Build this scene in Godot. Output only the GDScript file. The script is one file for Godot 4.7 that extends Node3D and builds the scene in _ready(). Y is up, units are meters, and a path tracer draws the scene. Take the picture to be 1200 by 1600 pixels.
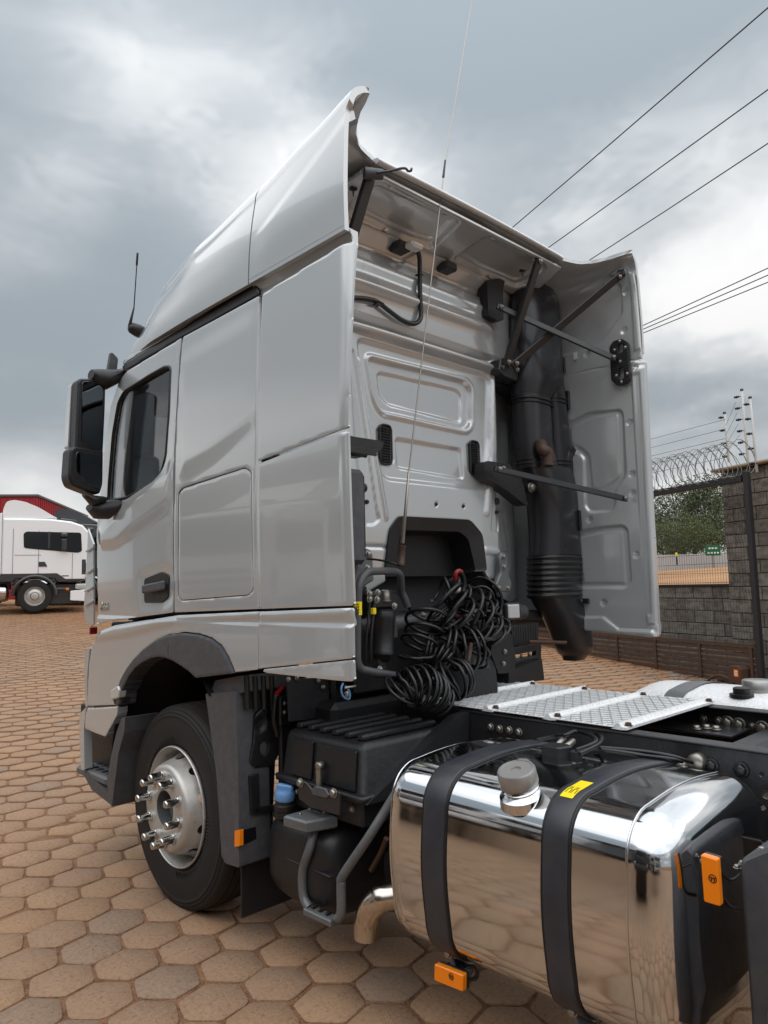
extends Node3D
# A silver tractor unit seen from behind its left side in a paved yard.
# Axes: truck faces -Z, its left flank lies at x = -1.245, z = 0 is the rear edge of its side fairings, metres.

const EYE := Vector3(-3.075, 1.6514, 2.1079)
const FOC := 1131.4
var look := Basis.from_euler(Vector3(0.1017, -0.7622, -0.0233))
var M := {}
var taken := {}
var rng := RandomNumberGenerator.new()
var truck: Node3D

# ---------------------------------------------------------------- sight lines
func sight(u: float, v: float) -> Vector3:
	return look * Vector3((u - 600.0) / FOC, -(v - 800.0) / FOC, -1.0)

func at_x(u: float, v: float, x: float) -> Vector3:
	var d := sight(u, v)
	return EYE + d * ((x - EYE.x) / d.x)

func at_y(u: float, v: float, y: float) -> Vector3:
	var d := sight(u, v)
	return EYE + d * ((y - EYE.y) / d.y)

func at_z(u: float, v: float, z: float) -> Vector3:
	var d := sight(u, v)
	return EYE + d * ((z - EYE.z) / d.z)

func at_plane(u: float, v: float, p: Vector3, n: Vector3) -> Vector3:
	var d := sight(u, v)
	return EYE + d * ((p - EYE).dot(n) / d.dot(n))

func side_uv(x: float, a: Array) -> PackedVector2Array:
	var o := PackedVector2Array()
	for i in range(0, a.size(), 2):
		var p := at_x(a[i], a[i + 1], x)
		o.append(Vector2(p.z, p.y))
	return o

func rear_uv(z: float, a: Array) -> PackedVector2Array:
	var o := PackedVector2Array()
	for i in range(0, a.size(), 2):
		var p := at_z(a[i], a[i + 1], z)
		o.append(Vector2(p.x, p.y))
	return o

func v2(a: Array) -> PackedVector2Array:
	var o := PackedVector2Array()
	for i in range(0, a.size(), 2):
		o.append(Vector2(a[i], a[i + 1]))
	return o

func v3(a: Array) -> PackedVector3Array:
	var o := PackedVector3Array()
	for i in range(0, a.size(), 3):
		o.append(Vector3(a[i], a[i + 1], a[i + 2]))
	return o

# ---------------------------------------------------------------- objects
func numbered(called: String) -> String:
	if not taken.has(called):
		taken[called] = 0
		return called
	taken[called] += 1
	return "%s_%03d" % [called, taken[called]]

func tag(o: Node, label: String, category: String, group := "", kind := "") -> Node:
	if label: o.set_meta("label", label)
	if category: o.set_meta("category", category)
	if group: o.set_meta("group", group)
	if kind: o.set_meta("kind", kind)
	return o

func thing(called: String, label: String, category: String, at := Vector3.ZERO, turn := 0.0, group := "") -> Node3D:
	var o := Node3D.new()
	o.name = numbered(called)
	add_child(o)
	o.position = at
	o.rotation.y = turn
	tag(o, label, category, group)
	return o

func part(called: String, parent: Node, mesh: Mesh, m: Material, xf := Transform3D.IDENTITY, label := "") -> MeshInstance3D:
	var o := MeshInstance3D.new()
	o.mesh = mesh
	o.material_override = m
	o.transform = xf
	var n := called
	if parent != self:
		var i := 0
		while parent.has_node(NodePath(n)):
			i += 1
			n = "%s_%03d" % [called, i]
	else:
		n = numbered(called)
	o.name = n
	parent.add_child(o, true)
	if label: o.set_meta("label", label)
	return o

# a cheaper namer for long runs of alike pieces
func run_part(called: String, k: int, parent: Node, mesh: Mesh, m: Material, xf := Transform3D.IDENTITY) -> MeshInstance3D:
	var o := MeshInstance3D.new()
	o.mesh = mesh
	o.material_override = m
	o.transform = xf
	o.name = called if k == 0 else "%s_%03d" % [called, k]
	parent.add_child(o, true)
	return o

# ---------------------------------------------------------------- meshes
func begin() -> SurfaceTool:
	var st := SurfaceTool.new()
	st.begin(Mesh.PRIMITIVE_TRIANGLES)
	return st

func done(st: SurfaceTool) -> ArrayMesh:
	st.index()
	st.generate_normals()
	return st.commit()

func tri(st: SurfaceTool, a: Vector3, b: Vector3, c: Vector3, g := -1) -> void:
	st.set_smooth_group(g)
	st.add_vertex(a)
	st.add_vertex(b)
	st.add_vertex(c)

func quad(st: SurfaceTool, a: Vector3, b: Vector3, c: Vector3, d: Vector3, g := -1) -> void:
	st.set_smooth_group(g)
	st.add_vertex(a); st.add_vertex(b); st.add_vertex(c)
	st.add_vertex(a); st.add_vertex(c); st.add_vertex(d)

# chamfered box in a frame
func obox(st: SurfaceTool, xf: Transform3D, size: Vector3, bev := 0.004) -> void:
	var h := size * 0.5
	var b: float = min(bev, min(h.x, min(h.y, h.z)) * 0.9)
	var ax := [Vector3.RIGHT, Vector3.UP, Vector3.BACK]
	for k in 3:
		var i := (k + 1) % 3
		var j := (k + 2) % 3
		for s in [-1.0, 1.0]:
			var c: Vector3 = ax[k] * h[k] * s
			var u: Vector3 = ax[i] * (h[i] - b)
			var w: Vector3 = ax[j] * (h[j] - b)
			var q := [c - u - w, c + u - w, c + u + w, c - u + w]
			if s > 0: q.reverse()
			quad(st, xf * q[0], xf * q[1], xf * q[2], xf * q[3])
		for s in [-1.0, 1.0]:
			for t in [-1.0, 1.0]:
				var e0: Vector3 = ax[i] * h[i] * s + ax[j] * (h[j] - b) * t
				var e1: Vector3 = ax[i] * (h[i] - b) * s + ax[j] * h[j] * t
				var l: Vector3 = ax[k] * (h[k] - b)
				var q := [e0 - l, e0 + l, e1 + l, e1 - l]
				if s * t > 0: q.reverse()
				quad(st, xf * q[0], xf * q[1], xf * q[2], xf * q[3])
	for sx in [-1.0, 1.0]:
		for sy in [-1.0, 1.0]:
			for sz in [-1.0, 1.0]:
				var p := Vector3(h.x * sx, (h.y - b) * sy, (h.z - b) * sz)
				var q := Vector3((h.x - b) * sx, h.y * sy, (h.z - b) * sz)
				var r := Vector3((h.x - b) * sx, (h.y - b) * sy, h.z * sz)
				if sx * sy * sz > 0: tri(st, xf * p, xf * r, xf * q)
				else: tri(st, xf * p, xf * q, xf * r)

func box(st: SurfaceTool, c: Vector3, size: Vector3, bev := 0.004) -> void:
	obox(st, Transform3D(Basis.IDENTITY, c), size, bev)

func box_mesh(c: Vector3, size: Vector3, bev := 0.004) -> ArrayMesh:
	var st := begin()
	box(st, c, size, bev)
	return done(st)

# frame whose Y runs from a to b
func along(a: Vector3, b: Vector3, side := Vector3.UP) -> Transform3D:
	var y := (b - a).normalized()
	var s := side
	if abs(y.dot(s)) > 0.98: s = Vector3.RIGHT if abs(y.x) < 0.9 else Vector3.BACK
	var x := y.cross(s).normalized()
	return Transform3D(Basis(x, y, x.cross(y)), a)

# flat bar from a to b; wide across x of its frame
func bar(st: SurfaceTool, a: Vector3, b: Vector3, w: float, t: float, side := Vector3.UP, bev := 0.002) -> void:
	var f := along(a, b, side)
	f.origin = (a + b) * 0.5
	obox(st, f, Vector3(w, a.distance_to(b), t), bev)

# lathe about Y of a frame; profile of (radius, height)
func lathe(st: SurfaceTool, xf: Transform3D, pr: PackedVector2Array, n := 24, g := 1, crease := 0.7) -> void:
	var gg := g
	for i in pr.size() - 1:
		if i > 0:
			var d0 := (pr[i] - pr[i - 1]).normalized()
			var d1 := (pr[i + 1] - pr[i]).normalized()
			if d0.dot(d1) < crease: gg += 1
		for k in n:
			var a0 := TAU * k / n
			var a1 := TAU * (k + 1) / n
			var p00 := xf * Vector3(cos(a0) * pr[i].x, pr[i].y, sin(a0) * pr[i].x)
			var p01 := xf * Vector3(cos(a1) * pr[i].x, pr[i].y, sin(a1) * pr[i].x)
			var p10 := xf * Vector3(cos(a0) * pr[i + 1].x, pr[i + 1].y, sin(a0) * pr[i + 1].x)
			var p11 := xf * Vector3(cos(a1) * pr[i + 1].x, pr[i + 1].y, sin(a1) * pr[i + 1].x)
			if pr[i].x < 1e-6: tri(st, p00, p11, p10, gg)
			elif pr[i + 1].x < 1e-6: tri(st, p00, p01, p10, gg)
			else: quad(st, p00, p01, p11, p10, gg)

func lathe_mesh(pr: Array, n := 24, crease := 0.7) -> ArrayMesh:
	var st := begin()
	lathe(st, Transform3D.IDENTITY, v2(pr), n, 1, crease)
	return done(st)

func rod(st: SurfaceTool, a: Vector3, b: Vector3, r0: float, r1 := -1.0, n := 12, g := 1) -> void:
	var rr := r0 if r1 < 0 else r1
	var l := a.distance_to(b)
	var c: float = min(0.15 * r0, 0.1 * l)
	lathe(st, along(a, b), PackedVector2Array([Vector2(0, 0), Vector2(r0 - c, 0), Vector2(r0, c), Vector2(rr, l - c), Vector2(rr - c, l), Vector2(0, l)]), n, g)

func rod_mesh(a: Vector3, b: Vector3, r0: float, r1 := -1.0, n := 12) -> ArrayMesh:
	var st := begin()
	rod(st, a, b, r0, r1, n)
	return done(st)

# Catmull-Rom through points
func curve(p: PackedVector3Array, sub := 6) -> PackedVector3Array:
	var o := PackedVector3Array()
	for i in p.size() - 1:
		var a := p[max(i - 1, 0)]
		var d := p[min(i + 2, p.size() - 1)]
		for k in sub:
			o.append(p[i].cubic_interpolate(p[i + 1], a, d, float(k) / sub))
	o.append(p[p.size() - 1])
	return o

# straight runs with filleted corners
func fillet(p: PackedVector3Array, r: float, n := 5) -> PackedVector3Array:
	var o := PackedVector3Array([p[0]])
	for i in range(1, p.size() - 1):
		var a := p[i - 1] - p[i]
		var b := p[i + 1] - p[i]
		var rr: float = min(r, min(a.length(), b.length()) * 0.48)
		var p0 := p[i] + a.normalized() * rr
		var p1 := p[i] + b.normalized() * rr
		for k in n + 1:
			var t := float(k) / n
			o.append(p0.lerp(p[i], t).lerp(p[i].lerp(p1, t), t))
	o.append(p[p.size() - 1])
	return o

func tube(st: SurfaceTool, p: PackedVector3Array, r: float, n := 8, caps := true, r_end := -1.0, squash := 1.0) -> void:
	var x := Vector3.ZERO
	var prev := PackedVector3Array()
	for i in p.size():
		var t := (p[min(i + 1, p.size() - 1)] - p[max(i - 1, 0)]).normalized()
		if i == 0:
			x = t.cross(Vector3.UP if abs(t.y) < 0.95 else Vector3.RIGHT).normalized()
		else:
			x = (x - t * x.dot(t)).normalized()
		var y := t.cross(x)
		var rr := r if r_end < 0 else lerpf(r, r_end, float(i) / (p.size() - 1))
		var ring := PackedVector3Array()
		for k in n:
			var a := TAU * k / n
			ring.append(p[i] + (x * cos(a) + y * sin(a) * squash) * rr)
		if i > 0:
			for k in n:
				var k1 := (k + 1) % n
				quad(st, prev[k], prev[k1], ring[k1], ring[k], 1)
		if caps and (i == 0 or i == p.size() - 1):
			for k in range(1, n - 1):
				if i == 0: tri(st, ring[0], ring[k + 1], ring[k])
				else: tri(st, ring[0], ring[k], ring[k + 1])
		prev = ring

func tube_mesh(p: PackedVector3Array, r: float, n := 8, r_end := -1.0, squash := 1.0) -> ArrayMesh:
	var st := begin()
	tube(st, p, r, n, true, r_end, squash)
	return done(st)

# polygon with rounded corners
func rpoly(p: PackedVector2Array, r: float, n := 4) -> PackedVector2Array:
	var o := PackedVector2Array()
	for i in p.size():
		var a := p[(i + p.size() - 1) % p.size()] - p[i]
		var b := p[(i + 1) % p.size()] - p[i]
		var rr: float = min(r, min(a.length(), b.length()) * 0.48)
		var p0 := p[i] + a.normalized() * rr
		var p1 := p[i] + b.normalized() * rr
		for k in n + 1:
			var t := float(k) / n
			o.append(p0.lerp(p[i], t).lerp(p[i].lerp(p1, t), t))
	return o

func ccw(p: PackedVector2Array) -> PackedVector2Array:
	var s := 0.0
	for i in p.size():
		s += p[i].cross(p[(i + 1) % p.size()])
	if s < 0:
		var q := p.duplicate()
		q.reverse()
		return q
	return p

# solid of a polygon in the frame's x-y plane, from z = 0 to z = depth, both rims chamfered
func slab(st: SurfaceTool, xf: Transform3D, poly: PackedVector2Array, depth: float, bev := 0.003) -> void:
	var p := ccw(poly)
	var n := p.size()
	var q := PackedVector2Array()
	for i in n:
		var a := (p[i] - p[(i + n - 1) % n]).normalized()
		var b := (p[(i + 1) % n] - p[i]).normalized()
		var na := Vector2(-a.y, a.x)
		var nb := Vector2(-b.y, b.x)
		var m := (na + nb)
		m = m / max(0.35, m.length_squared() * 0.5)
		q.append(p[i] + m * bev)
	var ix := Geometry2D.triangulate_polygon(q)
	if ix.is_empty():
		q = p.duplicate()
		ix = Geometry2D.triangulate_polygon(q)
	for i in range(0, ix.size(), 3):
		var a := q[ix[i]]; var b := q[ix[i + 1]]; var c := q[ix[i + 2]]
		if (b - a).cross(c - a) < 0:
			var s := b; b = c; c = s
		tri(st, xf * Vector3(a.x, a.y, depth), xf * Vector3(c.x, c.y, depth), xf * Vector3(b.x, b.y, depth))
		tri(st, xf * Vector3(a.x, a.y, 0), xf * Vector3(b.x, b.y, 0), xf * Vector3(c.x, c.y, 0))
	for i in n:
		var j := (i + 1) % n
		var lv := [[q[i], q[j], depth, p[i], p[j], depth - bev], [p[i], p[j], depth - bev, p[i], p[j], bev], [p[i], p[j], bev, q[i], q[j], 0.0]]
		for l in lv:
			quad(st, xf * Vector3(l[0].x, l[0].y, l[2]), xf * Vector3(l[1].x, l[1].y, l[2]), xf * Vector3(l[4].x, l[4].y, l[5]), xf * Vector3(l[3].x, l[3].y, l[5]))

func slab_mesh(xf: Transform3D, poly: PackedVector2Array, depth: float, bev := 0.003) -> ArrayMesh:
	var st := begin()
	slab(st, xf, poly, depth, bev)
	return done(st)

# frames for slabs: side view (z, y) growing to +x; rear view (x, y) growing to +z; plan (x, z) growing up
func side_frame(x: float) -> Transform3D:
	return Transform3D(Basis(Vector3.BACK, Vector3.UP, Vector3.RIGHT), Vector3(x, 0, 0))

func rear_frame(z: float) -> Transform3D:
	return Transform3D(Basis.IDENTITY, Vector3(0, 0, z))

func plan_frame(y: float) -> Transform3D:
	return Transform3D(Basis(Vector3.RIGHT, Vector3.BACK, Vector3.UP), Vector3(0, y, 0))

# rings of equal size joined
func loft(st: SurfaceTool, rings: Array, closed := true, caps := true, g := 1) -> void:
	var n: int = rings[0].size()
	for i in rings.size() - 1:
		var a: PackedVector3Array = rings[i]
		var b: PackedVector3Array = rings[i + 1]
		for k in (n if closed else n - 1):
			var k1 := (k + 1) % n
			quad(st, a[k], a[k1], b[k1], b[k], g)
	if caps:
		for e in [0, rings.size() - 1]:
			var r: PackedVector3Array = rings[e]
			var c := Vector3.ZERO
			for p in r: c += p
			c /= n
			for k in n:
				if e == 0: tri(st, c, r[(k + 1) % n], r[k], g + 1)
				else: tri(st, c, r[k], r[(k + 1) % n], g + 1)

# distance to a polygon, negative inside
func sdp(p: Vector2, v: PackedVector2Array) -> float:
	var n := v.size()
	var d := (p - v[0]).length_squared()
	var s := 1.0
	var j := n - 1
	for i in n:
		var e := v[j] - v[i]
		var w := p - v[i]
		var b := w - e * clampf(w.dot(e) / e.length_squared(), 0.0, 1.0)
		d = minf(d, b.length_squared())
		var c0 := p.y >= v[i].y
		var c1 := p.y < v[j].y
		var c2 := e.x * w.y > e.y * w.x
		if (c0 and c1 and c2) or (not c0 and not c1 and not c2): s = -s
		j = i
	return s * sqrt(d)

func feat(poly: PackedVector2Array, d: float, w := 0.015) -> Dictionary:
	var bb := Rect2(poly[0], Vector2.ZERO)
	for p in poly: bb = bb.expand(p)
	return {"p": poly, "d": d, "w": w, "b": bb.grow(w)}

func groove(a: Vector2, b: Vector2, d: float, half: float, w := 0.008) -> Dictionary:
	var n := (b - a).orthogonal().normalized() * half
	return feat(PackedVector2Array([a + n, b + n, b - n, a - n]), d, w)

func dimple(c: Vector2, r: float, d: float, w := 0.008) -> Dictionary:
	var o := PackedVector2Array()
	for k in 12: o.append(c + Vector2.from_angle(TAU * k / 12) * r)
	return feat(o, d, w)

func raised(p: Vector2, fs: Array) -> float:
	var h := 0.0
	for f in fs:
		if f.b.has_point(p):
			var s := sdp(p, f.p)
			h += f.d * (1.0 - smoothstep(-f.w * 0.5, f.w * 0.5, s))
	return h

# pressed sheet: a grid over (u, v), kept inside outline and outside holes, lifted by features along its normal.
# place(u, v, h) gives the point; thick > 0 adds a back skin and rims
func sheet(place: Callable, outline: PackedVector2Array, holes: Array, fs: Array, step: float, thick := 0.012, roll := 0.006) -> ArrayMesh:
	var lo := outline[0]
	var hi := outline[0]
	for p in outline:
		lo = lo.min(p)
		hi = hi.max(p)
	var nu: int = int(ceil((hi.x - lo.x) / step)) + 1
	var nv: int = int(ceil((hi.y - lo.y) / step)) + 1
	var hb := []
	for h in holes: hb.append(feat(h, 0, 0.1))
	var sd := PackedFloat32Array()
	var fr := PackedVector3Array()
	var bk := PackedVector3Array()
	for j in nv + 1:
		for i in nu + 1:
			var p := Vector2(lo.x + (i - 0.5) * step, lo.y + (j - 0.5) * step)
			var s := sdp(p, outline)
			for h in hb:
				if h.b.has_point(p): s = maxf(s, -sdp(p, h.p))
			sd.append(s)
			if s > step * 1.6:
				fr.append(Vector3.ZERO)
				bk.append(Vector3.ZERO)
				continue
			var hh := raised(p, fs)
			if roll > 0.0 and s > -roll:
				var q: float = min((s + roll) / roll, 1.0)
				hh -= roll * (1.0 - sqrt(max(0.0, 1.0 - q * q)))
			fr.append(place.call(p.x, p.y, hh))
			bk.append(place.call(p.x, p.y, hh - thick))
	var st := begin()
	var w := nu + 1
	for j in nv:
		for i in nu:
			var a := j * w + i
			var ids := [a, a + 1, a + 1 + w, a + w]
			for t in [[ids[0], ids[1], ids[2]], [ids[0], ids[2], ids[3]]]:
				var inn := 0
				for k in 3:
					if sd[t[k]] < 0: inn += 1
				if inn == 0: continue
				if inn == 3:
					tri(st, fr[t[0]], fr[t[1]], fr[t[2]], 1)
					if thick > 0: tri(st, bk[t[0]], bk[t[2]], bk[t[1]], 2)
					continue
				var pf := PackedVector3Array()
				var pb := PackedVector3Array()
				var cut := PackedInt32Array()
				for k in 3:
					var i0: int = t[k]
					var i1: int = t[(k + 1) % 3]
					if sd[i0] < 0:
						pf.append(fr[i0])
						pb.append(bk[i0])
					if (sd[i0] < 0) != (sd[i1] < 0):
						var f: float = sd[i0] / (sd[i0] - sd[i1])
						cut.append(pf.size())
						pf.append(fr[i0].lerp(fr[i1], f))
						pb.append(bk[i0].lerp(bk[i1], f))
				for k in range(1, pf.size() - 1):
					tri(st, pf[0], pf[k], pf[k + 1], 1)
					if thick > 0: tri(st, pb[0], pb[k + 1], pb[k], 2)
				if thick > 0 and cut.size() == 2:
					quad(st, pf[cut[0]], pb[cut[0]], pb[cut[1]], pf[cut[1]], 3)
	return done(st)

# ---------------------------------------------------------------- materials
func noise_image(kind_seed: int, freq: float, oct: int, size := 512, kind := FastNoiseLite.TYPE_SIMPLEX_SMOOTH) -> Image:
	var f := FastNoiseLite.new()
	f.seed = kind_seed
	f.noise_type = kind
	f.frequency = freq
	f.fractal_octaves = oct
	f.fractal_gain = 0.55
	return f.get_seamless_image(size, size)

# grey noise to colours: stops of [position, Color (sRGB)]
func ramp(im: Image, stops: Array) -> ImageTexture:
	var g := Gradient.new()
	var off := PackedFloat32Array()
	var col := PackedColorArray()
	for s in stops:
		off.append(s[0])
		col.append(s[1])
	g.offsets = off
	g.colors = col
	var lut := []
	for i in 256:
		var c := g.sample(i / 255.0)
		lut.append([int(c.r * 255), int(c.g * 255), int(c.b * 255)])
	var src := im.get_data()
	var dst := PackedByteArray()
	dst.resize(src.size() * 3)
	for i in src.size():
		var l: Array = lut[src[i]]
		dst[i * 3] = l[0]; dst[i * 3 + 1] = l[1]; dst[i * 3 + 2] = l[2]
	var o := Image.create_from_data(im.get_width(), im.get_height(), false, Image.FORMAT_RGB8, dst)
	return ImageTexture.create_from_image(o)

func grey_ramp(im: Image, lo: float, hi: float) -> ImageTexture:
	return ramp(im, [[0.0, Color(lo, lo, lo)], [1.0, Color(hi, hi, hi)]])

func bumps(im: Image, strength: float) -> ImageTexture:
	var o: Image = im.duplicate()
	o.convert(Image.FORMAT_RGBA8)
	o.bump_map_to_normal_map(strength)
	return ImageTexture.create_from_image(o)

func mat(called: String, c: Color, rough := 0.5, metal := 0.0) -> StandardMaterial3D:
	var m := StandardMaterial3D.new()
	m.resource_name = called
	m.albedo_color = c
	m.roughness = rough
	m.metallic = metal
	M[called] = m
	return m

func wear(m: StandardMaterial3D, tex: Texture2D, scale: float, rough: Texture2D = null, normal: Texture2D = null, amount := 0.5, world := true) -> void:
	m.uv1_triplanar = true
	m.uv1_world_triplanar = world
	m.uv1_scale = Vector3(scale, scale, scale)
	if tex: m.albedo_texture = tex
	if rough:
		m.roughness_texture = rough
		m.roughness_texture_channel = BaseMaterial3D.TEXTURE_CHANNEL_GRAYSCALE
	if normal:
		m.normal_enabled = true
		m.normal_texture = normal
		m.normal_scale = amount

func make_materials() -> void:
	var cloudy := noise_image(3, 0.006, 5)
	var fine := noise_image(8, 0.05, 4)
	var grit := noise_image(11, 0.14, 3)
	var dusty := ramp(cloudy, [[0.0, Color(0.86, 0.85, 0.84)], [0.45, Color(1, 1, 1)], [1.0, Color(1, 0.98, 0.95)]])
	var dust_black := ramp(cloudy, [[0.0, Color(0.75, 0.75, 0.78)], [0.5, Color(0.9, 0.9, 0.92)], [0.72, Color(1, 0.98, 0.94)], [1.0, Color(1.0, 0.93, 0.84)]])
	var mottle := noise_image(14, 0.012, 7, 1024)
	var grime := func(base: float, blue: float) -> ImageTexture:
		return ramp(mottle, [[0.0, Color(base * 0.9, base * 0.91, base * (0.93 + blue))], [0.5, Color(base, base * 1.01, base * (1.04 + blue))], [0.75, Color(base * 1.08, base * 1.07, base * (1.07 + blue * 0.5))], [1.0, Color(base * 1.22, base * 1.17, base * 1.1)]])
	var rough_fine := grey_ramp(fine, 0.75, 1.0)
	var rough_cloud := grey_ramp(cloudy, 0.6, 1.0)
	var n_fine := bumps(fine, 3.0)
	var n_grit := bumps(grit, 6.0)
	var m := mat("paint", Color(0.74, 0.75, 0.752), 0.18, 0.35)
	m.clearcoat_enabled = true
	m.clearcoat = 1.0
	m.clearcoat_roughness = 0.02
	m = mat("black_plastic", Color(1, 1, 1), 0.5)
	wear(m, grime.call(0.105, 0.06), 0.9, rough_fine, n_fine, 0.15)
	m = mat("black_gloss", Color(0.08, 0.085, 0.1), 0.28)
	m = mat("strip_black", Color(0.075, 0.08, 0.10), 0.35)
	m = mat("grey_plastic", Color(1, 1, 1), 0.55)
	wear(m, grime.call(0.285, 0.03), 1.1, rough_fine, n_fine, 0.12)
	m = mat("frame_paint", Color(1, 1, 1), 0.45)
	wear(m, grime.call(0.145, 0.06), 1.3, rough_cloud, n_fine, 0.1)
	m = mat("duct_plastic", Color(1, 1, 1), 0.4)
	wear(m, grime.call(0.135, 0.12), 0.7, rough_fine)
	m.roughness = 0.34
	m = mat("rubber", Color(0.105, 0.10, 0.10), 0.7)
	wear(m, ramp(cloudy, [[0.0, Color(0.8, 0.8, 0.8)], [0.5, Color(0.9, 0.88, 0.86)], [1.0, Color(1.0, 0.92, 0.82)]]), 2.2, null, n_grit, 0.12)
	m = mat("tread", Color(0.21, 0.185, 0.165), 0.85)
	wear(m, ramp(cloudy, [[0.0, Color(0.7, 0.7, 0.7)], [1.0, Color(1.0, 0.93, 0.84)]]), 3.0, null, n_grit, 0.2)
	m = mat("hose", Color(0.075, 0.075, 0.08), 0.32)
	m = mat("tank_metal", Color(0.82, 0.825, 0.83), 0.13, 1.0)
	wear(m, null, 0.8, grey_ramp(mottle, 0.3, 1.0))
	m = mat("rim_silver", Color(0.74, 0.735, 0.72), 0.42, 0.45)
	wear(m, dusty, 2.4, rough_cloud)
	m = mat("chrome", Color(0.80, 0.80, 0.79), 0.14, 1.0)
	m = mat("zinc", Color(0.62, 0.61, 0.58), 0.38, 0.9)
	wear(m, dusty, 6.0)
	m = mat("exhaust_steel", Color(0.84, 0.83, 0.81), 0.25, 1.0)
	wear(m, ramp(fine, [[0.0, Color(0.86, 0.80, 0.74)], [0.5, Color(0.95, 0.92, 0.88)], [1.0, Color(1, 1, 1)]]), 1.0, rough_cloud)
	m = mat("step_alu", Color(0.92, 0.925, 0.93), 0.4, 0.0)
	wear(m, ramp(fine, [[0.0, Color(0.8, 0.79, 0.76)], [0.5, Color(0.96, 0.96, 0.96)], [1.0, Color(1, 1, 1)]]), 2.0, rough_fine)
	m = mat("rib_alu", Color(0.64, 0.645, 0.65), 0.45, 0.0)
	m = mat("grey_steel", Color(0.42, 0.43, 0.44), 0.5, 0.4)
	wear(m, dusty, 4.0)
	m = mat("strap_dark", Color(0.20, 0.21, 0.235), 0.45)
	wear(m, dust_black, 1.4, rough_fine, n_fine, 0.08)
	m = mat("amber", Color(0.93, 0.50, 0.03), 0.2)
	m = mat("amber_print", Color(0.16, 0.08, 0.03), 0.4)
	m = mat("red_plastic", Color(0.52, 0.06, 0.07), 0.4)
	m = mat("sticker_yellow", Color(0.93, 0.83, 0.08), 0.45)
	m = mat("sticker_ink", Color(0.30, 0.25, 0.03), 0.5)
	m = mat("cap_blue", Color(0.38, 0.55, 0.74), 0.42)
	m = mat("cap_grey", Color(0.62, 0.61, 0.60), 0.33, 0.6)
	m = mat("white_plastic", Color(0.82, 0.82, 0.80), 0.35)
	m = mat("lamp_lens", Color(0.78, 0.79, 0.78), 0.12, 0.3)
	m = mat("cork_brown", Color(0.27, 0.19, 0.15), 0.6)
	m = mat("rust_brown", Color(0.36, 0.25, 0.19), 0.75)
	wear(m, ramp(fine, [[0.0, Color(0.6, 0.55, 0.5)], [1.0, Color(1, 1, 1)]]), 5.0)
	m = mat("whip_steel", Color(0.60, 0.58, 0.55), 0.3, 0.8)
	m = mat("mirror_glass", Color(0.36, 0.38, 0.40), 0.02, 1.0)
	m = mat("window_glass", Color(0.10, 0.12, 0.125), 0.02)
	m.transparency = BaseMaterial3D.TRANSPARENCY_ALPHA
	m.albedo_color.a = 0.42
	m = mat("dark_glass", Color(0.03, 0.035, 0.04), 0.05)
	m = mat("cab_inside", Color(0.16, 0.16, 0.17), 0.8)
	# yard
	m = mat("joint_sand", Color(0.55, 0.405, 0.29), 0.95)
	wear(m, ramp(noise_image(21, 0.02, 5), [[0.0, Color(0.66, 0.6, 0.56)], [0.5, Color(0.9, 0.88, 0.86)], [1.0, Color(1, 1, 1)]]), 0.8, null, n_grit, 0.7)
	m = mat("paver_clay", Color(1, 1, 1), 0.9)
	m.vertex_color_use_as_albedo = true
	wear(m, ramp(noise_image(31, 0.028, 6, 1024), [[0.0, Color(0.5, 0.43, 0.38)], [0.2, Color(0.74, 0.69, 0.65)], [0.28, Color(0.9, 0.885, 0.87)], [0.6, Color(0.96, 0.95, 0.935)], [0.8, Color(1, 1, 1)], [1.0, Color(1, 0.98, 0.95)]]), 1.3, null, n_grit, 0.5)
	m = mat("block_concrete", Color(0.55, 0.54, 0.525), 0.92)
	wear(m, ramp(noise_image(41, 0.02, 5), [[0.0, Color(0.55, 0.5, 0.46)], [0.5, Color(0.85, 0.83, 0.8)], [1.0, Color(1, 1, 1)]]), 0.55, null, n_grit, 0.5)
	m = mat("block_concrete_dark", Color(0.48, 0.465, 0.45), 0.92)
	wear(m, M.block_concrete.albedo_texture, 0.8, null, n_grit, 0.5)
	m = mat("mortar", Color(0.30, 0.27, 0.24), 0.95)
	m = mat("cap_stone", Color(0.62, 0.56, 0.48), 0.85)
	m = mat("slat_rust", Color(0.33, 0.245, 0.185), 0.75)
	wear(m, ramp(fine, [[0.0, Color(0.7, 0.66, 0.62)], [1.0, Color(1, 1, 1)]]), 1.2)
	m = mat("gate_black", Color(0.125, 0.125, 0.13), 0.55)
	m = mat("wire_green", Color(0.17, 0.18, 0.17), 0.6, 0.3)
	m = mat("razor_steel", Color(0.52, 0.53, 0.52), 0.5, 0.4)
	m = mat("post_white", Color(0.80, 0.80, 0.78), 0.55)
	m = mat("insulator_black", Color(0.06, 0.06, 0.065), 0.5)
	m = mat("field_dirt", Color(0.69, 0.52, 0.36), 0.95)
	wear(m, ramp(noise_image(51, 0.012, 4), [[0.0, Color(0.75, 0.72, 0.66)], [1.0, Color(1, 1, 1)]]), 0.05)
	m = mat("far_wall", Color(0.66, 0.66, 0.66), 0.9)
	m = mat("sign_green", Color(0.03, 0.36, 0.22), 0.5)
	m = mat("sign_white", Color(0.85, 0.88, 0.86), 0.5)
	m = mat("bark", Color(0.27, 0.22, 0.18), 0.9)
	m = mat("leaf", Color(1, 1, 1), 0.75)
	m.vertex_color_use_as_albedo = true
	m.backlight_enabled = true
	m.backlight = Color(0.12, 0.16, 0.05)
	m = mat("red_cladding", Color(0.60, 0.10, 0.14), 0.5)
	m = mat("cladding_trim", Color(0.36, 0.33, 0.33), 0.6)
	m = mat("line_wire", Color(0.20, 0.20, 0.21), 0.6)
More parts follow.
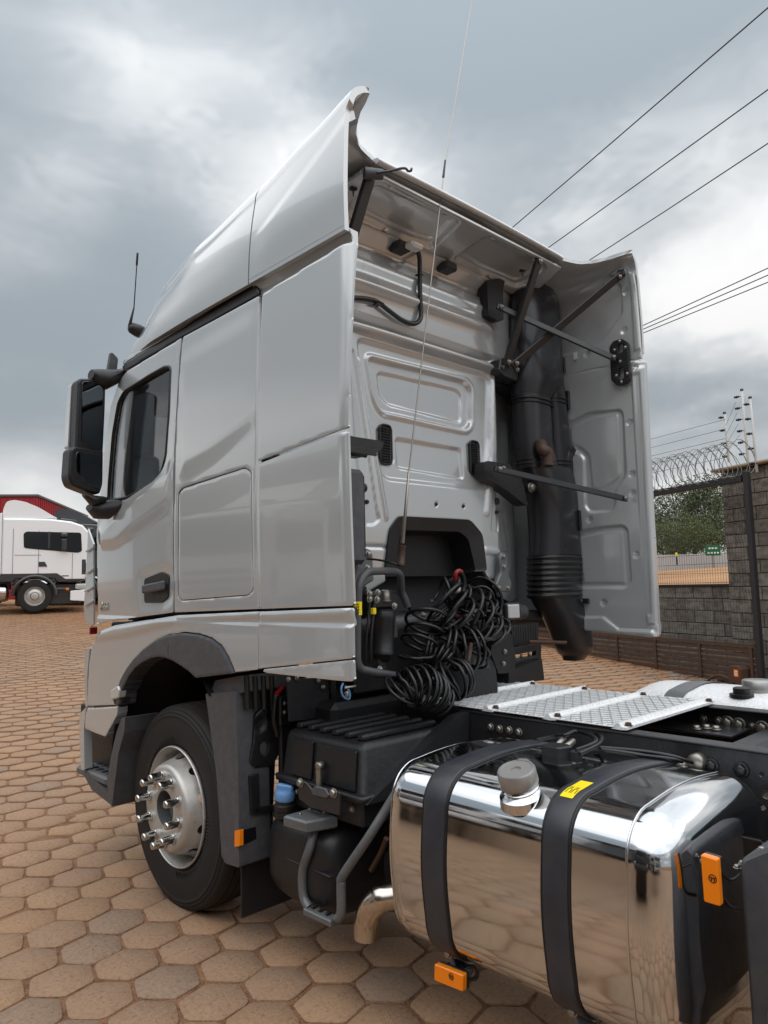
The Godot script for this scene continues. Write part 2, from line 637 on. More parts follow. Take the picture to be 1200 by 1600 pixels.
	m = mat("truck_white", Color(0.91, 0.915, 0.92), 0.3)
	m.clearcoat_enabled = true
	m.clearcoat = 0.8
	m = mat("truck_black", Color(0.10, 0.105, 0.11), 0.3)
	m.clearcoat_enabled = true
	m = mat("warehouse_grey", Color(0.40, 0.41, 0.42), 0.8)
	m = mat("truck_cream", Color(0.70, 0.69, 0.66), 0.35)

# ---------------------------------------------------------------- camera, sky, sun
func make_light() -> void:
	var cam := Camera3D.new()
	cam.name = "camera"
	add_child(cam)
	cam.transform = Transform3D(look, EYE)
	cam.fov = rad_to_deg(2.0 * atan(800.0 / FOC))
	cam.near = 0.05
	cam.far = 2000.0
	cam.current = true
	var env := Environment.new()
	env.background_mode = Environment.BG_SKY
	var sky := Sky.new()
	var pan := PanoramaSkyMaterial.new()
	pan.panorama = ImageTexture.create_from_image(sky_image(1536, 768))
	sky.sky_material = pan
	env.sky = sky
	env.background_energy_multiplier = 1.0
	env.tonemap_mode = Environment.TONE_MAPPER_LINEAR
	env.tonemap_exposure = 1.34
	env.sdfgi_enabled = true
	env.ssao_enabled = true
	env.ssil_enabled = true
	var we := WorldEnvironment.new()
	we.name = "environment"
	we.environment = env
	add_child(we)
	var sun := DirectionalLight3D.new()
	sun.name = "sun"
	sun.light_energy = 0.5
	sun.light_angular_distance = 125.0
	sun.light_color = Color(0.98, 0.985, 1.0)
	sun.shadow_enabled = true
	add_child(sun)
	sun.look_at_from_position(Vector3(-0.2, 10, 1.2), Vector3.ZERO)

func sky_image(w: int, h: int) -> Image:
	var a := FastNoiseLite.new()
	a.seed = 5
	a.frequency = 0.85
	a.fractal_octaves = 5
	a.fractal_gain = 0.46
	a.domain_warp_enabled = true
	a.domain_warp_amplitude = 0.2
	a.domain_warp_frequency = 0.9
	a.domain_warp_fractal_octaves = 3
	var b := FastNoiseLite.new()
	b.seed = 17
	b.frequency = 0.5
	b.fractal_octaves = 3
	# brighter and darker banks of cloud: pixel, radius in degrees, gain
	var banks := [[330, 130, 9, 0.24], [520, 300, 6, 0.36], [170, 60, 8, 0.1], [60, 260, 6, 0.25], [110, 770, 7, 0.4], [690, 190, 7, 0.12],
		[250, 395, 7, -0.4], [120, 480, 8, -0.12], [430, 60, 6, -0.1], [900, 60, 12, -0.2], [1130, 300, 12, -0.12], [60, 640, 6, -0.25], [1080, 620, 8, 0.15], [20, 60, 7, -0.2], [740, 60, 6, -0.25]]
	var bd := []
	for k in banks: bd.append([sight(k[0], k[1]).normalized(), cos(deg_to_rad(k[2])), k[3]])
	var im := Image.create(w, h, false, Image.FORMAT_RGBF)
	var under := Color(0.30, 0.26, 0.22)
	for j in h:
		var el := (0.5 - (j + 0.5) / h) * PI
		if el < -0.02:
			for i in w: im.set_pixel(i, j, under)
			continue
		var ce := cos(el)
		var y := sin(el)
		for i in w:
			var az := (i + 0.5) / w * TAU
			var d := Vector3(sin(az) * ce, y, -cos(az) * ce)
			var k := 1.0 / (maxf(y, 0.0) + 0.28)
			var p := Vector3(d.x * k, 1.9 * y, d.z * k)
			var n := a.get_noise_3d(p.x, p.y, p.z) * 1.2 + b.get_noise_3d(p.x, p.y, p.z) * 0.45
			for q in bd:
				var c: float = d.dot(q[0])
				var s: float = (1.0 - c) / (1.0 - q[1])
				if s < 6.0: n += q[2] * exp(-s * 1.1)
			var t := smoothstep(-0.48, 0.66, n)
			var lum := 0.31 + 0.30 * t * t + 0.14 * t
			lum *= 0.86 + 1.0 * y * y
			var bl := 1.0 - t
			var low := exp(-maxf(y, 0.0) * 9.0)
			var col := Color(lum * (1.0 - 0.17 * bl), lum * (1.0 - 0.04 * bl), lum * (1.0 + 0.075 * bl))
			col = col.lerp(Color(0.56, 0.565, 0.54), 0.45 * low)
			im.set_pixel(i, j, col)
	return im

# ---------------------------------------------------------------- ground
const UPHILL := Vector2(0.304, -0.953)

func ground_at(x: float, z: float) -> float:
	var d := (x - EYE.x) * UPHILL.x + (z - EYE.z) * UPHILL.y - 6.0
	var s := 0.5 * (d + sqrt(d * d + 1.4))
	if d < -3.0: s *= exp(d + 3.0)
	s = minf(s, 22.0 + 4.0 * (1.0 - exp(-(s - 22.0) / 4.0))) if s > 22.0 else s
	return 0.053 * s

var gate_p: Vector3
const GATE_D := Vector3(0.363, 0, -0.932)
const GATE_N := Vector3(0.932, 0, 0.363)

func beyond_gate(x: float, z: float) -> float:
	return (Vector3(x, 0, z) - gate_p).dot(GATE_N)

func spread(lo: float, hi: float, c: float, first: float, grow: float) -> PackedFloat32Array:
	var right := PackedFloat32Array([c])
	var s := first
	while right[right.size() - 1] < hi:
		right.append(minf(hi, right[right.size() - 1] + s))
		s *= grow
	var left := PackedFloat32Array()
	s = first
	var x := c
	while x > lo:
		x = maxf(lo, x - s)
		s *= grow
		left.append(x)
	left.reverse()
	left.append_array(right)
	return left

func hexagon(seed_n: int, c: Color) -> ArrayMesh:
	var r := RandomNumberGenerator.new()
	r.seed = seed_n
	var top := PackedVector3Array()
	var mid := PackedVector3Array()
	var low := PackedVector3Array()
	var R := 0.271 / sqrt(3.0) - 0.0135
	for k in 6:
		# a corner is two points, so that it reads as worn
		for s in [-1.0, 1.0]:
			var a: float = TAU * k / 6.0 + s * r.randf_range(0.05, 0.13)
			var q := Vector3(cos(a), 0, sin(a)) * (R * 0.985 + r.randf_range(-0.006, 0.004))
			mid.append(q + Vector3(0, -0.0045, 0))
			top.append(q * 0.972 + Vector3(0, r.randf_range(-0.0015, 0.0015), 0))
			low.append(q + Vector3(0, -0.04, 0))
	var st := begin()
	st.set_color(c)
	var n := top.size()
	for k in n:
		var k1 := (k + 1) % n
		tri(st, Vector3(0, 0.001, 0), top[k], top[k1], 1)
		quad(st, top[k], mid[k], mid[k1], top[k1], 1)
		quad(st, mid[k], low[k], low[k1], mid[k1])
	return done(st)

func make_ground() -> void:
	gate_p = at_y(1191, 1072, 0.12)
	var xs := spread(-320, 420, 0.0, 1.2, 1.09)
	var zs := spread(-420, 320, -8.0, 1.2, 1.09)
	var st := begin()
	for j in zs.size() - 1:
		for i in xs.size() - 1:
			var q := []
			for c in [[0, 0], [1, 0], [1, 1], [0, 1]]:
				var x: float = xs[i + c[0]]
				var z: float = zs[j + c[1]]
				q.append(Vector3(x, ground_at(x, z) - 0.0085, z))
			quad(st, q[0], q[1], q[2], q[3], 1)
	var g := part("ground", self, done(st), M.joint_sand)
	tag(g, "brown sandy ground under the hexagonal yard pavers", "", "", "structure")
	# hexagonal pavers
	var pitch := 0.271
	var ang := deg_to_rad(77.3)
	var va := Vector2(cos(ang), sin(ang)) * pitch
	var vb := Vector2(cos(ang + PI / 3), sin(ang + PI / 3)) * pitch
	var o := Vector2(-1.562, -2.149)
	var seen := v2([0, 965, 140, 965, 132, 1190, 175, 1262, 206, 1235, 212, 1330, 300, 1432, 380, 1405, 560, 1480, 690, 1540, 880, 1610, 880, 1680, -40, 1680, -40, 965])
	var seen_right := v2([830, 1005, 1110, 1085, 1010, 1085, 840, 1060])
	var nt := FastNoiseLite.new()
	nt.seed = 77
	nt.frequency = 0.35
	nt.fractal_octaves = 3
	var near := []
	var rest := []
	var cols := []
	rng.seed = 4242
	for i in range(-240, 240):
		for j in range(-240, 240):
			var p := o + va * i + vb * j
			if p.x < -18 or p.x > 26 or p.y < -46 or p.y > 9: continue
			if beyond_gate(p.x, p.y) > -0.1: continue
			var e := (p.x - EYE.x) * UPHILL.x + (p.y - EYE.z) * UPHILL.y
			if p.x < -9.0 and e < -2.0: continue
			var y := ground_at(p.x, p.y)
			var f: float = clampf(0.5 + nt.get_noise_2d(p.x, p.y) * 0.9, 0, 1)
			var red: float = clampf((p.x - 2.0) / 3.0, 0, 1)
			var t := rng.randf_range(-1, 1)
			var c := Color(0.43, 0.268, 0.16).lerp(Color(0.38, 0.25, 0.16), f)
			c = c.lerp(Color(0.40, 0.205, 0.095), red * 0.75)
			c = c * (0.85 + 0.06 * t)
			c.r *= 1.0 + 0.04 * rng.randf_range(-1, 1)
			if rng.randf() < 0.012: c = c.lerp(Color(0.27, 0.22, 0.18), 0.5)
			c.a = 1
			var b := Basis(Vector3.UP, PI / 3 * (rng.randi() % 6) - ang + PI / 6 + rng.randf_range(-0.02, 0.02))
			b = Basis(Vector3(1, 0, 0), rng.randf_range(-0.012, 0.012)) * Basis(Vector3(0, 0, 1), rng.randf_range(-0.012, 0.012)) * b
			var xf := Transform3D(b, Vector3(p.x + rng.randf_range(-0.003, 0.003), y + rng.randf_range(-0.003, 0.002), p.y + rng.randf_range(-0.003, 0.003)))
			var q := (xf.origin - EYE) * look
			if q.z < -0.3:
				var s := Vector2(600 + FOC * q.x / -q.z, 800 - FOC * q.y / -q.z)
				if Geometry2D.is_point_in_polygon(s, seen) or Geometry2D.is_point_in_polygon(s, seen_right):
					near.append([-q.z, xf, c])
					continue
			rest.append(xf)
			cols.append(c)
	near.sort_custom(func(l, r): return l[0] < r[0])
	var tones := [Color(0.362, 0.226, 0.137), Color(0.335, 0.215, 0.137), Color(0.38, 0.238, 0.145), Color(0.345, 0.212, 0.128), Color(0.37, 0.226, 0.13), Color(0.34, 0.219, 0.14), Color(0.30, 0.205, 0.143)]
	var shapes := []
	for k in tones.size() * 3: shapes.append(hexagon(100 + k, tones[k % tones.size()]))
	for k in near.size():
		if k < 300:
			var best := 0
			var bd := 9.0
			for t in tones.size():
				var dd: float = abs(tones[t].r - near[k][2].r) + abs(tones[t].b - near[k][2].b)
				if dd < bd:
					bd = dd
					best = t
			run_part("paver", k, g, shapes[best + tones.size() * (rng.randi() % 3)], M.paver_clay, near[k][1])
		else:
			rest.append(near[k][1])
			cols.append(near[k][2])
	for v in 3:
		var mm := MultiMesh.new()
		mm.transform_format = MultiMesh.TRANSFORM_3D
		mm.use_colors = true
		mm.mesh = hexagon(900 + v, Color(1, 1, 1))
		var ids := []
		for k in rest.size():
			if k % 3 == v: ids.append(k)
		mm.instance_count = ids.size()
		for k in ids.size():
			mm.set_instance_transform(k, rest[ids[k]])
			mm.set_instance_color(k, cols[ids[k]])
		var mi := MultiMeshInstance3D.new()
		mi.multimesh = mm
		mi.material_override = M.paver_clay
		mi.name = "paver_field" if v == 0 else "paver_field_%03d" % v
		mi.set_meta("kind", "stuff")
		g.add_child(mi, true)

# ---------------------------------------------------------------- gate, walls and what lies behind them
func on_gate(u: float, v: float, off := 0.0) -> Vector3:
	return at_plane(u, v, gate_p + GATE_N * off, GATE_N)

func gate_s(p: Vector3) -> float:
	return (p - gate_p).dot(GATE_D)

func gate_pt(s: float, y: float, off := 0.0) -> Vector3:
	var p := gate_p + GATE_D * s + GATE_N * off
	return Vector3(p.x, y, p.z)

func gate_frame(s: float, y: float, off := 0.0) -> Transform3D:
	return Transform3D(Basis(GATE_D, Vector3.UP, GATE_D.cross(Vector3.UP)), gate_pt(s, y, off))

func make_gate() -> void:
	var base_y := gate_p.y
	var top_y := on_gate(1187, 737).y
	var len := 7.2
	var gate := thing("sliding_gate", "dark steel sliding gate with mesh and rusty bottom slats, coil of razor wire on top", "gate", gate_pt(0, base_y), 0.0)
	var inv := Transform3D(Basis.IDENTITY, -gate.position)
	part("post", gate, bx_frame(0.0, 0.0, top_y - base_y + 0.04, 0.08, 0.08, base_y), M.gate_black, inv)
	var st := begin()
	bar(st, gate_pt(0.06, top_y - 0.05), gate_pt(len, top_y - 0.05), 0.1, 0.1, Vector3.UP, 0.006)
	part("top_rail", gate, done(st), M.gate_black, inv)
	var slat_top := on_gate(1180, 1012).y
	st = begin()
	bar(st, gate_pt(0.06, slat_top + 0.02), gate_pt(len, slat_top + 0.02), 0.05, 0.05)
	part("middle_rail", gate, done(st), M.slat_rust, inv)
	# slats
	var n := 6
	for k in n:
		var y := base_y + 0.06 + (slat_top - base_y - 0.06) * (k + 0.5) / n
		st = begin()
		bar(st, gate_pt(0.06, y), gate_pt(len, y), 0.022, 0.052, Vector3.UP, 0.004)
		part("slat", gate, done(st), M.slat_rust, inv)
	for k in 8:
		st = begin()
		bar(st, gate_pt(0.12 + k * 0.95, base_y + 0.03, -0.035), gate_pt(0.12 + k * 0.95, slat_top, -0.035), 0.04, 0.03)
		part("slat_brace", gate, done(st), M.slat_rust, inv)
	st = begin()
	bar(st, gate_pt(-0.3, base_y + 0.02, 0.03), gate_pt(len, base_y + 0.02, 0.03), 0.06, 0.04)
	part("ground_rail", gate, done(st), M.slat_rust, inv)
	# mesh wires, folded at four heights
	var y0 := slat_top + 0.04
	var y1 := top_y - 0.1
	var pr := PackedVector3Array()
	var m := 40
	for k in m + 1:
		var y := lerpf(y0, y1, float(k) / m)
		var f := fposmod((y - y0) / (y1 - y0) * 3.0, 1.0)
		pr.append(Vector3(0, y - base_y, -0.028 if f < 0.06 or f > 0.94 else 0.0))
	var wire := tube_mesh(pr, 0.0026, 4)
	var bas := Basis(GATE_D, Vector3.UP, GATE_D.cross(Vector3.UP))
	var cnt := int((len - 0.1) / 0.05)
	for k in cnt:
		run_part("mesh_wire", k, gate, wire, M.wire_green, Transform3D(bas, gate_pt(0.09 + k * 0.05, base_y) - gate.position))
	var hm := tube_mesh(PackedVector3Array([Vector3.ZERO, Vector3(len - 0.08, 0, 0)]), 0.003, 4)
	for k in 17:
		run_part("cross_wire", k, gate, hm, M.wire_green, Transform3D(bas, gate_pt(0.06, lerpf(y0 + 0.03, y1 - 0.02, k / 16.0), -0.006) - gate.position))
	# razor coil
	for hand in 2:
		var c := PackedVector3Array()
		var turns := 44
		for k in turns * 16 + 1:
			var a := TAU * k / 16.0 * (1 if hand == 0 else -1) + hand * 1.3
			var s := 0.05 + len * k / (turns * 16.0)
			var rr := 0.30 + 0.02 * sin(k * 0.7)
			c.append(gate_pt(s + 0.05 * sin(a * 2.0), top_y + 0.24 + cos(a) * rr * 0.93, sin(a) * rr))
		st = begin()
		tube(st, c, 0.0055, 4)
		for k in range(2, c.size() - 1, 4):
			var t := (c[k + 1] - c[k]).normalized()
			var up := t.cross(Vector3(0.3, 0.7, 0.2)).normalized()
			bar(st, c[k] - up * 0.022 - t * 0.01, c[k] + up * 0.022 + t * 0.01, 0.014, 0.002, t, 0.0005)
		part("razor_wire", gate, done(st), M.razor_steel, inv)
	# low wall of blocks behind the gate
	var wall_y := on_gate(1090, 916, 0.5).y
	var s_pillar := gate_s(on_gate(1141, 900, 0.45))
	var wall := thing("block_wall", "low grey concrete block wall standing behind the gate mesh", "wall", gate_pt(s_pillar, base_y, 0.5))
	blocks(wall, s_pillar + 0.02, 10, base_y - 0.05, wall_y, 0.5, 0.19)
	st = begin()
	bar(st, gate_pt(s_pillar + 0.01, wall_y + 0.015, 0.52), gate_pt(s_pillar + 4.1, wall_y + 0.015, 0.52), 0.1, 0.035)
	part("coping", wall, done(st), M.gate_black, Transform3D(Basis.IDENTITY, -wall.position))
	var pil_y := on_gate(1160, 733, 0.45).y
	var pillar := thing("gate_pillar", "tall grey concrete block pillar with a tan capstone", "pillar", gate_pt(s_pillar - 0.9, base_y, 0.46))
	blocks(pillar, s_pillar - 1.6, 4, base_y - 0.05, pil_y, 0.40, 0.25)
	st = begin()
	var cf := gate_frame(s_pillar - 0.79, pil_y + 0.035, 0.55)
	obox(st, cf, Vector3(1.80, 0.05, 0.52), 0.015)
	part("capstone", pillar, done(st), M.cap_stone, Transform3D(Basis.IDENTITY, -pillar.position))
	# electric fence posts on the pillar
	var posts := [[1132, 646, 1139, 722, 0.75, "short white electric fence post leaning at the pillar edge", 4], [1159, 610, 1169, 722, 0.62, "tallest white electric fence post on the capstone with double insulators", 6], [1172, 622, 1183, 738, 0.32, "white electric fence post in front of the capstone beside the gate post", 5]]
	for k in posts.size():
		var q: Array = posts[k]
		var a := on_gate(q[2], q[3], q[4])
		var b := on_gate(q[0], q[1], q[4])
		var ep := thing("electric_fence_post", q[5], "fence post", a, 0.0, "electric fence posts on the pillar")
		part("pole", ep, rod_mesh(Vector3.ZERO, b - a, 0.021, 0.017, 10), M.post_white)
		st = begin()
		rod(st, b - a - Vector3(0, 0.005, 0), b - a + Vector3(0, 0.025, 0), 0.028, 0.024, 10)
		part("cap", ep, done(st), M.insulator_black)
		for i in q[6]:
			var p: Vector3 = a.lerp(b, 0.12 + 0.8 * i / (q[6] - 1.0)) - a
			var t := GATE_D * 0.10 - GATE_N * 0.05 if k == 1 else GATE_D * 0.03 - GATE_N * 0.035
			st = begin()
			rod(st, p, p + t * 0.5, 0.006, -1, 6)
			lathe(st, along(p + t * 0.4, p + t), v2([0, 0, 0.02, 0.005, 0.012, 0.02, 0.022, 0.03, 0.022, 0.05, 0.012, 0.06, 0.02, 0.075, 0.0, 0.08]), 8)
			part("insulator", ep, done(st), M.insulator_black)
	for k in 5:
		var a := on_gate(1134, 655 + k * 15, 0.72)
		var e := a + GATE_D * 14.0 + Vector3(0, 0.15, 0)
		var w := part("electric_wire", self, tube_mesh(PackedVector3Array([a, a.lerp(e, 0.5) - Vector3(0, 0.05, 0), e]), 0.0035, 4), M.line_wire)
		tag(w, ["topmost", "second from top", "middle", "fourth from top", "lowest"][k] + " electric fence wire strung left from the short white post", "wire", "electric fence wires")
	for k in 4:
		var a := on_gate(1134, 665 + k * 15, 0.72)
		var b := on_gate(1150 + k * 2, 628 + k * 17, 0.6)
		var w := part("jumper_wire", self, tube_mesh(PackedVector3Array([a, b]), 0.003, 4), M.line_wire)
		tag(w, ["topmost", "second", "third", "lowest"][k] + " thin slanting wire between the short and the tallest fence posts", "wire", "slanting wires between the fence posts")
	# gate motor with its conduit
	var mp := at_y(1158, 1074, ground_at(7.5, -2.0))
	var motor := thing("gate_motor", "small brown gate motor box with an orange and white label on the ground", "gate motor", mp, atan2(GATE_N.x, GATE_N.z) + PI)
	st = begin()
	slab(st, Transform3D(Basis.IDENTITY, Vector3(0, 0, -0.11)), v2([-0.115, 0, 0.115, 0, 0.115, 0.27, 0.07, 0.31, -0.07, 0.31, -0.115, 0.27]), 0.22, 0.008)
	part("housing", motor, done(st), M.rust_brown)
	part("label", motor, box_mesh(Vector3(0.03, 0.21, 0.112), Vector3(0.075, 0.10, 0.004), 0.001), M.amber)
	for k in 3:
		part("label_print", motor, box_mesh(Vector3(0.03, 0.185 + k * 0.026, 0.1155), Vector3(0.06, 0.010, 0.003), 0.0005), M.sign_white)
	part("socket", motor, box_mesh(Vector3(-0.01, 0.055, 0.112), Vector3(0.06, 0.05, 0.006), 0.001), M.gate_black)
	var cd := part("conduit", self, tube_mesh(curve(PackedVector3Array([mp + Vector3(-0.02, 0.1, -0.12), mp + Vector3(0.06, 0.14, -0.32), mp + Vector3(0.10, 0.08, -0.48), mp + Vector3(0.10, -0.03, -0.55)])), 0.022, 8), M.rust_brown)
	tag(cd, "bent brown conduit pipe rising from the ground beside the gate motor", "pipe")
	rng.seed = 99
	var peb := lathe_mesh([0, -0.3, 0.7, -0.2, 1.0, 0.0, 0.6, 0.45, 0, 0.6], 7)
	var mmx := MultiMesh.new()
	mmx.transform_format = MultiMesh.TRANSFORM_3D
	mmx.mesh = peb
	mmx.instance_count = 260
	for k in 260:
		var p := at_y(rng.randf_range(1035, 1148), 1062, 0.1) + Vector3(rng.randfn() * 0.3, 0, rng.randfn() * 0.35)
		var s := rng.randf_range(0.008, 0.03)
		mmx.set_instance_transform(k, Transform3D(Basis(Vector3.UP, rng.randf() * TAU).scaled(Vector3(s, s * 0.8, s * 1.3)), Vector3(p.x, ground_at(p.x, p.z) + 0.002, p.z)))
	var gm := MultiMeshInstance3D.new()
	gm.multimesh = mmx
	gm.material_override = M.block_concrete
	gm.name = "gravel"
	tag(gm, "loose grey gravel scattered on the ground near the gate motor", "gravel", "", "stuff")
	add_child(gm)

func bx_frame(s: float, off: float, h: float, w: float, d: float, y0: float) -> ArrayMesh:
	var st := begin()
	obox(st, gate_frame(s, y0 + h * 0.5, off), Vector3(w, h, d), 0.006)
	return done(st)

func blocks(wall: Node3D, s0: float, nb: int, y0: float, y1: float, off: float, thick: float) -> void:
	var inv := Transform3D(Basis.IDENTITY, -wall.position)
	var st := begin()
	var len := nb * 0.4
	obox(st, gate_frame(s0 + len * 0.5, (y0 + y1) * 0.5, off + thick * 0.5 + 0.008), Vector3(len - 0.02, y1 - y0 - 0.004, thick - 0.016), 0.003)
	part("mortar_core", wall, done(st), M.mortar, inv)
	var shapes := []
	for v in 4:
		rng.seed = 600 + v
		st = begin()
		obox(st, Transform3D(Basis.IDENTITY, Vector3.ZERO), Vector3(0.388 + rng.randf_range(-0.004, 0.002), 0.188 + rng.randf_range(-0.003, 0.002), 0.05), 0.006)
		shapes.append(done(st))
	var halfb := begin()
	obox(halfb, Transform3D(Basis.IDENTITY, Vector3.ZERO), Vector3(0.188, 0.188, 0.05), 0.006)
	var hmesh := done(halfb)
	var rows := int(round((y1 - y0) / 0.2))
	var k := 0
	var hk := 0
	for r in rows:
		var y := y1 - 0.1 - r * 0.2
		for c in (nb if r % 2 == 0 else nb + 1):
			var s: float = s0 + 0.2 + c * 0.4 if r % 2 == 0 else s0 + c * 0.4
			var jit := rng.randf_range(-0.004, 0.004)
			var m: Material = M.block_concrete if rng.randf() < 0.62 else M.block_concrete_dark
			if r % 2 == 1 and (c == 0 or c == nb):
				s = s0 + (0.1 if c == 0 else len - 0.1)
				run_part("half_block", hk, wall, hmesh, m, inv * gate_frame(s, y, off + 0.022 + jit))
				hk += 1
			else:
				run_part("block", k, wall, shapes[rng.randi() % 4], m, inv * gate_frame(s, y, off + 0.022 + jit))
				k += 1

func tree(label: String, at: Vector3, h: float, r: float, tones: Array, seed_n: int, group: String) -> void:
	var t := thing("broadleaf_tree", label, "tree", at, 0.0, group)
	rng.seed = seed_n
	var st := begin()
	tube(st, curve(PackedVector3Array([Vector3(0, -0.3, 0), Vector3(0.1, h * 0.25, 0.05), Vector3(-0.05, h * 0.5, 0.1), Vector3(0.1, h * 0.8, 0)])), h * 0.035, 8, true, h * 0.008)
	for k in 7:
		var a := rng.randf() * TAU
		var y0 := h * rng.randf_range(0.2, 0.6)
		tube(st, curve(PackedVector3Array([Vector3(0.03, y0, 0.05), Vector3(cos(a) * r * 0.4, y0 + h * 0.12, sin(a) * r * 0.4), Vector3(cos(a) * r * 0.8, y0 + h * 0.2, sin(a) * r * 0.8)]), 4), h * 0.014, 6, true, h * 0.004)
	part("trunk", t, done(st), M.bark)
	st = begin()
	var clumps := []
	for k in 60:
		var a := rng.randf() * TAU
		var e := rng.randf_range(-0.75, 1.0)
		var q := sqrt(1.0 - e * e * 0.8) * rng.randf_range(0.35, 1.0)
		clumps.append([Vector3(cos(a) * q * r, h * 0.56 + e * h * 0.42, sin(a) * q * r), rng.randf_range(0.16, 0.32) * r])
	for c in clumps:
		var tone: Color = tones[rng.randi() % tones.size()]
		for k in 110:
			var d := Vector3(rng.randfn(), rng.randfn(), rng.randfn()).normalized()
			var p: Vector3 = c[0] + d * c[1] * pow(rng.randf(), 0.4) * Vector3(1, 0.8, 1)
			var nn := (d + Vector3(rng.randfn(), rng.randfn() + 0.6, rng.randfn()) * 0.6).normalized()
			var x := nn.cross(Vector3(rng.randfn(), rng.randfn(), rng.randfn())).normalized()
			var y := nn.cross(x)
			var s := h * rng.randf_range(0.012, 0.024)
			var cc := tone * rng.randf_range(0.75, 1.25)
			cc.a = 1
			st.set_color(cc)
			quad(st, p - x * s, p + y * s * 0.45, p + x * s, p - y * s * 0.45)
	part("crown", t, done(st), M.leaf)

func make_beyond() -> void:
	# rising dirt field, low pale wall, sign and trees
	var st := begin()
	var f0 := gate_pt(-60, 0, 0.75)
	for j in 14:
		for i in 24:
			var q := []
			for c in [[0, 0], [1, 0], [1, 1], [0, 1]]:
				var d := 0.75 + pow((j + c[1]) / 14.0, 1.6) * 90.0
				var s: float = -60.0 + (i + c[0]) * 8.0
				var p := gate_pt(s, 0, d)
				q.append(Vector3(p.x, field_at(p), p.z))
			quad(st, q[0], q[3], q[2], q[1], 1)
	tag(part("field", self, done(st), M.field_dirt), "bare tan dirt field rising beyond the gate", "", "", "structure")
	var dist := 30.0
	var pw := EYE + sight(1075, 873).normalized() * dist
	var side := Vector3(look.x.x, 0, look.x.z).normalized()
	var fwd := Vector3(-look.z.x, 0, -look.z.z).normalized()
	var hh := 12.0 * dist / FOC
	st = begin()
	bar(st, pw - side * 9.0 - Vector3(0, 0.2, 0), pw + side * 9.0 - Vector3(0, 0.2, 0), 0.2, hh + 0.4, Vector3.UP, 0.01)
	tag(part("low_wall", self, done(st), M.far_wall), "long low pale wall at the far edge of the dirt field", "wall")
	var sp := EYE + sight(1114, 860).normalized() * (dist - 0.6)
	var sg := thing("green_sign", "small green rectangular sign with white lettering in front of the far pale wall", "sign", sp - Vector3(0, 0.9, 0), atan2(-fwd.x, -fwd.z))
	part("panel", sg, box_mesh(Vector3(0, 0.9, 0), Vector3(0.56, 0.38, 0.02), 0.006), M.sign_green)
	part("post", sg, box_mesh(Vector3(0, 0.2, -0.04), Vector3(0.05, 1.4, 0.05)), M.zinc)
	for r in 2:
		for k in (3 if r == 0 else 4):
			part("lettering", sg, box_mesh(Vector3(-0.13 + k * (0.12 if r == 0 else 0.115) - (0.045 if r == 1 else 0.0), 0.98 - r * 0.17, 0.012), Vector3(0.085 if r == 0 else 0.07, 0.055, 0.006), 0.001), M.sign_white)
	var pp := EYE + sight(1057, 866).normalized() * (dist - 0.8)
	var pl := thing("marker_pole", "thin dark pole with a yellow band standing in the field", "pole", pp - Vector3(0, 0.1, 0))
	part("pole", pl, rod_mesh(Vector3(0, -0.3, 0), Vector3(0, 0.95, 0), 0.03, 0.025, 8), M.gate_black)
	part("band", pl, rod_mesh(Vector3(0, 0.0, 0), Vector3(0, 0.16, 0), 0.036, 0.036, 8), M.sticker_yellow)
	var dark := [Color(0.065, 0.092, 0.034), Color(0.075, 0.102, 0.038), Color(0.060, 0.082, 0.033)]
	var mid := [Color(0.080, 0.108, 0.034), Color(0.095, 0.120, 0.040), Color(0.070, 0.095, 0.034)]
	var far_group := "trees beyond the field"
	var spots := [[1012, 42.0, 812, 2.6, mid, "mid green tree at the field edge beside the truck fairing"], [1042, 48.0, 776, 3.2, dark, "dark tree with a rounded crown behind the low pale wall"], [1078, 46.0, 768, 3.4, dark, "tall dark tree rising behind the green sign"], [1112, 45.0, 752, 3.0, dark, "tallest dark tree beside the block pillar"], [1062, 37.0, 812, 2.3, mid, "low bushy light green tree in front of the dark trees"], [1108, 37.0, 806, 2.4, mid, "light green bushy tree directly above the green sign"], [1150, 44.0, 780, 3.0, dark, "dark tree mostly hidden behind the block pillar"], [1030, 37.5, 822, 2.0, mid, "small light green bush by the marker pole"]]
	for k in spots.size():
		var q: Array = spots[k]
		var top: Vector3 = EYE + sight(q[0], q[2]).normalized() * q[1]
		var gy := field_at(top)
		tree(q[5], Vector3(top.x, gy, top.z), top.y - gy, q[3], q[4], 300 + k, far_group)
	# overhead lines
	var wires := [[800, 356, 1200, 12, 9.5], [858, 386, 1200, 140, 9.2], [928, 402, 1200, 224, 8.9]]
	for q in wires:
		var a := at_y(q[0], q[1], q[4])
		var b := at_y(q[2], q[3], q[4])
		var d := (b - a)
		var e := a - d * 0.4
		var f := b + d * 0.6
		tag(part("power_line", self, tube_mesh(PackedVector3Array([e, a, a.lerp(b, 0.5) - Vector3(0, 0.01, 0), b, f]), 0.011, 5), M.line_wire), ["topmost of the three thick dark overhead power lines", "middle of the three thick dark overhead power lines", "lowest of the three thick dark overhead power lines"][wires.find(q)], "power line", "thick overhead power lines")
	for k in 3:
		var a := at_y(1006, 508 + k * 6, 8.0)
		var b := at_y(1200, 419 + k * 11, 8.0)
		var d := b - a
		tag(part("telephone_line", self, tube_mesh(PackedVector3Array([a - d * 0.4, a, b, b + d * 0.6]), 0.012, 5), M.line_wire), ["uppermost of three close thin overhead lines beside the fairing", "middle of three close thin overhead lines beside the fairing", "lowest of three close thin overhead lines beside the fairing"][k], "power line", "thin overhead lines")

func field_at(p: Vector3) -> float:
	var d := beyond_gate(p.x, p.z)
	return 1.46 + 0.046 * maxf(0, d)

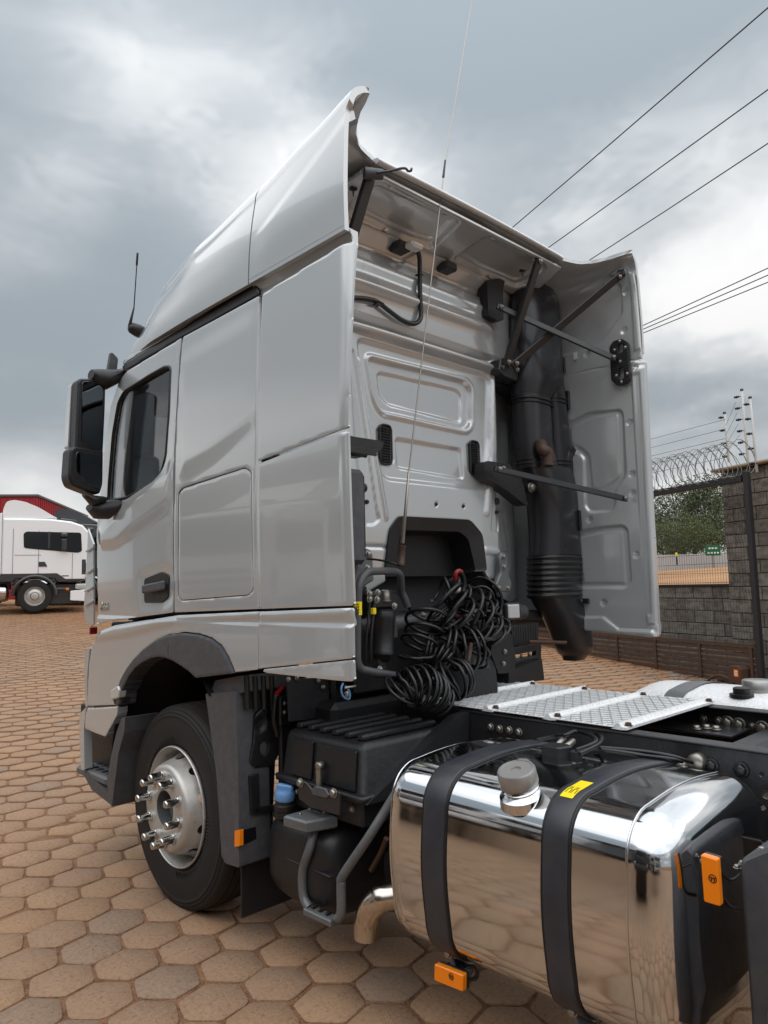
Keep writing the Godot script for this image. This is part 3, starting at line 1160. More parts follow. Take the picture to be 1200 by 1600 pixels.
# ---------------------------------------------------------------- the truck
func skin_x(z: float, y: float) -> float:
	var x := 1.245
	if z < -1.9: x -= (0.02 if y > 1.45 else 0.006) * pow((-1.9 - z) / 0.6, 2.0)
	if z > -0.06: x -= 0.02 * pow((z + 0.06) / 0.06, 2.0)
	if y > 2.3: x -= 0.022 * pow((y - 2.3) / 0.7, 2.0)
	if y < 2.2 and y > 1.5: x -= 0.010 * pow((2.2 - y) / 0.7, 2.0)
	x += 0.004 * sin((z + 0.65) * 2.2)
	return x

func left_skin(z: float, y: float, h: float) -> Vector3:
	return Vector3(-skin_x(z, y) - h, y, z)

func side_poly(a: Array, r := 0.012) -> PackedVector2Array:
	return rpoly(side_uv(-1.245, a), r, 4)

func knots(x: float, k: Array) -> float:
	if x <= k[0]: return k[1]
	for i in range(2, k.size(), 2):
		if x <= k[i]:
			var t: float = (x - k[i - 2]) / (k[i] - k[i - 2])
			t = t * t * (3 - 2 * t) * 0.5 + t * 0.5
			return lerpf(k[i - 1], k[i + 1], t)
	return k[k.size() - 1]

func make_truck() -> void:
	truck = thing("tractor_truck", "silver grey tractor unit with tall sleeper cab, open rear fairings and polished fuel tank", "truck", Vector3.ZERO)
	cab_side()
	cab_lower()
	cab_mirrors()
	cab_shell()
	roof()
	rear_wall()
	right_fairing()
	air_duct()
	struts()
	front_wheel()
	chassis()
	battery_and_step()
	fuel_tank()
	behind_cab()
	rear_fender()

func cab_side() -> void:
	var hole := side_poly([262, 572, 262, 640, 258, 712, 251, 738, 240, 753, 198, 778, 167, 783, 168, 760, 174, 677, 181, 628, 189, 612, 228, 586, 252, 572], 0.03)
	var door := part("door", truck, sheet(left_skin, side_poly([266.5, 957, 160, 971.5, 147.5, 976, 146.5, 830, 151, 795, 160, 700, 168, 634, 180, 595, 192, 579.5, 276.3, 526, 274.5, 560, 273, 640, 270, 740], 0.008), [hole,
		side_poly([224, 906, 250, 894, 261, 899, 259, 932, 250, 940, 223, 941], 0.02)],
		[feat(side_poly([240, 745, 263, 735, 268, 720, 270, 740, 262, 790, 180, 850, 155, 852, 152, 830], 0.05), 0.012, 0.10),
		feat(side_poly([215, 897, 252, 884, 270, 892, 268, 938, 252, 950, 215, 950], 0.04), -0.006, 0.06)], 0.0095, 0.03, 0.003), M.paint)
	# window frame and pane
	var st := begin()
	var fr := PackedVector3Array()
	for p in hole: fr.append(left_skin(p.x, p.y, -0.004))
	fr.append(fr[0])
	tube(st, fr, 0.011, 6, false)
	part("window_seal", door, done(st), M.black_plastic)
	part("window", door, sheet(func(z, y, h): return left_skin(z, y, h - 0.018), hole, [], [], 0.03, 0.004, 0.0), M.window_glass)
	# handle: dark bowl with a grip
	st = begin()
	slab(st, side_frame(-1.235), side_poly([222, 904, 250, 893, 262, 898, 260, 934, 250, 942, 222, 942], 0.02), 0.03, 0.004)
	part("handle_bowl", door, done(st), M.black_plastic)
	st = begin()
	var h0 := at_x(223, 921, -1.262)
	var h1 := at_x(257, 914, -1.262)
	bar(st, h0, h1, 0.018, 0.048, Vector3.UP, 0.008)
	part("handle", door, done(st), M.grey_plastic)
	# model numerals on the door
	var tm := TextMesh.new()
	tm.text = "2651"
	tm.font_size = 60
	tm.pixel_size = 0.0011
	tm.depth = 0.006
	var np := at_x(154, 947, -1.245)
	part("numerals", door, tm, M.chrome, Transform3D(Basis(Vector3(-0.05, 0, 1).normalized(), Vector3.UP, Vector3(-1, 0, -0.05).normalized()), Vector3(-skin_x(np.z, np.y) - 0.006, np.y, np.z + 0.06)))
	# fixed panel with its locker lid
	var lid := side_poly([278, 771, 285, 763, 382, 731.5, 391.5, 738, 393, 921, 386, 929, 280, 937.5, 275.5, 930], 0.02)
	var lid_hole := side_poly([277, 769, 284, 761.2, 382.5, 729.7, 392.8, 736.5, 394.3, 922, 387, 930.6, 279.5, 939.2, 274.3, 931], 0.02)
	var bulge := side_poly([279, 560, 396, 490, 399, 655, 330, 712, 281, 740], 0.08)
	var pan := part("side_panel", truck, sheet(left_skin, side_poly([278.2, 525, 398, 460.5, 401.5, 951.5, 269.3, 957, 271.5, 745, 274.5, 640], 0.008), [lid_hole], [feat(bulge, 0.006, 0.13)], 0.0095, 0.03, 0.003), M.paint)
	part("locker_lid", pan, sheet(func(z, y, h): return left_skin(z, y, h - 0.002), lid, [], [], 0.0095, 0.02, 0.003), M.paint)
	st = begin()
	slab(st, side_frame(-1.215), lid_hole, 0.01, 0.0)
	part("locker_seal", pan, done(st), M.black_plastic)
	# rear side fairing in two leaves, with the two low panels
	part("side_fairing", truck, sheet(left_skin, side_poly([403.5, 457, 541.5, 371, 541, 668, 402.7, 720.5], 0.006), [], [], 0.0095, 0.010, 0.003), M.paint)
	part("side_fairing", truck, sheet(left_skin, side_poly([402.8, 725, 541, 673, 547, 946.3, 404.5, 951.5], 0.006), [], [], 0.0095, 0.010, 0.003), M.paint)
	part("lower_fairing", truck, sheet(left_skin, side_poly([404.5, 956, 547, 950, 548.3, 1029, 404.5, 1044.5], 0.006), [], [feat(side_poly([404, 955, 548, 949, 548, 964, 404, 971], 0.004), 0.012, 0.05)], 0.0095, 0.010, 0.003), M.paint)
	part("fairing_flap", truck, sheet(left_skin, side_poly([404.5, 1046.5, 548.3, 1031.5, 549.5, 1065, 541, 1064.5, 418, 1051.5], 0.004), [], [], 0.0095, 0.010, 0.003), M.paint)
	# dark backing behind the seams
	st = begin()
	slab(st, side_frame(-1.185), side_poly([185, 970, 270, 955, 270, 530, 263, 535, 264, 568, 264, 640, 260, 715, 252, 745, 242, 757, 200, 782, 185, 790], 0.01), 0.012, 0.0)
	part("door_backing", truck, done(st), M.cab_inside)
	st = begin()
	slab(st, side_frame(-1.185), side_uv(-1.245, [268, 960, 268, 526, 406, 452, 408, 955]), 0.012, 0.0)
	part("panel_backing", truck, done(st), M.cab_inside)
	# strip under the roof
	part("black_strip", truck, sheet(func(z, y, h): return left_skin(z, y, h - 0.004), side_poly([192, 562, 277, 508.5, 384, 437.5, 389, 438.5, 397.5, 456, 277.5, 522.5, 192, 575, 184, 578, 183, 570], 0.006), [], [], 0.01, 0.03, 0.006), M.strip_black)
	part("trim_strip", truck, sheet(func(z, y, h): return left_skin(z, y, h - 0.008), side_poly([192, 555.5, 277, 502, 379, 432.5, 384, 436, 277, 507, 192, 560.5, 183, 568, 183, 561], 0.003), [], [], 0.008, 0.03, 0.004), M.paint)

func cab_lower() -> void:
	var arch := [367, 1050, 357, 1026, 346, 1008, 330, 996, 312, 990, 288, 987, 263, 990.5, 244, 999, 226, 1012.5, 211, 1028, 200, 1043, 192, 1058, 186.5, 1072, 184.5, 1101]
	var wing := [404, 955.5, 276, 961.5, 180, 977, 156, 987, 143, 1008, 138, 1040, 135, 1103]
	wing.append_array([184, 1101])
	var rev := []
	for i in range(arch.size() - 4, -2, -2): rev.append_array([arch[i], arch[i + 1]])
	var poly := wing.duplicate()
	poly.append_array(rev)
	poly.append_array([403.5, 1046])
	part("front_wing", truck, sheet(left_skin, side_uv(-1.245, poly), [], [feat(side_poly([404, 956, 276, 962, 180, 978, 160, 985, 150, 1000, 200, 992, 276, 972, 404, 965], 0.004), 0.014, 0.05), groove(Vector2(-1.415, 1.53), Vector2(-1.415, 1.41), -0.005, 0.002, 0.006)], 0.009, 0.025, 0.003), M.paint)
	# dark arch trim
	var inner := [307, 1059, 297, 1049, 284, 1040, 271, 1032, 259, 1027.5, 248, 1026, 238, 1027.5, 225, 1034, 213, 1043, 204, 1055, 197, 1068, 190, 1083, 188, 1100]
	var a := []
	for i in range(0, arch.size(), 2): a.append_array([arch[i] - 1.0 if i > 8 else arch[i] - 0.5, arch[i + 1] + 2.0])
	for i in range(inner.size() - 2, -2, -2): a.append_array([inner[i], inner[i + 1]])
	part("arch_trim", truck, sheet(func(z, y, h): return left_skin(z, y, h + 0.012), side_uv(-1.245, a), [], [groove(Vector2(-1.455, 1.36), Vector2(-1.455, 1.22), -0.006, 0.002, 0.006)], 0.008, 0.10, 0.006), M.grey_plastic)
	# wheel housing behind the arch
	var st := begin()
	var c := Vector2(-1.56, 0.52)
	for k in 20:
		var t0 := lerpf(0.8, PI * 1.02, k / 20.0)
		var t1 := lerpf(0.8, PI * 1.02, (k + 1) / 20.0)
		var p0 := c + Vector2(cos(t0), sin(t0)) * Vector2(0.67, 0.86)
		var p1 := c + Vector2(cos(t1), sin(t1)) * Vector2(0.67, 0.86)
		quad(st, Vector3(-1.225, p0.y, p0.x), Vector3(-1.225, p1.y, p1.x), Vector3(-0.62, p1.y, p1.x), Vector3(-0.62, p0.y, p0.x), 1)
		quad(st, Vector3(-0.62, p0.y, p0.x), Vector3(-0.62, p1.y, p1.x), Vector3(-0.60, p1.y - 0.02, p1.x), Vector3(-0.60, p0.y - 0.02, p0.x), 2)
		tri(st, Vector3(-0.62, p0.y, p0.x), Vector3(-0.62, c.y, c.x), Vector3(-0.62, p1.y, p1.x), 3)
	part("wheel_housing", truck, done(st), M.black_plastic)
	# clear marker lamp at the front of the arch
	st = begin()
	slab(st, side_frame(-1.268), side_poly([178, 1078, 190, 1071, 192, 1078, 190, 1090, 179, 1093], 0.008), 0.05, 0.006)
	var ml := part("marker_lamp", truck, done(st), M.lamp_lens)
	st = begin()
	slab(st, side_frame(-1.25), side_poly([178, 1093, 191, 1090, 191, 1099, 180, 1100], 0.004), 0.05, 0.004)
	part("lamp_holder", ml, done(st), M.black_plastic)
	# bumper corner, its step and the dark fin behind it
	part("bumper_corner", truck, sheet(left_skin, side_poly([135.5, 1107, 184, 1104.5, 182, 1118, 164, 1151, 131.5, 1139, 132, 1118], 0.012), [], [], 0.008, 0.06, 0.004), M.paint)
	st = begin()
	slab(st, side_frame(-1.10), rpoly(side_uv(-1.10, [126, 1100, 186, 1100, 186, 1200, 178, 1240, 160, 1236, 126, 1204]), 0.01), 0.2, 0.004)
	part("step_recess", truck, done(st), M.black_plastic)
	st = begin()
	var z0 := at_x(127, 1200, -1.19).z
	var sy := at_x(150, 1206, -1.19).y
	box(st, Vector3(-1.10, sy - 0.02, z0 + 0.22), Vector3(0.24, 0.05, 0.46), 0.012)
	var stp := part("entry_step", truck, done(st), M.grey_steel)
	for i in 5:
		for j in 2:
			part("tread_pad", stp, box_mesh(Vector3(-1.16 + j * 0.07, sy + 0.0075, z0 + 0.06 + i * 0.08), Vector3(0.045, 0.008, 0.04), 0.002), M.black_plastic)
	st = begin()
	slab(st, side_frame(-1.225), side_poly([127, 1206, 163, 1240, 172, 1262, 138, 1235, 128, 1216], 0.008), 0.24, 0.006)
	part("step_skirt", truck, done(st), M.grey_plastic)
	st = begin()
	slab(st, side_frame(-1.238), side_poly([188, 1122, 194, 1120, 192, 1145, 183, 1178, 176, 1235, 173, 1262, 169, 1255, 165, 1225, 172, 1180, 180, 1145], 0.01), 0.2, 0.006)
	part("splash_fin", truck, done(st), M.grey_plastic)
	# strip of bumper seen edge-on ahead of the wing
	for q in [[138, 1012, 139.5, 1013, 136, 1060, 136, 1104.5, 133.5, 1104.5, 132, 1060, 133, 1018], [133.5, 1106, 134, 1107, 131, 1140, 132, 1202, 127, 1203, 124, 1160, 124, 1116]]:
		st = begin()
		slab(st, side_frame(-1.236), rpoly(side_uv(-1.236, q), 0.006), 0.05, 0.008)
		part("bumper_edge", truck, done(st), M.paint)
	st = begin()
	box(st, at_x(146, 985, -1.12), Vector3(0.05, 0.05, 0.02), 0.006)
	part("side_reflector", truck, done(st), M.red_plastic)
	# the raised front flap, ribbed on its inner face
	var fl := part("front_flap", truck, slab_mesh(side_frame(-1.19), side_uv(-1.19, [137.5, 826, 146, 850, 146, 975, 142, 979, 134, 972, 130.5, 950, 134, 900]), 0.012, 0.003), M.paint)
	for v in [862, 896, 924, 946]:
		st = begin()
		bar(st, at_x(134.5 if v < 900 else 132.5, v, -1.2), at_x(146, v - 8, -1.2), 0.01, 0.012)
		part("rib", fl, done(st), M.paint)

func cab_mirrors() -> void:
	var z := -2.22
	var mir := part("mirror", truck, slab_mesh(rear_frame(z - 0.09), rpoly(rear_uv(z, [120, 597, 123, 592, 146, 592.5, 157, 598, 163.5, 604, 162.5, 640, 159, 712, 115.5, 704]), 0.02), 0.11, 0.01), M.black_plastic)
	part("mirror_glass", mir, slab_mesh(Transform3D(Basis.IDENTITY, Vector3(0, 0, z + 0.014)), rpoly(rear_uv(z, [126, 597, 150, 597.5, 158.5, 608, 156, 703, 146, 705, 125, 693]), 0.02), 0.012, 0.002), M.mirror_glass)
	var low := part("wide_mirror", truck, slab_mesh(rear_frame(z - 0.10), rpoly(rear_uv(z, [107, 703, 113, 698, 159, 704, 158, 757, 153.5, 772, 145, 773, 109, 759, 104, 745]), 0.02), 0.13, 0.012), M.black_plastic)
	part("mirror_glass", low, slab_mesh(Transform3D(Basis.IDENTITY, Vector3(0, 0, z + 0.022)), rpoly(rear_uv(z, [115.5, 707, 151, 712.5, 156, 724, 154, 767, 136, 759.5, 117, 740]), 0.02), 0.012, 0.002), M.mirror_glass)
	part("mirror_cover", mir, slab_mesh(rear_frame(z - 0.14), rpoly(rear_uv(z, [119, 598, 123, 592, 146, 592.5, 157, 598, 160, 604, 156, 690, 113.5, 697]), 0.02), 0.06, 0.02), M.paint)
	var st := begin()
	loft(st, [arm_ring(at_z(142, 585, z), 0.03, 0.05), arm_ring(at_z(150, 590, z), 0.055, 0.06), arm_ring(at_z(166, 593, z + 0.02), 0.065, 0.06), arm_ring(at_x(186, 588, -1.21), 0.045, 0.07), arm_ring(at_x(192, 584, -1.15), 0.04, 0.07)])
	part("mirror_arm", truck, done(st), M.black_plastic)
	st = begin()
	loft(st, [arm_ring(at_z(131, 773, z), 0.012, 0.03), arm_ring(at_z(142, 781, z), 0.03, 0.05), arm_ring(at_z(158, 784, z), 0.035, 0.06), arm_ring(at_x(168, 786, -1.2), 0.035, 0.06)])
	loft(st, [arm_ring(at_x(139, 793, -1.36), 0.02, 0.05), arm_ring(at_x(150, 798, -1.33), 0.05, 0.08), arm_ring(at_x(170, 796, -1.27), 0.06, 0.09), arm_ring(at_x(192, 786, -1.23), 0.02, 0.06)])
	part("mirror_arm", truck, done(st), M.black_plastic)
	# small camera bracket above
	st = begin()
	slab(st, rear_frame(-2.28), rpoly(rear_uv(-2.28, [165, 580, 170, 552, 174, 553, 182, 562, 180, 580]), 0.01), 0.03, 0.004)
	part("camera_bracket", truck, done(st), M.grey_plastic)

func arm_ring(c: Vector3, hy: float, hz: float) -> PackedVector3Array:
	var o := PackedVector3Array()
	for k in 12:
		var a := TAU * k / 12
		o.append(c + Vector3(0, sin(a) * hy, cos(a) * hz))
	return o

func cab_shell() -> void:
	# the hollow cab: floor, firewall, windscreen, far side with its window, dark lining
	var st := begin()
	box(st, Vector3(0, 1.44, -1.55), Vector3(2.3, 0.05, 1.75), 0.01)
	part("cab_floor", truck, done(st), M.cab_inside)
	st = begin()
	box(st, Vector3(0, 1.82, -2.36), Vector3(2.1, 0.72, 0.1), 0.03)
	part("front_panel", truck, done(st), M.paint)
	st = begin()
	box(st, Vector3(0, 2.08, -2.1), Vector3(2.1, 0.22, 0.46), 0.05)
	part("dashboard", truck, done(st), M.cab_inside)
	st = begin()
	slab(st, Transform3D(Basis(Vector3.RIGHT, -0.12), Vector3(0, 2.18, -2.41)), rpoly(v2([-1.02, 0, 1.02, 0, 0.98, 0.86, -0.98, 0.86]), 0.06), 0.008, 0.001)
	part("windscreen", truck, done(st), M.window_glass)
	for s in [-1.0, 1.0]:
		st = begin()
		bar(st, Vector3(1.08 * s, 2.15, -2.40), Vector3(1.03 * s, 3.1, -2.27), 0.10, 0.08, Vector3.BACK, 0.02)
		part("windscreen_pillar", truck, done(st), M.paint)
	var wh := rpoly(v2([-2.15, 2.2, -1.5, 2.25, -1.5, 2.88, -1.95, 2.85]), 0.05)
	var far := part("far_side", truck, sheet(func(z, y, h): return Vector3(1.2 + h, y, z), v2([-2.38, 1.45, -0.66, 1.45, -0.66, 3.05, -2.2, 3.05]), [wh], [], 0.03, 0.03, 0.004), M.paint)
	part("window", far, sheet(func(z, y, h): return Vector3(1.19 + h, y, z), wh, [], [], 0.1, 0.004, 0.0), M.window_glass)
	st = begin()
	box(st, Vector3(0, 2.95, -1.5), Vector3(2.25, 0.03, 1.6), 0.01)
	part("headlining", truck, done(st), M.cab_inside)
	st = begin()
	box(st, Vector3(0, 2.25, -0.90), Vector3(2.0, 1.5, 0.02), 0.004)
	part("rear_lining", truck, done(st), M.cab_inside)
	# driver's seat and sun blind seen through the pane
	st = begin()
	obox(st, Transform3D(Basis(Vector3.RIGHT, 0.15), Vector3(-0.55, 2.15, -1.35)), Vector3(0.5, 0.85, 0.16), 0.06)
	obox(st, Transform3D(Basis(Vector3.RIGHT, 0.1), Vector3(-0.55, 2.66, -1.30)), Vector3(0.3, 0.22, 0.12), 0.05)
	box(st, Vector3(-0.55, 1.72, -1.55), Vector3(0.52, 0.18, 0.5), 0.06)
	part("driver_seat", truck, done(st), M.cab_inside)
	st = begin()
	box(st, Vector3(0, 2.86, -2.16), Vector3(2.0, 0.2, 0.03), 0.01)
	part("sun_visor", truck, done(st), M.cab_inside)

# roof height, half width, lean and corner radius along z
func roof_point(s: float, z: float, grow: float) -> Vector3:
	var top := knots(z, [-2.42, 3.16, -2.3, 3.27, -2.1, 3.43, -1.8, 3.53, -1.3, 3.605, -0.7, 3.645, -0.3, 3.69, 0.05, 3.735]) + grow
	var w := knots(z, [-2.4, 1.08, -2.1, 1.19, -1.7, 1.235, -1.3, 1.245]) + grow
	var lean := knots(z, [-2.4, 0.10, -1.9, 0.08, -1.3, 0.055, -0.7, 0.04, 0.0, 0.02])
	var r := knots(z, [-2.4, 0.08, -2.0, 0.15, -1.3, 0.16, -0.7, 0.14, -0.2, 0.11, 0.05, 0.09])
	var y0 := 3.085
	var side := 1.0
	var t := s
	if s > 0.5:
		side = -1.0
		t = 1.0 - s
	t *= 2.0
	var p: Vector2
	var ys: float = max(top - r, y0 + 0.01)
	var rr := top - ys
	if t < 0.34:
		var q := t / 0.34
		p = Vector2(w - lean * q * q, lerpf(y0, ys, q))
		if z > -0.68: p.x += 0.005 * smoothstep(-0.014, 0.014, 3.42 + (z + 0.37) * 0.4 - p.y) * smoothstep(-0.68, -0.5, z) * smoothstep(0.0, 0.35, q)
	elif t < 0.62:
		var a := (t - 0.34) / 0.28 * PI / 2
		p = Vector2(w - lean - rr + cos(a) * rr, ys + sin(a) * rr)
	else:
		var q := (t - 0.62) / 0.38
		q = pow(q, 1.7)
		p = Vector2((w - lean - rr) * (1.0 - q), top + 0.02 * sin(q * PI / 2))
	return Vector3(-p.x * side, p.y, z)

func roof_rear(x: float) -> float:
	return knots(abs(x), [0.78, -0.29, 0.88, -0.262, 0.96, -0.238, 1.03, -0.18, 1.08, -0.10, 1.105, 0.0, 1.12, 0.035, 1.2, 0.02])

func roof_shell(front: float, back: float, grow: float, ns: int, nz: int) -> Array:
	var rows := []
	for i in nz + 1:
		var ring := PackedVector3Array()
		for k in ns + 1:
			var s := float(k) / ns
			var e := back
			if back > -0.1:
				var p := roof_point(s, 0.0, grow)
				e = roof_rear(p.x)
				if p.y < 3.62: e = 0.0 if p.x < 0.0 else 0.02
			ring.append(roof_point(s, lerpf(front, e, float(i) / nz), grow))
		rows.append(ring)
	return rows

func roof() -> void:
	for q in [["roof_fairing", -2.38, -0.705, 26], ["roof_spoiler", -0.695, 0.0, 14]]:
		var outer := roof_shell(q[1], q[2], 0.0, 140, q[3])
		var inner := roof_shell(q[1], q[2], -0.022, 140, q[3])
		var st := begin()
		loft(st, outer, false, false, 1)
		var last: PackedVector3Array = outer[outer.size() - 1]
		var li: PackedVector3Array = inner[inner.size() - 1]
		for k in last.size() - 1: quad(st, last[k], last[k + 1], li[k + 1], li[k], 3)
		var o0: PackedVector3Array = outer[0]
		var i0: PackedVector3Array = inner[0]
		for k in o0.size() - 1: quad(st, o0[k + 1], o0[k], i0[k], i0[k + 1], 4)
		for e in [0, 140]:
			for i in outer.size() - 1: quad(st, outer[i][e], outer[i + 1][e], inner[i + 1][e], inner[i][e], 5 + e)
		var o := part(q[0], truck, done(st), M.paint)
		st = begin()
		for r in inner: r.reverse()
		loft(st, inner, false, false, 1)
		part("inner_skin", o, done(st), M.paint)
	# crease along the spoiler flank and the undercut below it
	var st := begin()
	var band := []
	for i in 15:
		var z := lerpf(-0.70, -0.004, i / 14.0)
		var rise := 0.03 * smoothstep(-0.25, 0.0, z)
		var o := PackedVector3Array()
		for q in [[-1.246, 3.105], [-1.243, 3.098], [-1.212, 3.085], [-1.198, 3.055], [-1.205, 3.03], [-1.17, 3.02], [-1.17, 3.10]]: o.append(Vector3(q[0], q[1] + rise * (0.4 if q[1] < 3.09 else 0.0), z))
		band.append(o)
	loft(st, band, true, true, -1)
	part("undercut", truck, done(st), M.paint)
	# rear lip of the roof
	st = begin()
	var lip := PackedVector3Array()
	for k in 41:
		var x := lerpf(-0.80, 0.80, k / 40.0)
		lip.append(Vector3(x, 3.685 + 0.012 * (1.0 - pow(abs(x) / 0.8, 2.0)), -0.275))
	tube(st, lip, 0.022, 8, true, -1.0, 0.7)
	part("roof_lip", truck, done(st), M.paint)
	# pressed liner under the roof
	var liner := func(x, z, h): return Vector3(x, 3.555 + (z + 0.62) * 0.27 - h, z)
	var fs := []
	for s in [-1.0, 1.0]:
		fs.append(feat(rpoly(v2([0.10 * s, -0.56, 0.30 * s, -0.585, 0.72 * s, -0.575, 0.76 * s, -0.52, 0.74 * s, -0.36, 0.70 * s, -0.335, 0.12 * s, -0.335]), 0.03), -0.026, 0.022))
		fs.append(feat(rpoly(v2([0.13 * s, -0.53, 0.32 * s, -0.555, 0.69 * s, -0.545, 0.71 * s, -0.38, 0.15 * s, -0.365]), 0.03), -0.010, 0.012))
		for d in [[0.45, -0.598], [0.2, -0.35], [0.62, -0.345]]: fs.append(dimple(Vector2(d[0] * s, d[1]), 0.016, -0.012, 0.008))
	part("roof_liner", truck, sheet(liner, v2([-0.92, -0.63, 0.92, -0.63, 0.84, -0.30, -0.84, -0.30]), [], fs, 0.0095, 0.012, 0.004), M.paint)
	for x in [-0.33, 0.06]:
		part("roof_bracket", truck, box_mesh(Vector3(x, 3.515, -0.59), Vector3(0.10, 0.05, 0.09), 0.01), M.black_plastic)
	part("roof_light", truck, box_mesh(at_y(647, 385, 3.505), Vector3(0.095, 0.035, 0.07), 0.012), M.white_plastic)
	# left ear: return flange with its dark clip
	st = begin()
	slab(st, rear_frame(-0.06), rpoly(rear_uv(-0.05, [541, 172, 546, 158, 551, 166, 555, 186, 541, 193]), 0.004), 0.012, 0.002)
	var fl := part("ear_flange", truck, done(st), M.paint)
	st = begin()
	slab(st, rear_frame(-0.07), rpoly(rear_uv(-0.05, [539, 196, 555, 187, 557, 193, 548, 197, 541, 215]), 0.002), 0.03, 0.001)
	part("clip", fl, done(st), M.black_plastic)
	# antenna on the roof corner
	var ab := at_x(207, 516, -1.15)
	st = begin()
	lathe(st, along(ab + Vector3(0.06, 0, 0), ab + Vector3(-0.03, 0.02, 0)), v2([0, 0, 0.04, 0, 0.042, 0.03, 0.035, 0.07, 0.02, 0.085, 0, 0.09]), 14)
	var an := part("roof_antenna", truck, done(st), M.black_plastic)
	st = begin()
	var tip := at_x(215, 395, -1.20)
	rod(st, ab + Vector3(-0.02, 0.02, 0), ab.lerp(tip, 0.3), 0.011, 0.005, 8)
	rod(st, ab.lerp(tip, 0.29), tip, 0.0035, 0.003, 6)
	rod(st, ab.lerp(tip, 0.84), tip, 0.0065, -1, 8)
	part("mast", an, done(st), M.black_plastic)

func wall_place(x: float, y: float, h: float) -> Vector3:
	var z := -0.65 + h
	var e: float = abs(x) - 0.62
	if e > 0: z -= e * e * 0.5
	z -= 0.16 * smoothstep(0.52, 0.74, x)
	if y < 1.95: z -= 0.02 * (1.95 - y)
	return Vector3(x, y, z)

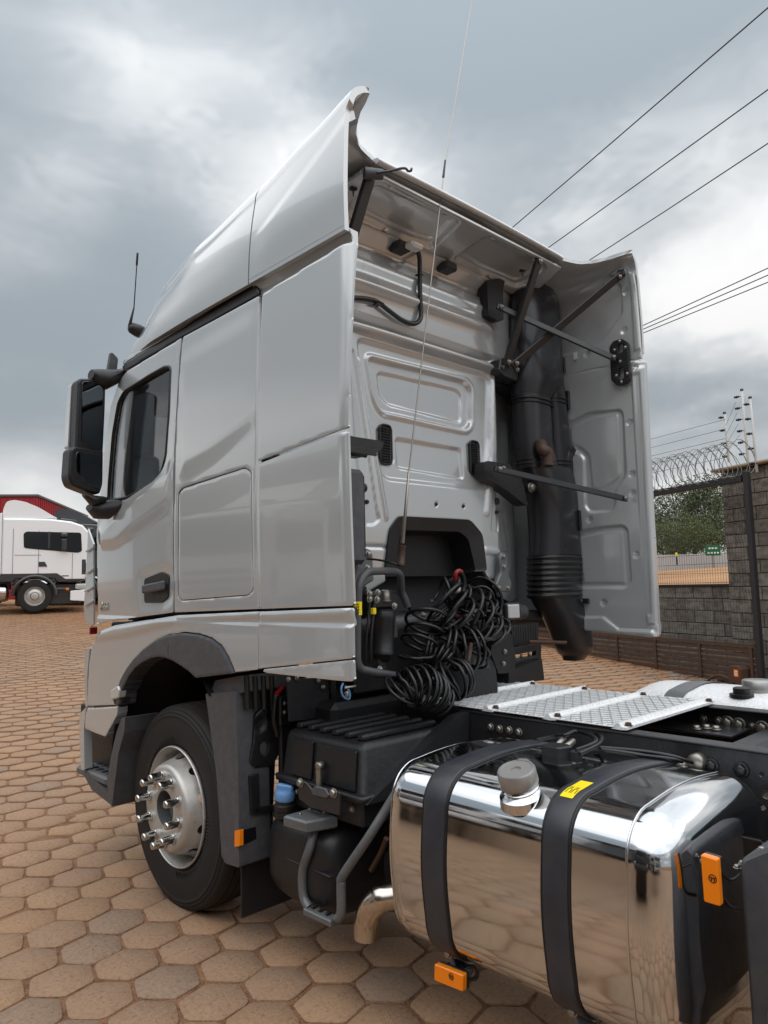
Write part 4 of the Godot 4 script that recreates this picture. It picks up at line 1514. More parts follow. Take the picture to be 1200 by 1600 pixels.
func rear_wall() -> void:
	var z := -0.65
	var bottom := rear_uv(z, [604, 908, 602, 888, 609, 827, 622, 808.5, 732, 814.5, 750, 836, 757.5, 890, 766, 904, 786, 906, 803, 898, 816, 932, 838, 941])
	var out := PackedVector2Array([Vector2(-1.05, 2.985), Vector2(-1.05, 1.60), Vector2(-0.62, 1.60)])
	out.append_array(bottom)
	out.append_array(PackedVector2Array([Vector2(1.08, 1.53), Vector2(1.08, 2.985)]))
	var R := func(a: Array, r: float) -> PackedVector2Array: return rpoly(rear_uv(z, a), r, 4)
	var fs := []
	fs.append(feat(R.call([558, 528, 766, 588, 764, 690, 757, 752, 750, 764, 606, 748, 597, 738, 576, 640], 0.05), -0.020, 0.03))
	fs.append(feat(R.call([572, 550, 732, 590, 744, 603, 744, 668, 733, 678, 597, 648, 584, 622], 0.05), 0.014, 0.020))
	fs.append(feat(R.call([577, 557, 728, 595, 738, 606, 738, 663, 729, 671, 600, 642, 588, 620], 0.04), -0.030, 0.014))
	fs.append(feat(R.call([596, 579, 719, 606.5, 728, 615, 727, 659, 613, 630, 600, 614], 0.03), -0.012, 0.010))
	fs.append(feat(R.call([622, 684, 724, 701.5, 728, 748, 625.5, 730], 0.02), -0.014, 0.011))
	for v in [[592, 667, 617, 672, 620, 722, 596, 717], [733, 692, 754, 696, 757, 741, 736, 737]]:
		fs.append(feat(R.call(v, 0.02), -0.010, 0.012))
	# pillars either side
	fs.append(feat(R.call([769, 583, 776, 588, 774, 720, 763, 806, 757, 803, 765, 715], 0.01), 0.016, 0.012))
	fs.append(feat(R.call([783, 622, 788, 622, 789, 790, 780, 832, 768, 828], 0.012), -0.012, 0.012))
	fs.append(feat(R.call([547, 545, 553, 548, 590, 800, 594, 812, 585, 820, 572, 820, 556, 700], 0.012), -0.010, 0.010))
	fs.append(feat(R.call([560, 560, 563, 560, 606, 811, 602, 811], 0.002), 0.010, 0.014))
	fs.append(feat(R.call([796, 792, 826, 795, 838, 860, 838, 890, 812, 880, 800, 850], 0.04), -0.010, 0.012))
	fs.append(feat(R.call([808, 812, 822, 810, 832, 860, 818, 862], 0.03), 0.010, 0.014))
	fs.append(feat(R.call([540, 850, 607, 852, 606, 858, 540, 856], 0.002), -0.008, 0.008))
	fs.append(feat(R.call([757, 855, 785, 859, 800, 880, 802, 893, 790, 880, 776, 868, 757, 864], 0.006), 0.010, 0.016))
	var holes := []
	for h in [[682, 788, 0.012], [724.5, 791, 0.012], [779, 783, 0.019], [778, 800, 0.010], [813, 889, 0.010]]:
		var c := rear_uv(z, [h[0], h[1]])[0]
		var o := PackedVector2Array()
		for k in 14: o.append(c + Vector2.from_angle(TAU * k / 14) * h[2])
		holes.append(o)
	var wall := part("rear_wall", truck, sheet(wall_place, out, holes, fs, 0.0085, 0.02, 0.006), M.paint)
	for h in [[682, 788, 0.010], [724.5, 791, 0.010], [779, 783, 0.022], [778, 800, 0.011], [813, 889, 0.011], [569, 762, 0.024], [574, 784, 0.012]]:
		var p := at_z(h[0], h[1], z)
		part("plug", wall, lathe_mesh([0, 0.012, h[2] * 0.7, 0.01, h[2], 0.004, h[2], -0.012, 0, -0.012], 14), M.black_plastic, Transform3D(Basis(Vector3.RIGHT, PI / 2), wall_place(p.x, p.y, -0.004)))
	# vents with louvres
	for v in [[605.5, 694], [744.5, 716]]:
		var c := at_z(v[0], v[1], z)
		var st := begin()
		var ow := rpoly(v2([-0.042, -0.108, 0.042, -0.108, 0.042, 0.108, -0.042, 0.108]), 0.03, 5)
		slab(st, Transform3D(Basis.IDENTITY, Vector3(c.x, c.y, z - 0.03)), ow, 0.012, 0.003)
		var fr := PackedVector3Array()
		for p in ow: fr.append(Vector3(c.x + p.x, c.y + p.y, z - 0.012))
		fr.append(fr[0])
		tube(st, fr, 0.006, 6, false)
		var vent := part("vent", truck, done(st), M.black_plastic)
		for k in 13:
			st = begin()
			var y := c.y - 0.09 + k * 0.015
			var hw := 0.036 if abs(y - c.y) < 0.075 else 0.027
			obox(st, Transform3D(Basis(Vector3.RIGHT, 0.5), Vector3(c.x, y, z - 0.012)), Vector3(hw * 2, 0.003, 0.014), 0.001)
			part("louvre", vent, done(st), M.black_plastic)
	# upper wall with its gutter: a profile drawn across the cab
	var pr := [[-0.585, 3.56], [-0.60, 3.53], [-0.655, 3.50], [-0.668, 3.46], [-0.640, 3.445], [-0.632, 3.40], [-0.615, 3.375], [-0.628, 3.345], [-0.625, 3.29], [-0.600, 3.262], [-0.598, 3.245], [-0.622, 3.225], [-0.632, 3.17], [-0.636, 3.10], [-0.640, 3.09], [-0.70, 3.075], [-0.70, 3.052], [-0.625, 3.030], [-0.606, 3.022], [-0.600, 3.010], [-0.606, 2.998], [-0.630, 2.990], [-0.650, 2.972]]
	var st := begin()
	for i in pr.size() - 1:
		for k in 40:
			var q := []
			for c in [[0, 0], [0, 1], [1, 1], [1, 0]]:
				var x := lerpf(-1.1, 1.1, (k + c[0]) / 40.0)
				var e: float = max(0.0, abs(x) - 0.5)
				var flat: float = smoothstep(0.46, 0.56, x)
				var zz: float = pr[i + c[1]][0]
				zz = lerpf(zz, -0.64, flat * 0.8) - e * e * 0.35
				q.append(Vector3(x, pr[i + c[1]][1], zz))
			quad(st, q[0], q[3], q[2], q[1], 1)
	part("upper_wall", truck, done(st), M.paint)
	# loom across the upper wall
	var loom := PackedVector3Array()
	for q in [[649, 388, -0.57], [655, 400, -0.585], [656, 430, -0.60], [656.5, 465, -0.605], [658, 490, -0.605], [655, 501, -0.605], [645, 506, -0.605], [628, 500, -0.605], [607, 485, -0.605], [590, 472, -0.605], [572, 467, -0.605], [545, 465, -0.605], [500, 463, -0.60]]:
		loom.append(at_z(q[0], q[1], q[2]))
	part("wiring_loom", truck, tube_mesh(curve(loom, 6), 0.014, 8), M.hose)
	for q in [[655, 430], [593, 474], [589, 476]]:
		part("cable_tie", truck, box_mesh(at_z(q[0], q[1], -0.603), Vector3(0.036, 0.007, 0.036), 0.002), M.black_plastic)
	# locker recess under the wall
	st = begin()
	var ro := rear_uv(z, [600, 893, 607, 827, 621, 806.5, 733, 812.5, 752, 835, 759, 893])
	var ri := rear_uv(z, [617.5, 893, 624, 840, 633, 828, 719, 830.5, 733, 842, 745, 893])
	ro = rpoly(ro, 0.03, 3)
	ri = rpoly(ri, 0.03, 3)
	for i in ro.size() - 1:
		var a0 := Vector3(ro[i].x, ro[i].y, z + 0.012); var a1 := Vector3(ro[i + 1].x, ro[i + 1].y, z + 0.012)
		var b0 := Vector3(ri[i].x, ri[i].y, z - 0.005); var b1 := Vector3(ri[i + 1].x, ri[i + 1].y, z - 0.005)
		quad(st, a0, a1, b1, b0, 1)
		quad(st, a0 + Vector3(0, 0, -0.05), a1 + Vector3(0, 0, -0.05), a1, a0, 2)
		quad(st, b0, b1, Vector3(b1.x * 0.96, b1.y - 0.02, z - 0.17), Vector3(b0.x * 0.96, b0.y - 0.02, z - 0.17), 3)
	part("recess_frame", truck, done(st), M.black_plastic)
	part("recess_back", truck, box_mesh(Vector3(-0.02, 1.86, z - 0.16), Vector3(0.85, 0.32, 0.02), 0.003), M.insulator_black)
	# black door stay box and latch at the left edge
	st = begin()
	var b0 := at_z(546, 808, -0.42)
	box(st, Vector3(b0.x, b0.y, -0.42), Vector3(0.11, 0.44, 0.12), 0.02)
	var sb := part("stay_housing", truck, done(st), M.grey_plastic)
	part("housing_cover", sb, box_mesh(Vector3(b0.x + 0.075, b0.y + 0.01, -0.46), Vector3(0.05, 0.40, 0.10), 0.012), M.black_plastic)
	st = begin()
	slab(st, rear_frame(-0.47), rpoly(rear_uv(-0.45, [530, 680, 548, 684, 588, 690, 594, 694, 588, 706, 570, 711, 560, 716, 530, 712]), 0.006), 0.05, 0.006)
	bar(st, at_z(532, 700, -0.40), at_z(588, 708, -0.40), 0.012, 0.03)
	rod(st, at_z(548, 706, -0.41), at_z(572, 712, -0.41), 0.012)
	part("fairing_latch", truck, done(st), M.black_plastic)

func right_fairing() -> void:
	var X := 1.205
	var R := func(a: Array, r: float) -> PackedVector2Array: return rpoly(side_uv(X, a), r, 4)
	var fs := []
	fs.append(feat(R.call([880, 668, 886, 661, 919, 645, 968, 640, 973, 647, 977, 743, 961, 766, 961, 789, 954, 799, 921, 800, 914, 791, 912, 716, 905, 708, 884, 699], 0.02), -0.014, 0.014))
	fs.append(feat(R.call([890, 670, 922, 652, 964, 646, 968, 743, 952, 757, 925, 764, 920, 712, 908, 700, 891, 692], 0.02), 0.007, 0.010))
	fs.append(feat(R.call([895, 836, 903, 830, 937, 824, 972, 821, 980, 827, 986, 908, 979, 918, 909, 918, 900, 908], 0.02), -0.014, 0.014))
	fs.append(feat(R.call([904, 840, 938, 832, 971, 829, 977, 911, 911, 911], 0.012), 0.007, 0.010))
	fs.append(feat(R.call([987, 575, 1004, 572, 1028, 975, 1012, 975], 0.01), 0.012, 0.012))
	fs.append(feat(R.call([990, 585, 999, 583, 1018, 960, 1011, 962], 0.008), -0.010, 0.008))
	fs.append(feat(R.call([895, 965, 943, 964, 968, 984, 1020, 986, 1026, 995, 895, 990], 0.006), 0.012, 0.012))
	for d in [[983, 660], [987, 741], [988, 771], [994, 867], [921, 812], [943, 942], [992, 575]]:
		var c := side_uv(X, d)[0]
		fs.append(dimple(c, 0.019, -0.009, 0.009))
		fs.append(dimple(c, 0.007, 0.005, 0.005))
	var place := func(z, y, h):
		var x: float = X - h
		if z > -0.04: x += 0.02 * pow((z + 0.04) / 0.06, 2.0)
		if z < -0.52: x -= 0.25 * pow((-0.52 - z) / 0.2, 2.0) * 0.2
		return Vector3(x, y, z)
	part("side_fairing", truck, sheet(place, R.call([858, 590, 1004, 561.5, 1027.5, 985, 1026, 995.5, 1019, 996, 895, 983, 880, 900], 0.012), [], fs, 0.0085, 0.03, 0.008), M.paint)
	var f2 := []
	f2.append(feat(R.call([879, 470, 949, 425, 966, 438, 971, 448, 971, 492, 943, 528, 921, 544, 872, 556], 0.02), -0.016, 0.016))
	f2.append(feat(R.call([985, 420, 1000, 425, 1004, 545, 992, 548], 0.01), 0.012, 0.012))
	for d in [[977, 455], [975, 516], [917, 553]]:
		var c := side_uv(X, d)[0]
		f2.append(dimple(c, 0.02, -0.009, 0.009))
		f2.append(dimple(c, 0.008, 0.005, 0.005))
	var up := func(z, y, h):
		var k: float = max(0.0, y - 3.42)
		return Vector3(X - h - k * k * 0.9, y, z)
	var ear := part("ear_liner", truck, sheet(up, v2([-0.68, 3.06, 0.018, 3.05, 0.012, 3.60, -0.05, 3.655, -0.2, 3.64, -0.32, 3.62, -0.68, 3.56]), [], f2, 0.0085, 0.02, 0.006), M.paint)
	var c0 := at_x(917, 553, X - 0.004)
	part("label", ear, box_mesh(at_x(899, 556, X - 0.012), Vector3(0.002, 0.05, 0.03), 0.0005), M.white_plastic)
	# brackets and small labels
	for q in [[878, 572, 14, 20], [884, 627, 16, 26], [886, 724, 22, 36], [901, 814, 18, 30], [910, 939, 24, 8]]:
		var a := at_x(q[0] - q[2] * 0.5, q[1] - q[3] * 0.5, X - 0.01)
		var b := at_x(q[0] + q[2] * 0.5, q[1] + q[3] * 0.5, X - 0.01)
		var st := begin()
		box(st, (a + b) * 0.5 - Vector3(0.012, 0, 0), Vector3(0.02, abs(a.y - b.y), abs(a.z - b.z)), 0.004)
		var br := part("duct_bracket", truck, done(st), M.black_plastic)
		part("bolt", br, bolt_mesh(0.011), M.zinc, Transform3D(Basis(Vector3.BACK, PI / 2), (a + b) * 0.5 - Vector3(0.022, 0, 0)))

var bolt_cache := {}
func bolt_mesh(r: float) -> ArrayMesh:
	if not bolt_cache.has(r):
		var st := begin()
		lathe(st, Transform3D.IDENTITY, v2([0, 0, r * 1.35, 0, r * 1.35, r * 0.18, r * 1.25, r * 0.25, r, r * 0.25]), 12)
		lathe(st, Transform3D.IDENTITY, v2([r, r * 0.2, r, r * 0.9, r * 0.85, r * 1.05, 0, r * 1.05]), 6, 9)
		bolt_cache[r] = done(st)
	return bolt_cache[r]

func oval_ring(c: Vector3, hx: float, hz: float, tilt := Basis.IDENTITY, n := 20, sq := 2.6) -> PackedVector3Array:
	var o := PackedVector3Array()
	for k in n:
		var a := TAU * k / n
		var x: float = sign(cos(a)) * pow(abs(cos(a)), 2.0 / sq) * hx
		var z: float = sign(sin(a)) * pow(abs(sin(a)), 2.0 / sq) * hz
		o.append(c + tilt * Vector3(x, 0, z))
	return o

func duct_ring(ul: float, ur: float, v: float, z: float, hz: float) -> PackedVector3Array:
	var a := at_z(ul, v, z)
	var b := at_z(ur, v, z)
	var c := (a + b) * 0.5
	return oval_ring(c, abs(b.x - a.x) * 0.5, hz)

func air_duct() -> void:
	var z := -0.59
	var st := begin()
	loft(st, [duct_ring(812, 860, 446, z, 0.07), duct_ring(807, 865, 470, z, 0.10), duct_ring(806, 867, 520, z, 0.115), duct_ring(806, 868, 575, z, 0.12), duct_ring(805, 870, 596, z, 0.12), duct_ring(806, 860, 606, z, 0.11), duct_ring(808, 852, 622, z, 0.095)])
	var d := part("air_intake_duct", truck, done(st), M.duct_plastic)
	st = begin()
	loft(st, [duct_ring(808, 851, 622, z, 0.095), duct_ring(811, 855, 690, z, 0.095), duct_ring(817, 864, 735, z, 0.105)])
	part("pipe", d, done(st), M.duct_plastic)
	st = begin()
	loft(st, [duct_ring(844, 870, 582, z + 0.02, 0.075), duct_ring(853, 877, 622, z + 0.02, 0.07), duct_ring(858, 883, 690, z + 0.02, 0.07), duct_ring(861, 887, 748, z + 0.01, 0.08)])
	part("pipe", d, done(st), M.duct_plastic)
	for q in [[807, 852, 628], [808, 853, 634], [815, 861, 722], [815.5, 862, 728]]:
		var r := duct_ring(q[0], q[1], q[2], z, 0.1)
		r.append(r[0])
		part("clamp_band", d, tube_mesh(r, 0.006, 6), M.black_plastic)
	for q in [[853, 878, 626], [854, 879, 632], [859, 885, 722], [859, 885, 728]]:
		var r := duct_ring(q[0], q[1], q[2], z + 0.02, 0.074)
		r.append(r[0])
		part("clamp_band", d, tube_mesh(r, 0.005, 6), M.black_plastic)
	st = begin()
	loft(st, [duct_ring(818, 886, 732, z, 0.105), duct_ring(826, 888, 752, z, 0.12), duct_ring(834, 890, 775, z, 0.125), duct_ring(838, 893, 830, z, 0.125), duct_ring(838, 896, 868, z, 0.125)])
	part("lower_duct", d, done(st), M.duct_plastic)
	# bellows
	st = begin()
	var rings := []
	for k in 33:
		var v := lerpf(868, 934, k / 32.0)
		var e := 3.0 if k % 4 == 2 else (0.0 if k % 4 == 0 else 1.6)
		rings.append(duct_ring(837 - e, 895 + e, v, z, 0.120 + e * 0.0035))
	loft(st, rings)
	part("bellows", d, done(st), M.hose)
	# down pipe
	st = begin()
	loft(st, [duct_ring(840, 896, 932, z, 0.12), duct_ring(846, 902, 945, z, 0.12), duct_ring(858, 910, 962, z, 0.115), duct_ring(868, 913, 985, z, 0.11), duct_ring(876, 914.5, 1008, z, 0.105), duct_ring(884, 915, 1021, z, 0.10), duct_ring(886, 911, 1023, z, 0.08), duct_ring(887, 906, 1031, z, 0.06)])
	part("down_pipe", d, done(st), M.duct_plastic)
	# brown elbow and drain stub
	st = begin()
	tube(st, curve(PackedVector3Array([at_z(845, 694, -0.49), at_z(848, 703, -0.45), at_z(855, 707, -0.44), at_z(856, 716, -0.44), at_z(856, 728, -0.44)]), 5), 0.038, 12)
	part("elbow", d, done(st), M.cork_brown)
	st = begin()
	tube(st, curve(PackedVector3Array([at_z(880, 700, -0.55), at_z(893, 708, -0.53), at_z(904, 718, -0.51), at_z(905, 730, -0.51)]), 5), 0.045, 12)
	part("elbow", d, done(st), M.duct_plastic)
	st = begin()
	tube(st, PackedVector3Array([at_z(826, 1003, -0.44), at_z(884, 1004, -0.40)]), 0.012, 6)
	part("lever", truck, done(st), M.rust_brown)

func strut(called: String, a: Vector3, b: Vector3, w := 0.04, t := 0.02, side := Vector3.BACK) -> void:
	var st := begin()
	bar(st, a, b, t, w, side.cross(b - a).normalized(), 0.004)
	var o := part(called, truck, done(st), M.frame_paint)
	var n := (b - a).cross(Vector3.UP).cross(b - a).normalized()
	for p in [a.lerp(b, 0.03), a.lerp(b, 0.97)]:
		part("bolt", o, bolt_mesh(0.012), M.zinc, Transform3D(Basis(Vector3.RIGHT, PI / 2), p + Vector3(0, 0, t * 0.5 + 0.004)))

func struts() -> void:
	var pivot := at_z(800, 573, -0.54)
	strut("strut", pivot, at_x(971, 429, 1.15), 0.05, 0.016)
	strut("strut", at_z(776, 478, -0.53), at_x(962, 561, 1.15), 0.042, 0.016)
	strut("strut", at_z(790, 572, -0.55), at_y(842, 405, 3.63), 0.05, 0.03)
	strut("strut", at_z(546, 384, -0.42), at_y(578, 276, 3.62), 0.055, 0.03)
	strut("strut", at_z(772, 732, -0.53), at_x(980, 780, 1.16), 0.036, 0.02)
	# pivot bracket, corner bracket, triangular bracket
	var st := begin()
	slab(st, rear_frame(-0.66), rpoly(rear_uv(-0.57, [783, 560, 796, 558, 816, 566, 817, 580, 808, 596, 790, 588, 780, 578]), 0.012), 0.09, 0.006)
	var pb := part("strut_bracket", truck, done(st), M.frame_paint)
	for q in [[786, 572], [797, 566], [808, 578]]:
		part("bolt", pb, bolt_mesh(0.013), M.zinc, Transform3D(Basis(Vector3.RIGHT, PI / 2), at_z(q[0], q[1], -0.565)))
	st = begin()
	slab(st, rear_frame(-0.65), rpoly(rear_uv(-0.575, [761, 438, 790, 434, 786, 452, 787, 500, 776, 500, 763, 492]), 0.004), 0.075, 0.004)
	part("strut_bracket", truck, done(st), M.black_plastic)
	st = begin()
	slab(st, rear_frame(-0.655), rpoly(rear_uv(-0.57, [757, 723, 762, 720, 796, 725, 812, 750, 826, 790, 818, 787, 795, 768, 762, 747, 757, 738]), 0.012), 0.085, 0.008)
	var tb := part("strut_bracket", truck, done(st), M.black_plastic)
	for q in [[787, 732, 0.012], [829, 762, 0.022]]:
		part("bolt", tb, bolt_mesh(q[2]), M.zinc, Transform3D(Basis(Vector3.RIGHT, PI / 2), at_z(q[0], q[1], -0.565)))
	st = begin()
	rod(st, at_z(829, 762, -0.66), at_z(829, 762, -0.568), 0.036, -1, 14)
	part("pivot", tb, done(st), M.black_plastic)
	# slotted plate on the right fairing
	var X := 1.165
	var slots := [rpoly(side_uv(X, [965, 540, 969, 536, 973.5, 540, 973.5, 549, 969, 552, 965, 550]), 0.008), rpoly(side_uv(X, [966, 576, 970, 572, 974, 576, 974.5, 590, 970, 594, 966, 590]), 0.008)]
	var sp := part("slotted_plate", truck, sheet(func(z, y, h): return Vector3(X - h, y, z), rpoly(side_uv(X, [952, 542, 958, 533, 972, 529, 981, 535, 984, 591, 978, 600, 964, 603, 955, 594]), 0.012), slots, [], 0.007, 0.02, 0.002), M.black_plastic)
	for q in [[968, 533.5], [960, 547], [977, 543], [969, 565], [963, 587], [980, 584], [971, 597]]:
		var p := at_x(q[0], q[1], X)
		part("bolt", sp, bolt_mesh(0.008), M.zinc, Transform3D(Basis(Vector3.BACK, PI / 2), p - Vector3(0.001, 0, 0)))
	st = begin()
	obox(st, Transform3D(Basis.IDENTITY, at_x(971, 427, 1.17)), Vector3(0.03, 0.05, 0.05), 0.006)
	part("strut_bracket", truck, done(st), M.black_plastic)
	# lamp hook at the left roof corner
	var hk := at_y(580, 271, 3.6)
	st = begin()
	rod(st, hk - Vector3(0.03, 0, 0.02), hk + Vector3(0.05, 0.0, 0.03), 0.028, 0.024)
	tube(st, curve(PackedVector3Array([hk, at_y(605, 268, 3.585), at_y(628, 263, 3.585), at_y(635, 264, 3.585), at_y(637, 267, 3.58), at_y(642, 267, 3.585), at_y(643, 263, 3.59)]), 5), 0.006, 6)
	part("roof_hook", truck, done(st), M.grey_plastic)
	for q in [[552, 291, 3.55], [816, 420, 3.57]]:
		st = begin()
		var p := at_y(q[0], q[1], q[2])
		lathe(st, Transform3D(Basis.IDENTITY, p - Vector3(0, 0.05, 0)), v2([0, 0, 0.004, 0, 0.005, 0.03, 0.02, 0.035, 0.02, 0.042, 0, 0.046]), 10)
		part("clip_pin", truck, done(st), M.black_plastic)

func front_wheel() -> void:
	var c := Vector3(-1.01, 0.515, -1.56)
	var w := Node3D.new()
	w.name = "front_wheel"
	truck.add_child(w, true)
	# axle along -x: Y of this frame points out of the truck
	w.transform = Transform3D(Basis(Vector3.BACK, Vector3.LEFT, Vector3.UP).orthonormalized(), c)
	w.transform.basis = Basis(Vector3(0, 0, 1), Vector3(-1, 0, 0), Vector3(0, -1, 0))
	wheel_parts(w)
	var r := Node3D.new()
	r.name = "front_wheel_001"
	truck.add_child(r, true)
	r.transform = Transform3D(Basis(Vector3(0, 0, -1), Vector3(1, 0, 0), Vector3(0, -1, 0)), Vector3(-c.x, c.y, c.z))
	var st := begin()
	lathe(st, Transform3D.IDENTITY, v2([0.31, -0.14, 0.42, -0.155, 0.50, -0.135, 0.52, -0.11, 0.52, 0.11, 0.50, 0.135, 0.42, 0.155, 0.31, 0.14]), 48)
	part("tyre", r, done(st), M.tread)
	st = begin()
	lathe(st, Transform3D.IDENTITY, v2([0, -0.05, 0.31, -0.05, 0.31, 0.05, 0, 0.05]), 24)
	part("rim", r, done(st), M.rim_silver)

func wheel_parts(w: Node3D) -> void:
	var st := begin()
	# sidewall: bead, ribs, shoulder rings
	lathe(st, Transform3D.IDENTITY, v2([0.292, 0.118, 0.305, 0.132, 0.318, 0.136, 0.323, 0.140, 0.352, 0.1475, 0.385, 0.152, 0.420, 0.152, 0.450, 0.1495, 0.463, 0.148, 0.466, 0.1505, 0.471, 0.150, 0.473, 0.146, 0.480, 0.1435, 0.483, 0.1455, 0.488, 0.1445, 0.490, 0.140, 0.499, 0.134, 0.502, 0.1355, 0.507, 0.133, 0.515, 0.121, 0.520, 0.110]), 96, 1, 0.2)
	lathe(st, Transform3D.IDENTITY, v2([0.52, -0.11, 0.50, -0.135, 0.42, -0.152, 0.31, -0.136, 0.29, -0.12]), 48, 40)
	part("tyre", w, done(st), M.rubber)
	st = begin()
	lathe(st, Transform3D.IDENTITY, v2([0.520, 0.110, 0.522, 0.080, 0.522, 0.076, 0.510, 0.074, 0.510, 0.067, 0.523, 0.065, 0.524, 0.030, 0.511, 0.028, 0.511, 0.021, 0.524, 0.019, 0.524, -0.019, 0.511, -0.021, 0.511, -0.028, 0.524, -0.030, 0.523, -0.065, 0.510, -0.067, 0.510, -0.074, 0.522, -0.076, 0.520, -0.110]), 96, 1)
	part("tread", w, done(st), M.tread)
	# ribbed ring and faint raised marks on the sidewall
	st = begin()
	for k in 120:
		if (k / 30) % 2 == 1: continue
		var a := TAU * k / 120
		var f := Transform3D(Basis(Vector3.UP, -a), Vector3.ZERO)
		obox(st, f * Transform3D(Basis.IDENTITY, Vector3(0.345, 0.147, 0)), Vector3(0.032, 0.006, 0.007), 0.0015)
	part("sidewall_ribs", w, done(st), M.rubber)
	# rim barrel and flange
	st = begin()
	lathe(st, Transform3D.IDENTITY, v2([0.300, 0.150, 0.304, 0.155, 0.309, 0.152, 0.310, 0.142, 0.303, 0.134, 0.292, 0.128]), 72, 1, 0.2)
	lathe(st, Transform3D.IDENTITY, v2([0.300, 0.150, 0.296, 0.140, 0.288, 0.128, 0.284, 0.100, 0.276, 0.060, 0.268, 0.02, 0.262, -0.06]), 72, 20, 0.2)
	part("rim", w, done(st), M.rim_silver)
	# wheel disc with hand holes: a sheet wrapped on a profile
	var prof := [0.09, 0.203, 0.10, 0.207, 0.112, 0.208, 0.20, 0.208, 0.214, 0.204, 0.224, 0.192, 0.238, 0.150, 0.252, 0.105, 0.262, 0.08, 0.272, 0.065]
	var lens := [0.0]
	for i in range(2, prof.size(), 2): lens.append(lens[-1] + Vector2(prof[i] - prof[i - 2], prof[i + 1] - prof[i - 1]).length())
	var total: float = lens[-1]
	var disc := func(u, v, h):
		var t: float = clampf(v, 0, total)
		var i := 0
		while i < lens.size() - 2 and t > lens[i + 1]: i += 1
		var f: float = (t - lens[i]) / (lens[i + 1] - lens[i])
		var p := Vector2(lerpf(prof[i * 2], prof[i * 2 + 2], f), lerpf(prof[i * 2 + 1], prof[i * 2 + 3], f))
		var n := Vector2(prof[i * 2 + 2] - prof[i * 2], prof[i * 2 + 3] - prof[i * 2 + 1]).normalized()
		p += Vector2(-n.y, n.x) * h
		var a: float = u / 0.25
		return Vector3(cos(a) * p.x, p.y, sin(a) * p.x)
	var holes := []
	for k in 10:
		var o := PackedVector2Array()
		for i in 14: o.append(Vector2((TAU * (k + 0.5) / 10) * 0.25, total * 0.80) + Vector2.from_angle(TAU * i / 14) * 0.029)
		holes.append(o)
	part("disc", w, sheet(disc, v2([0, 0.0, TAU * 0.25 + 0.002, 0.0, TAU * 0.25 + 0.002, total, 0, total]), holes, [], 0.009, 0.012, 0.0), M.rim_silver)
	st = begin()
	lathe(st, Transform3D.IDENTITY, v2([0.10, 0.09, 0.10, 0.20, 0.092, 0.202, 0.092, 0.12, 0.07, 0.115, 0.062, 0.15, 0.03, 0.155, 0, 0.155]), 24)
	lathe(st, Transform3D.IDENTITY, v2([0.265, 0.03, 0.1, 0.03, 0.1, 0.02, 0.265, 0.0]), 24, 40)
	part("hub", w, done(st), M.grey_steel)
	for k in 10:
		var a := TAU * (k + 0.35) / 10
		var f := Transform3D(Basis.IDENTITY, Vector3(cos(a) * 0.1675, 0.207, sin(a) * 0.1675))
		part("nut_cover", w, lathe_mesh([0, 0, 0.027, 0, 0.0275, 0.012, 0.0225, 0.016, 0.0215, 0.03, 0.0195, 0.070, 0.018, 0.076, 0.014, 0.079, 0, 0.080], 14), M.chrome, f)

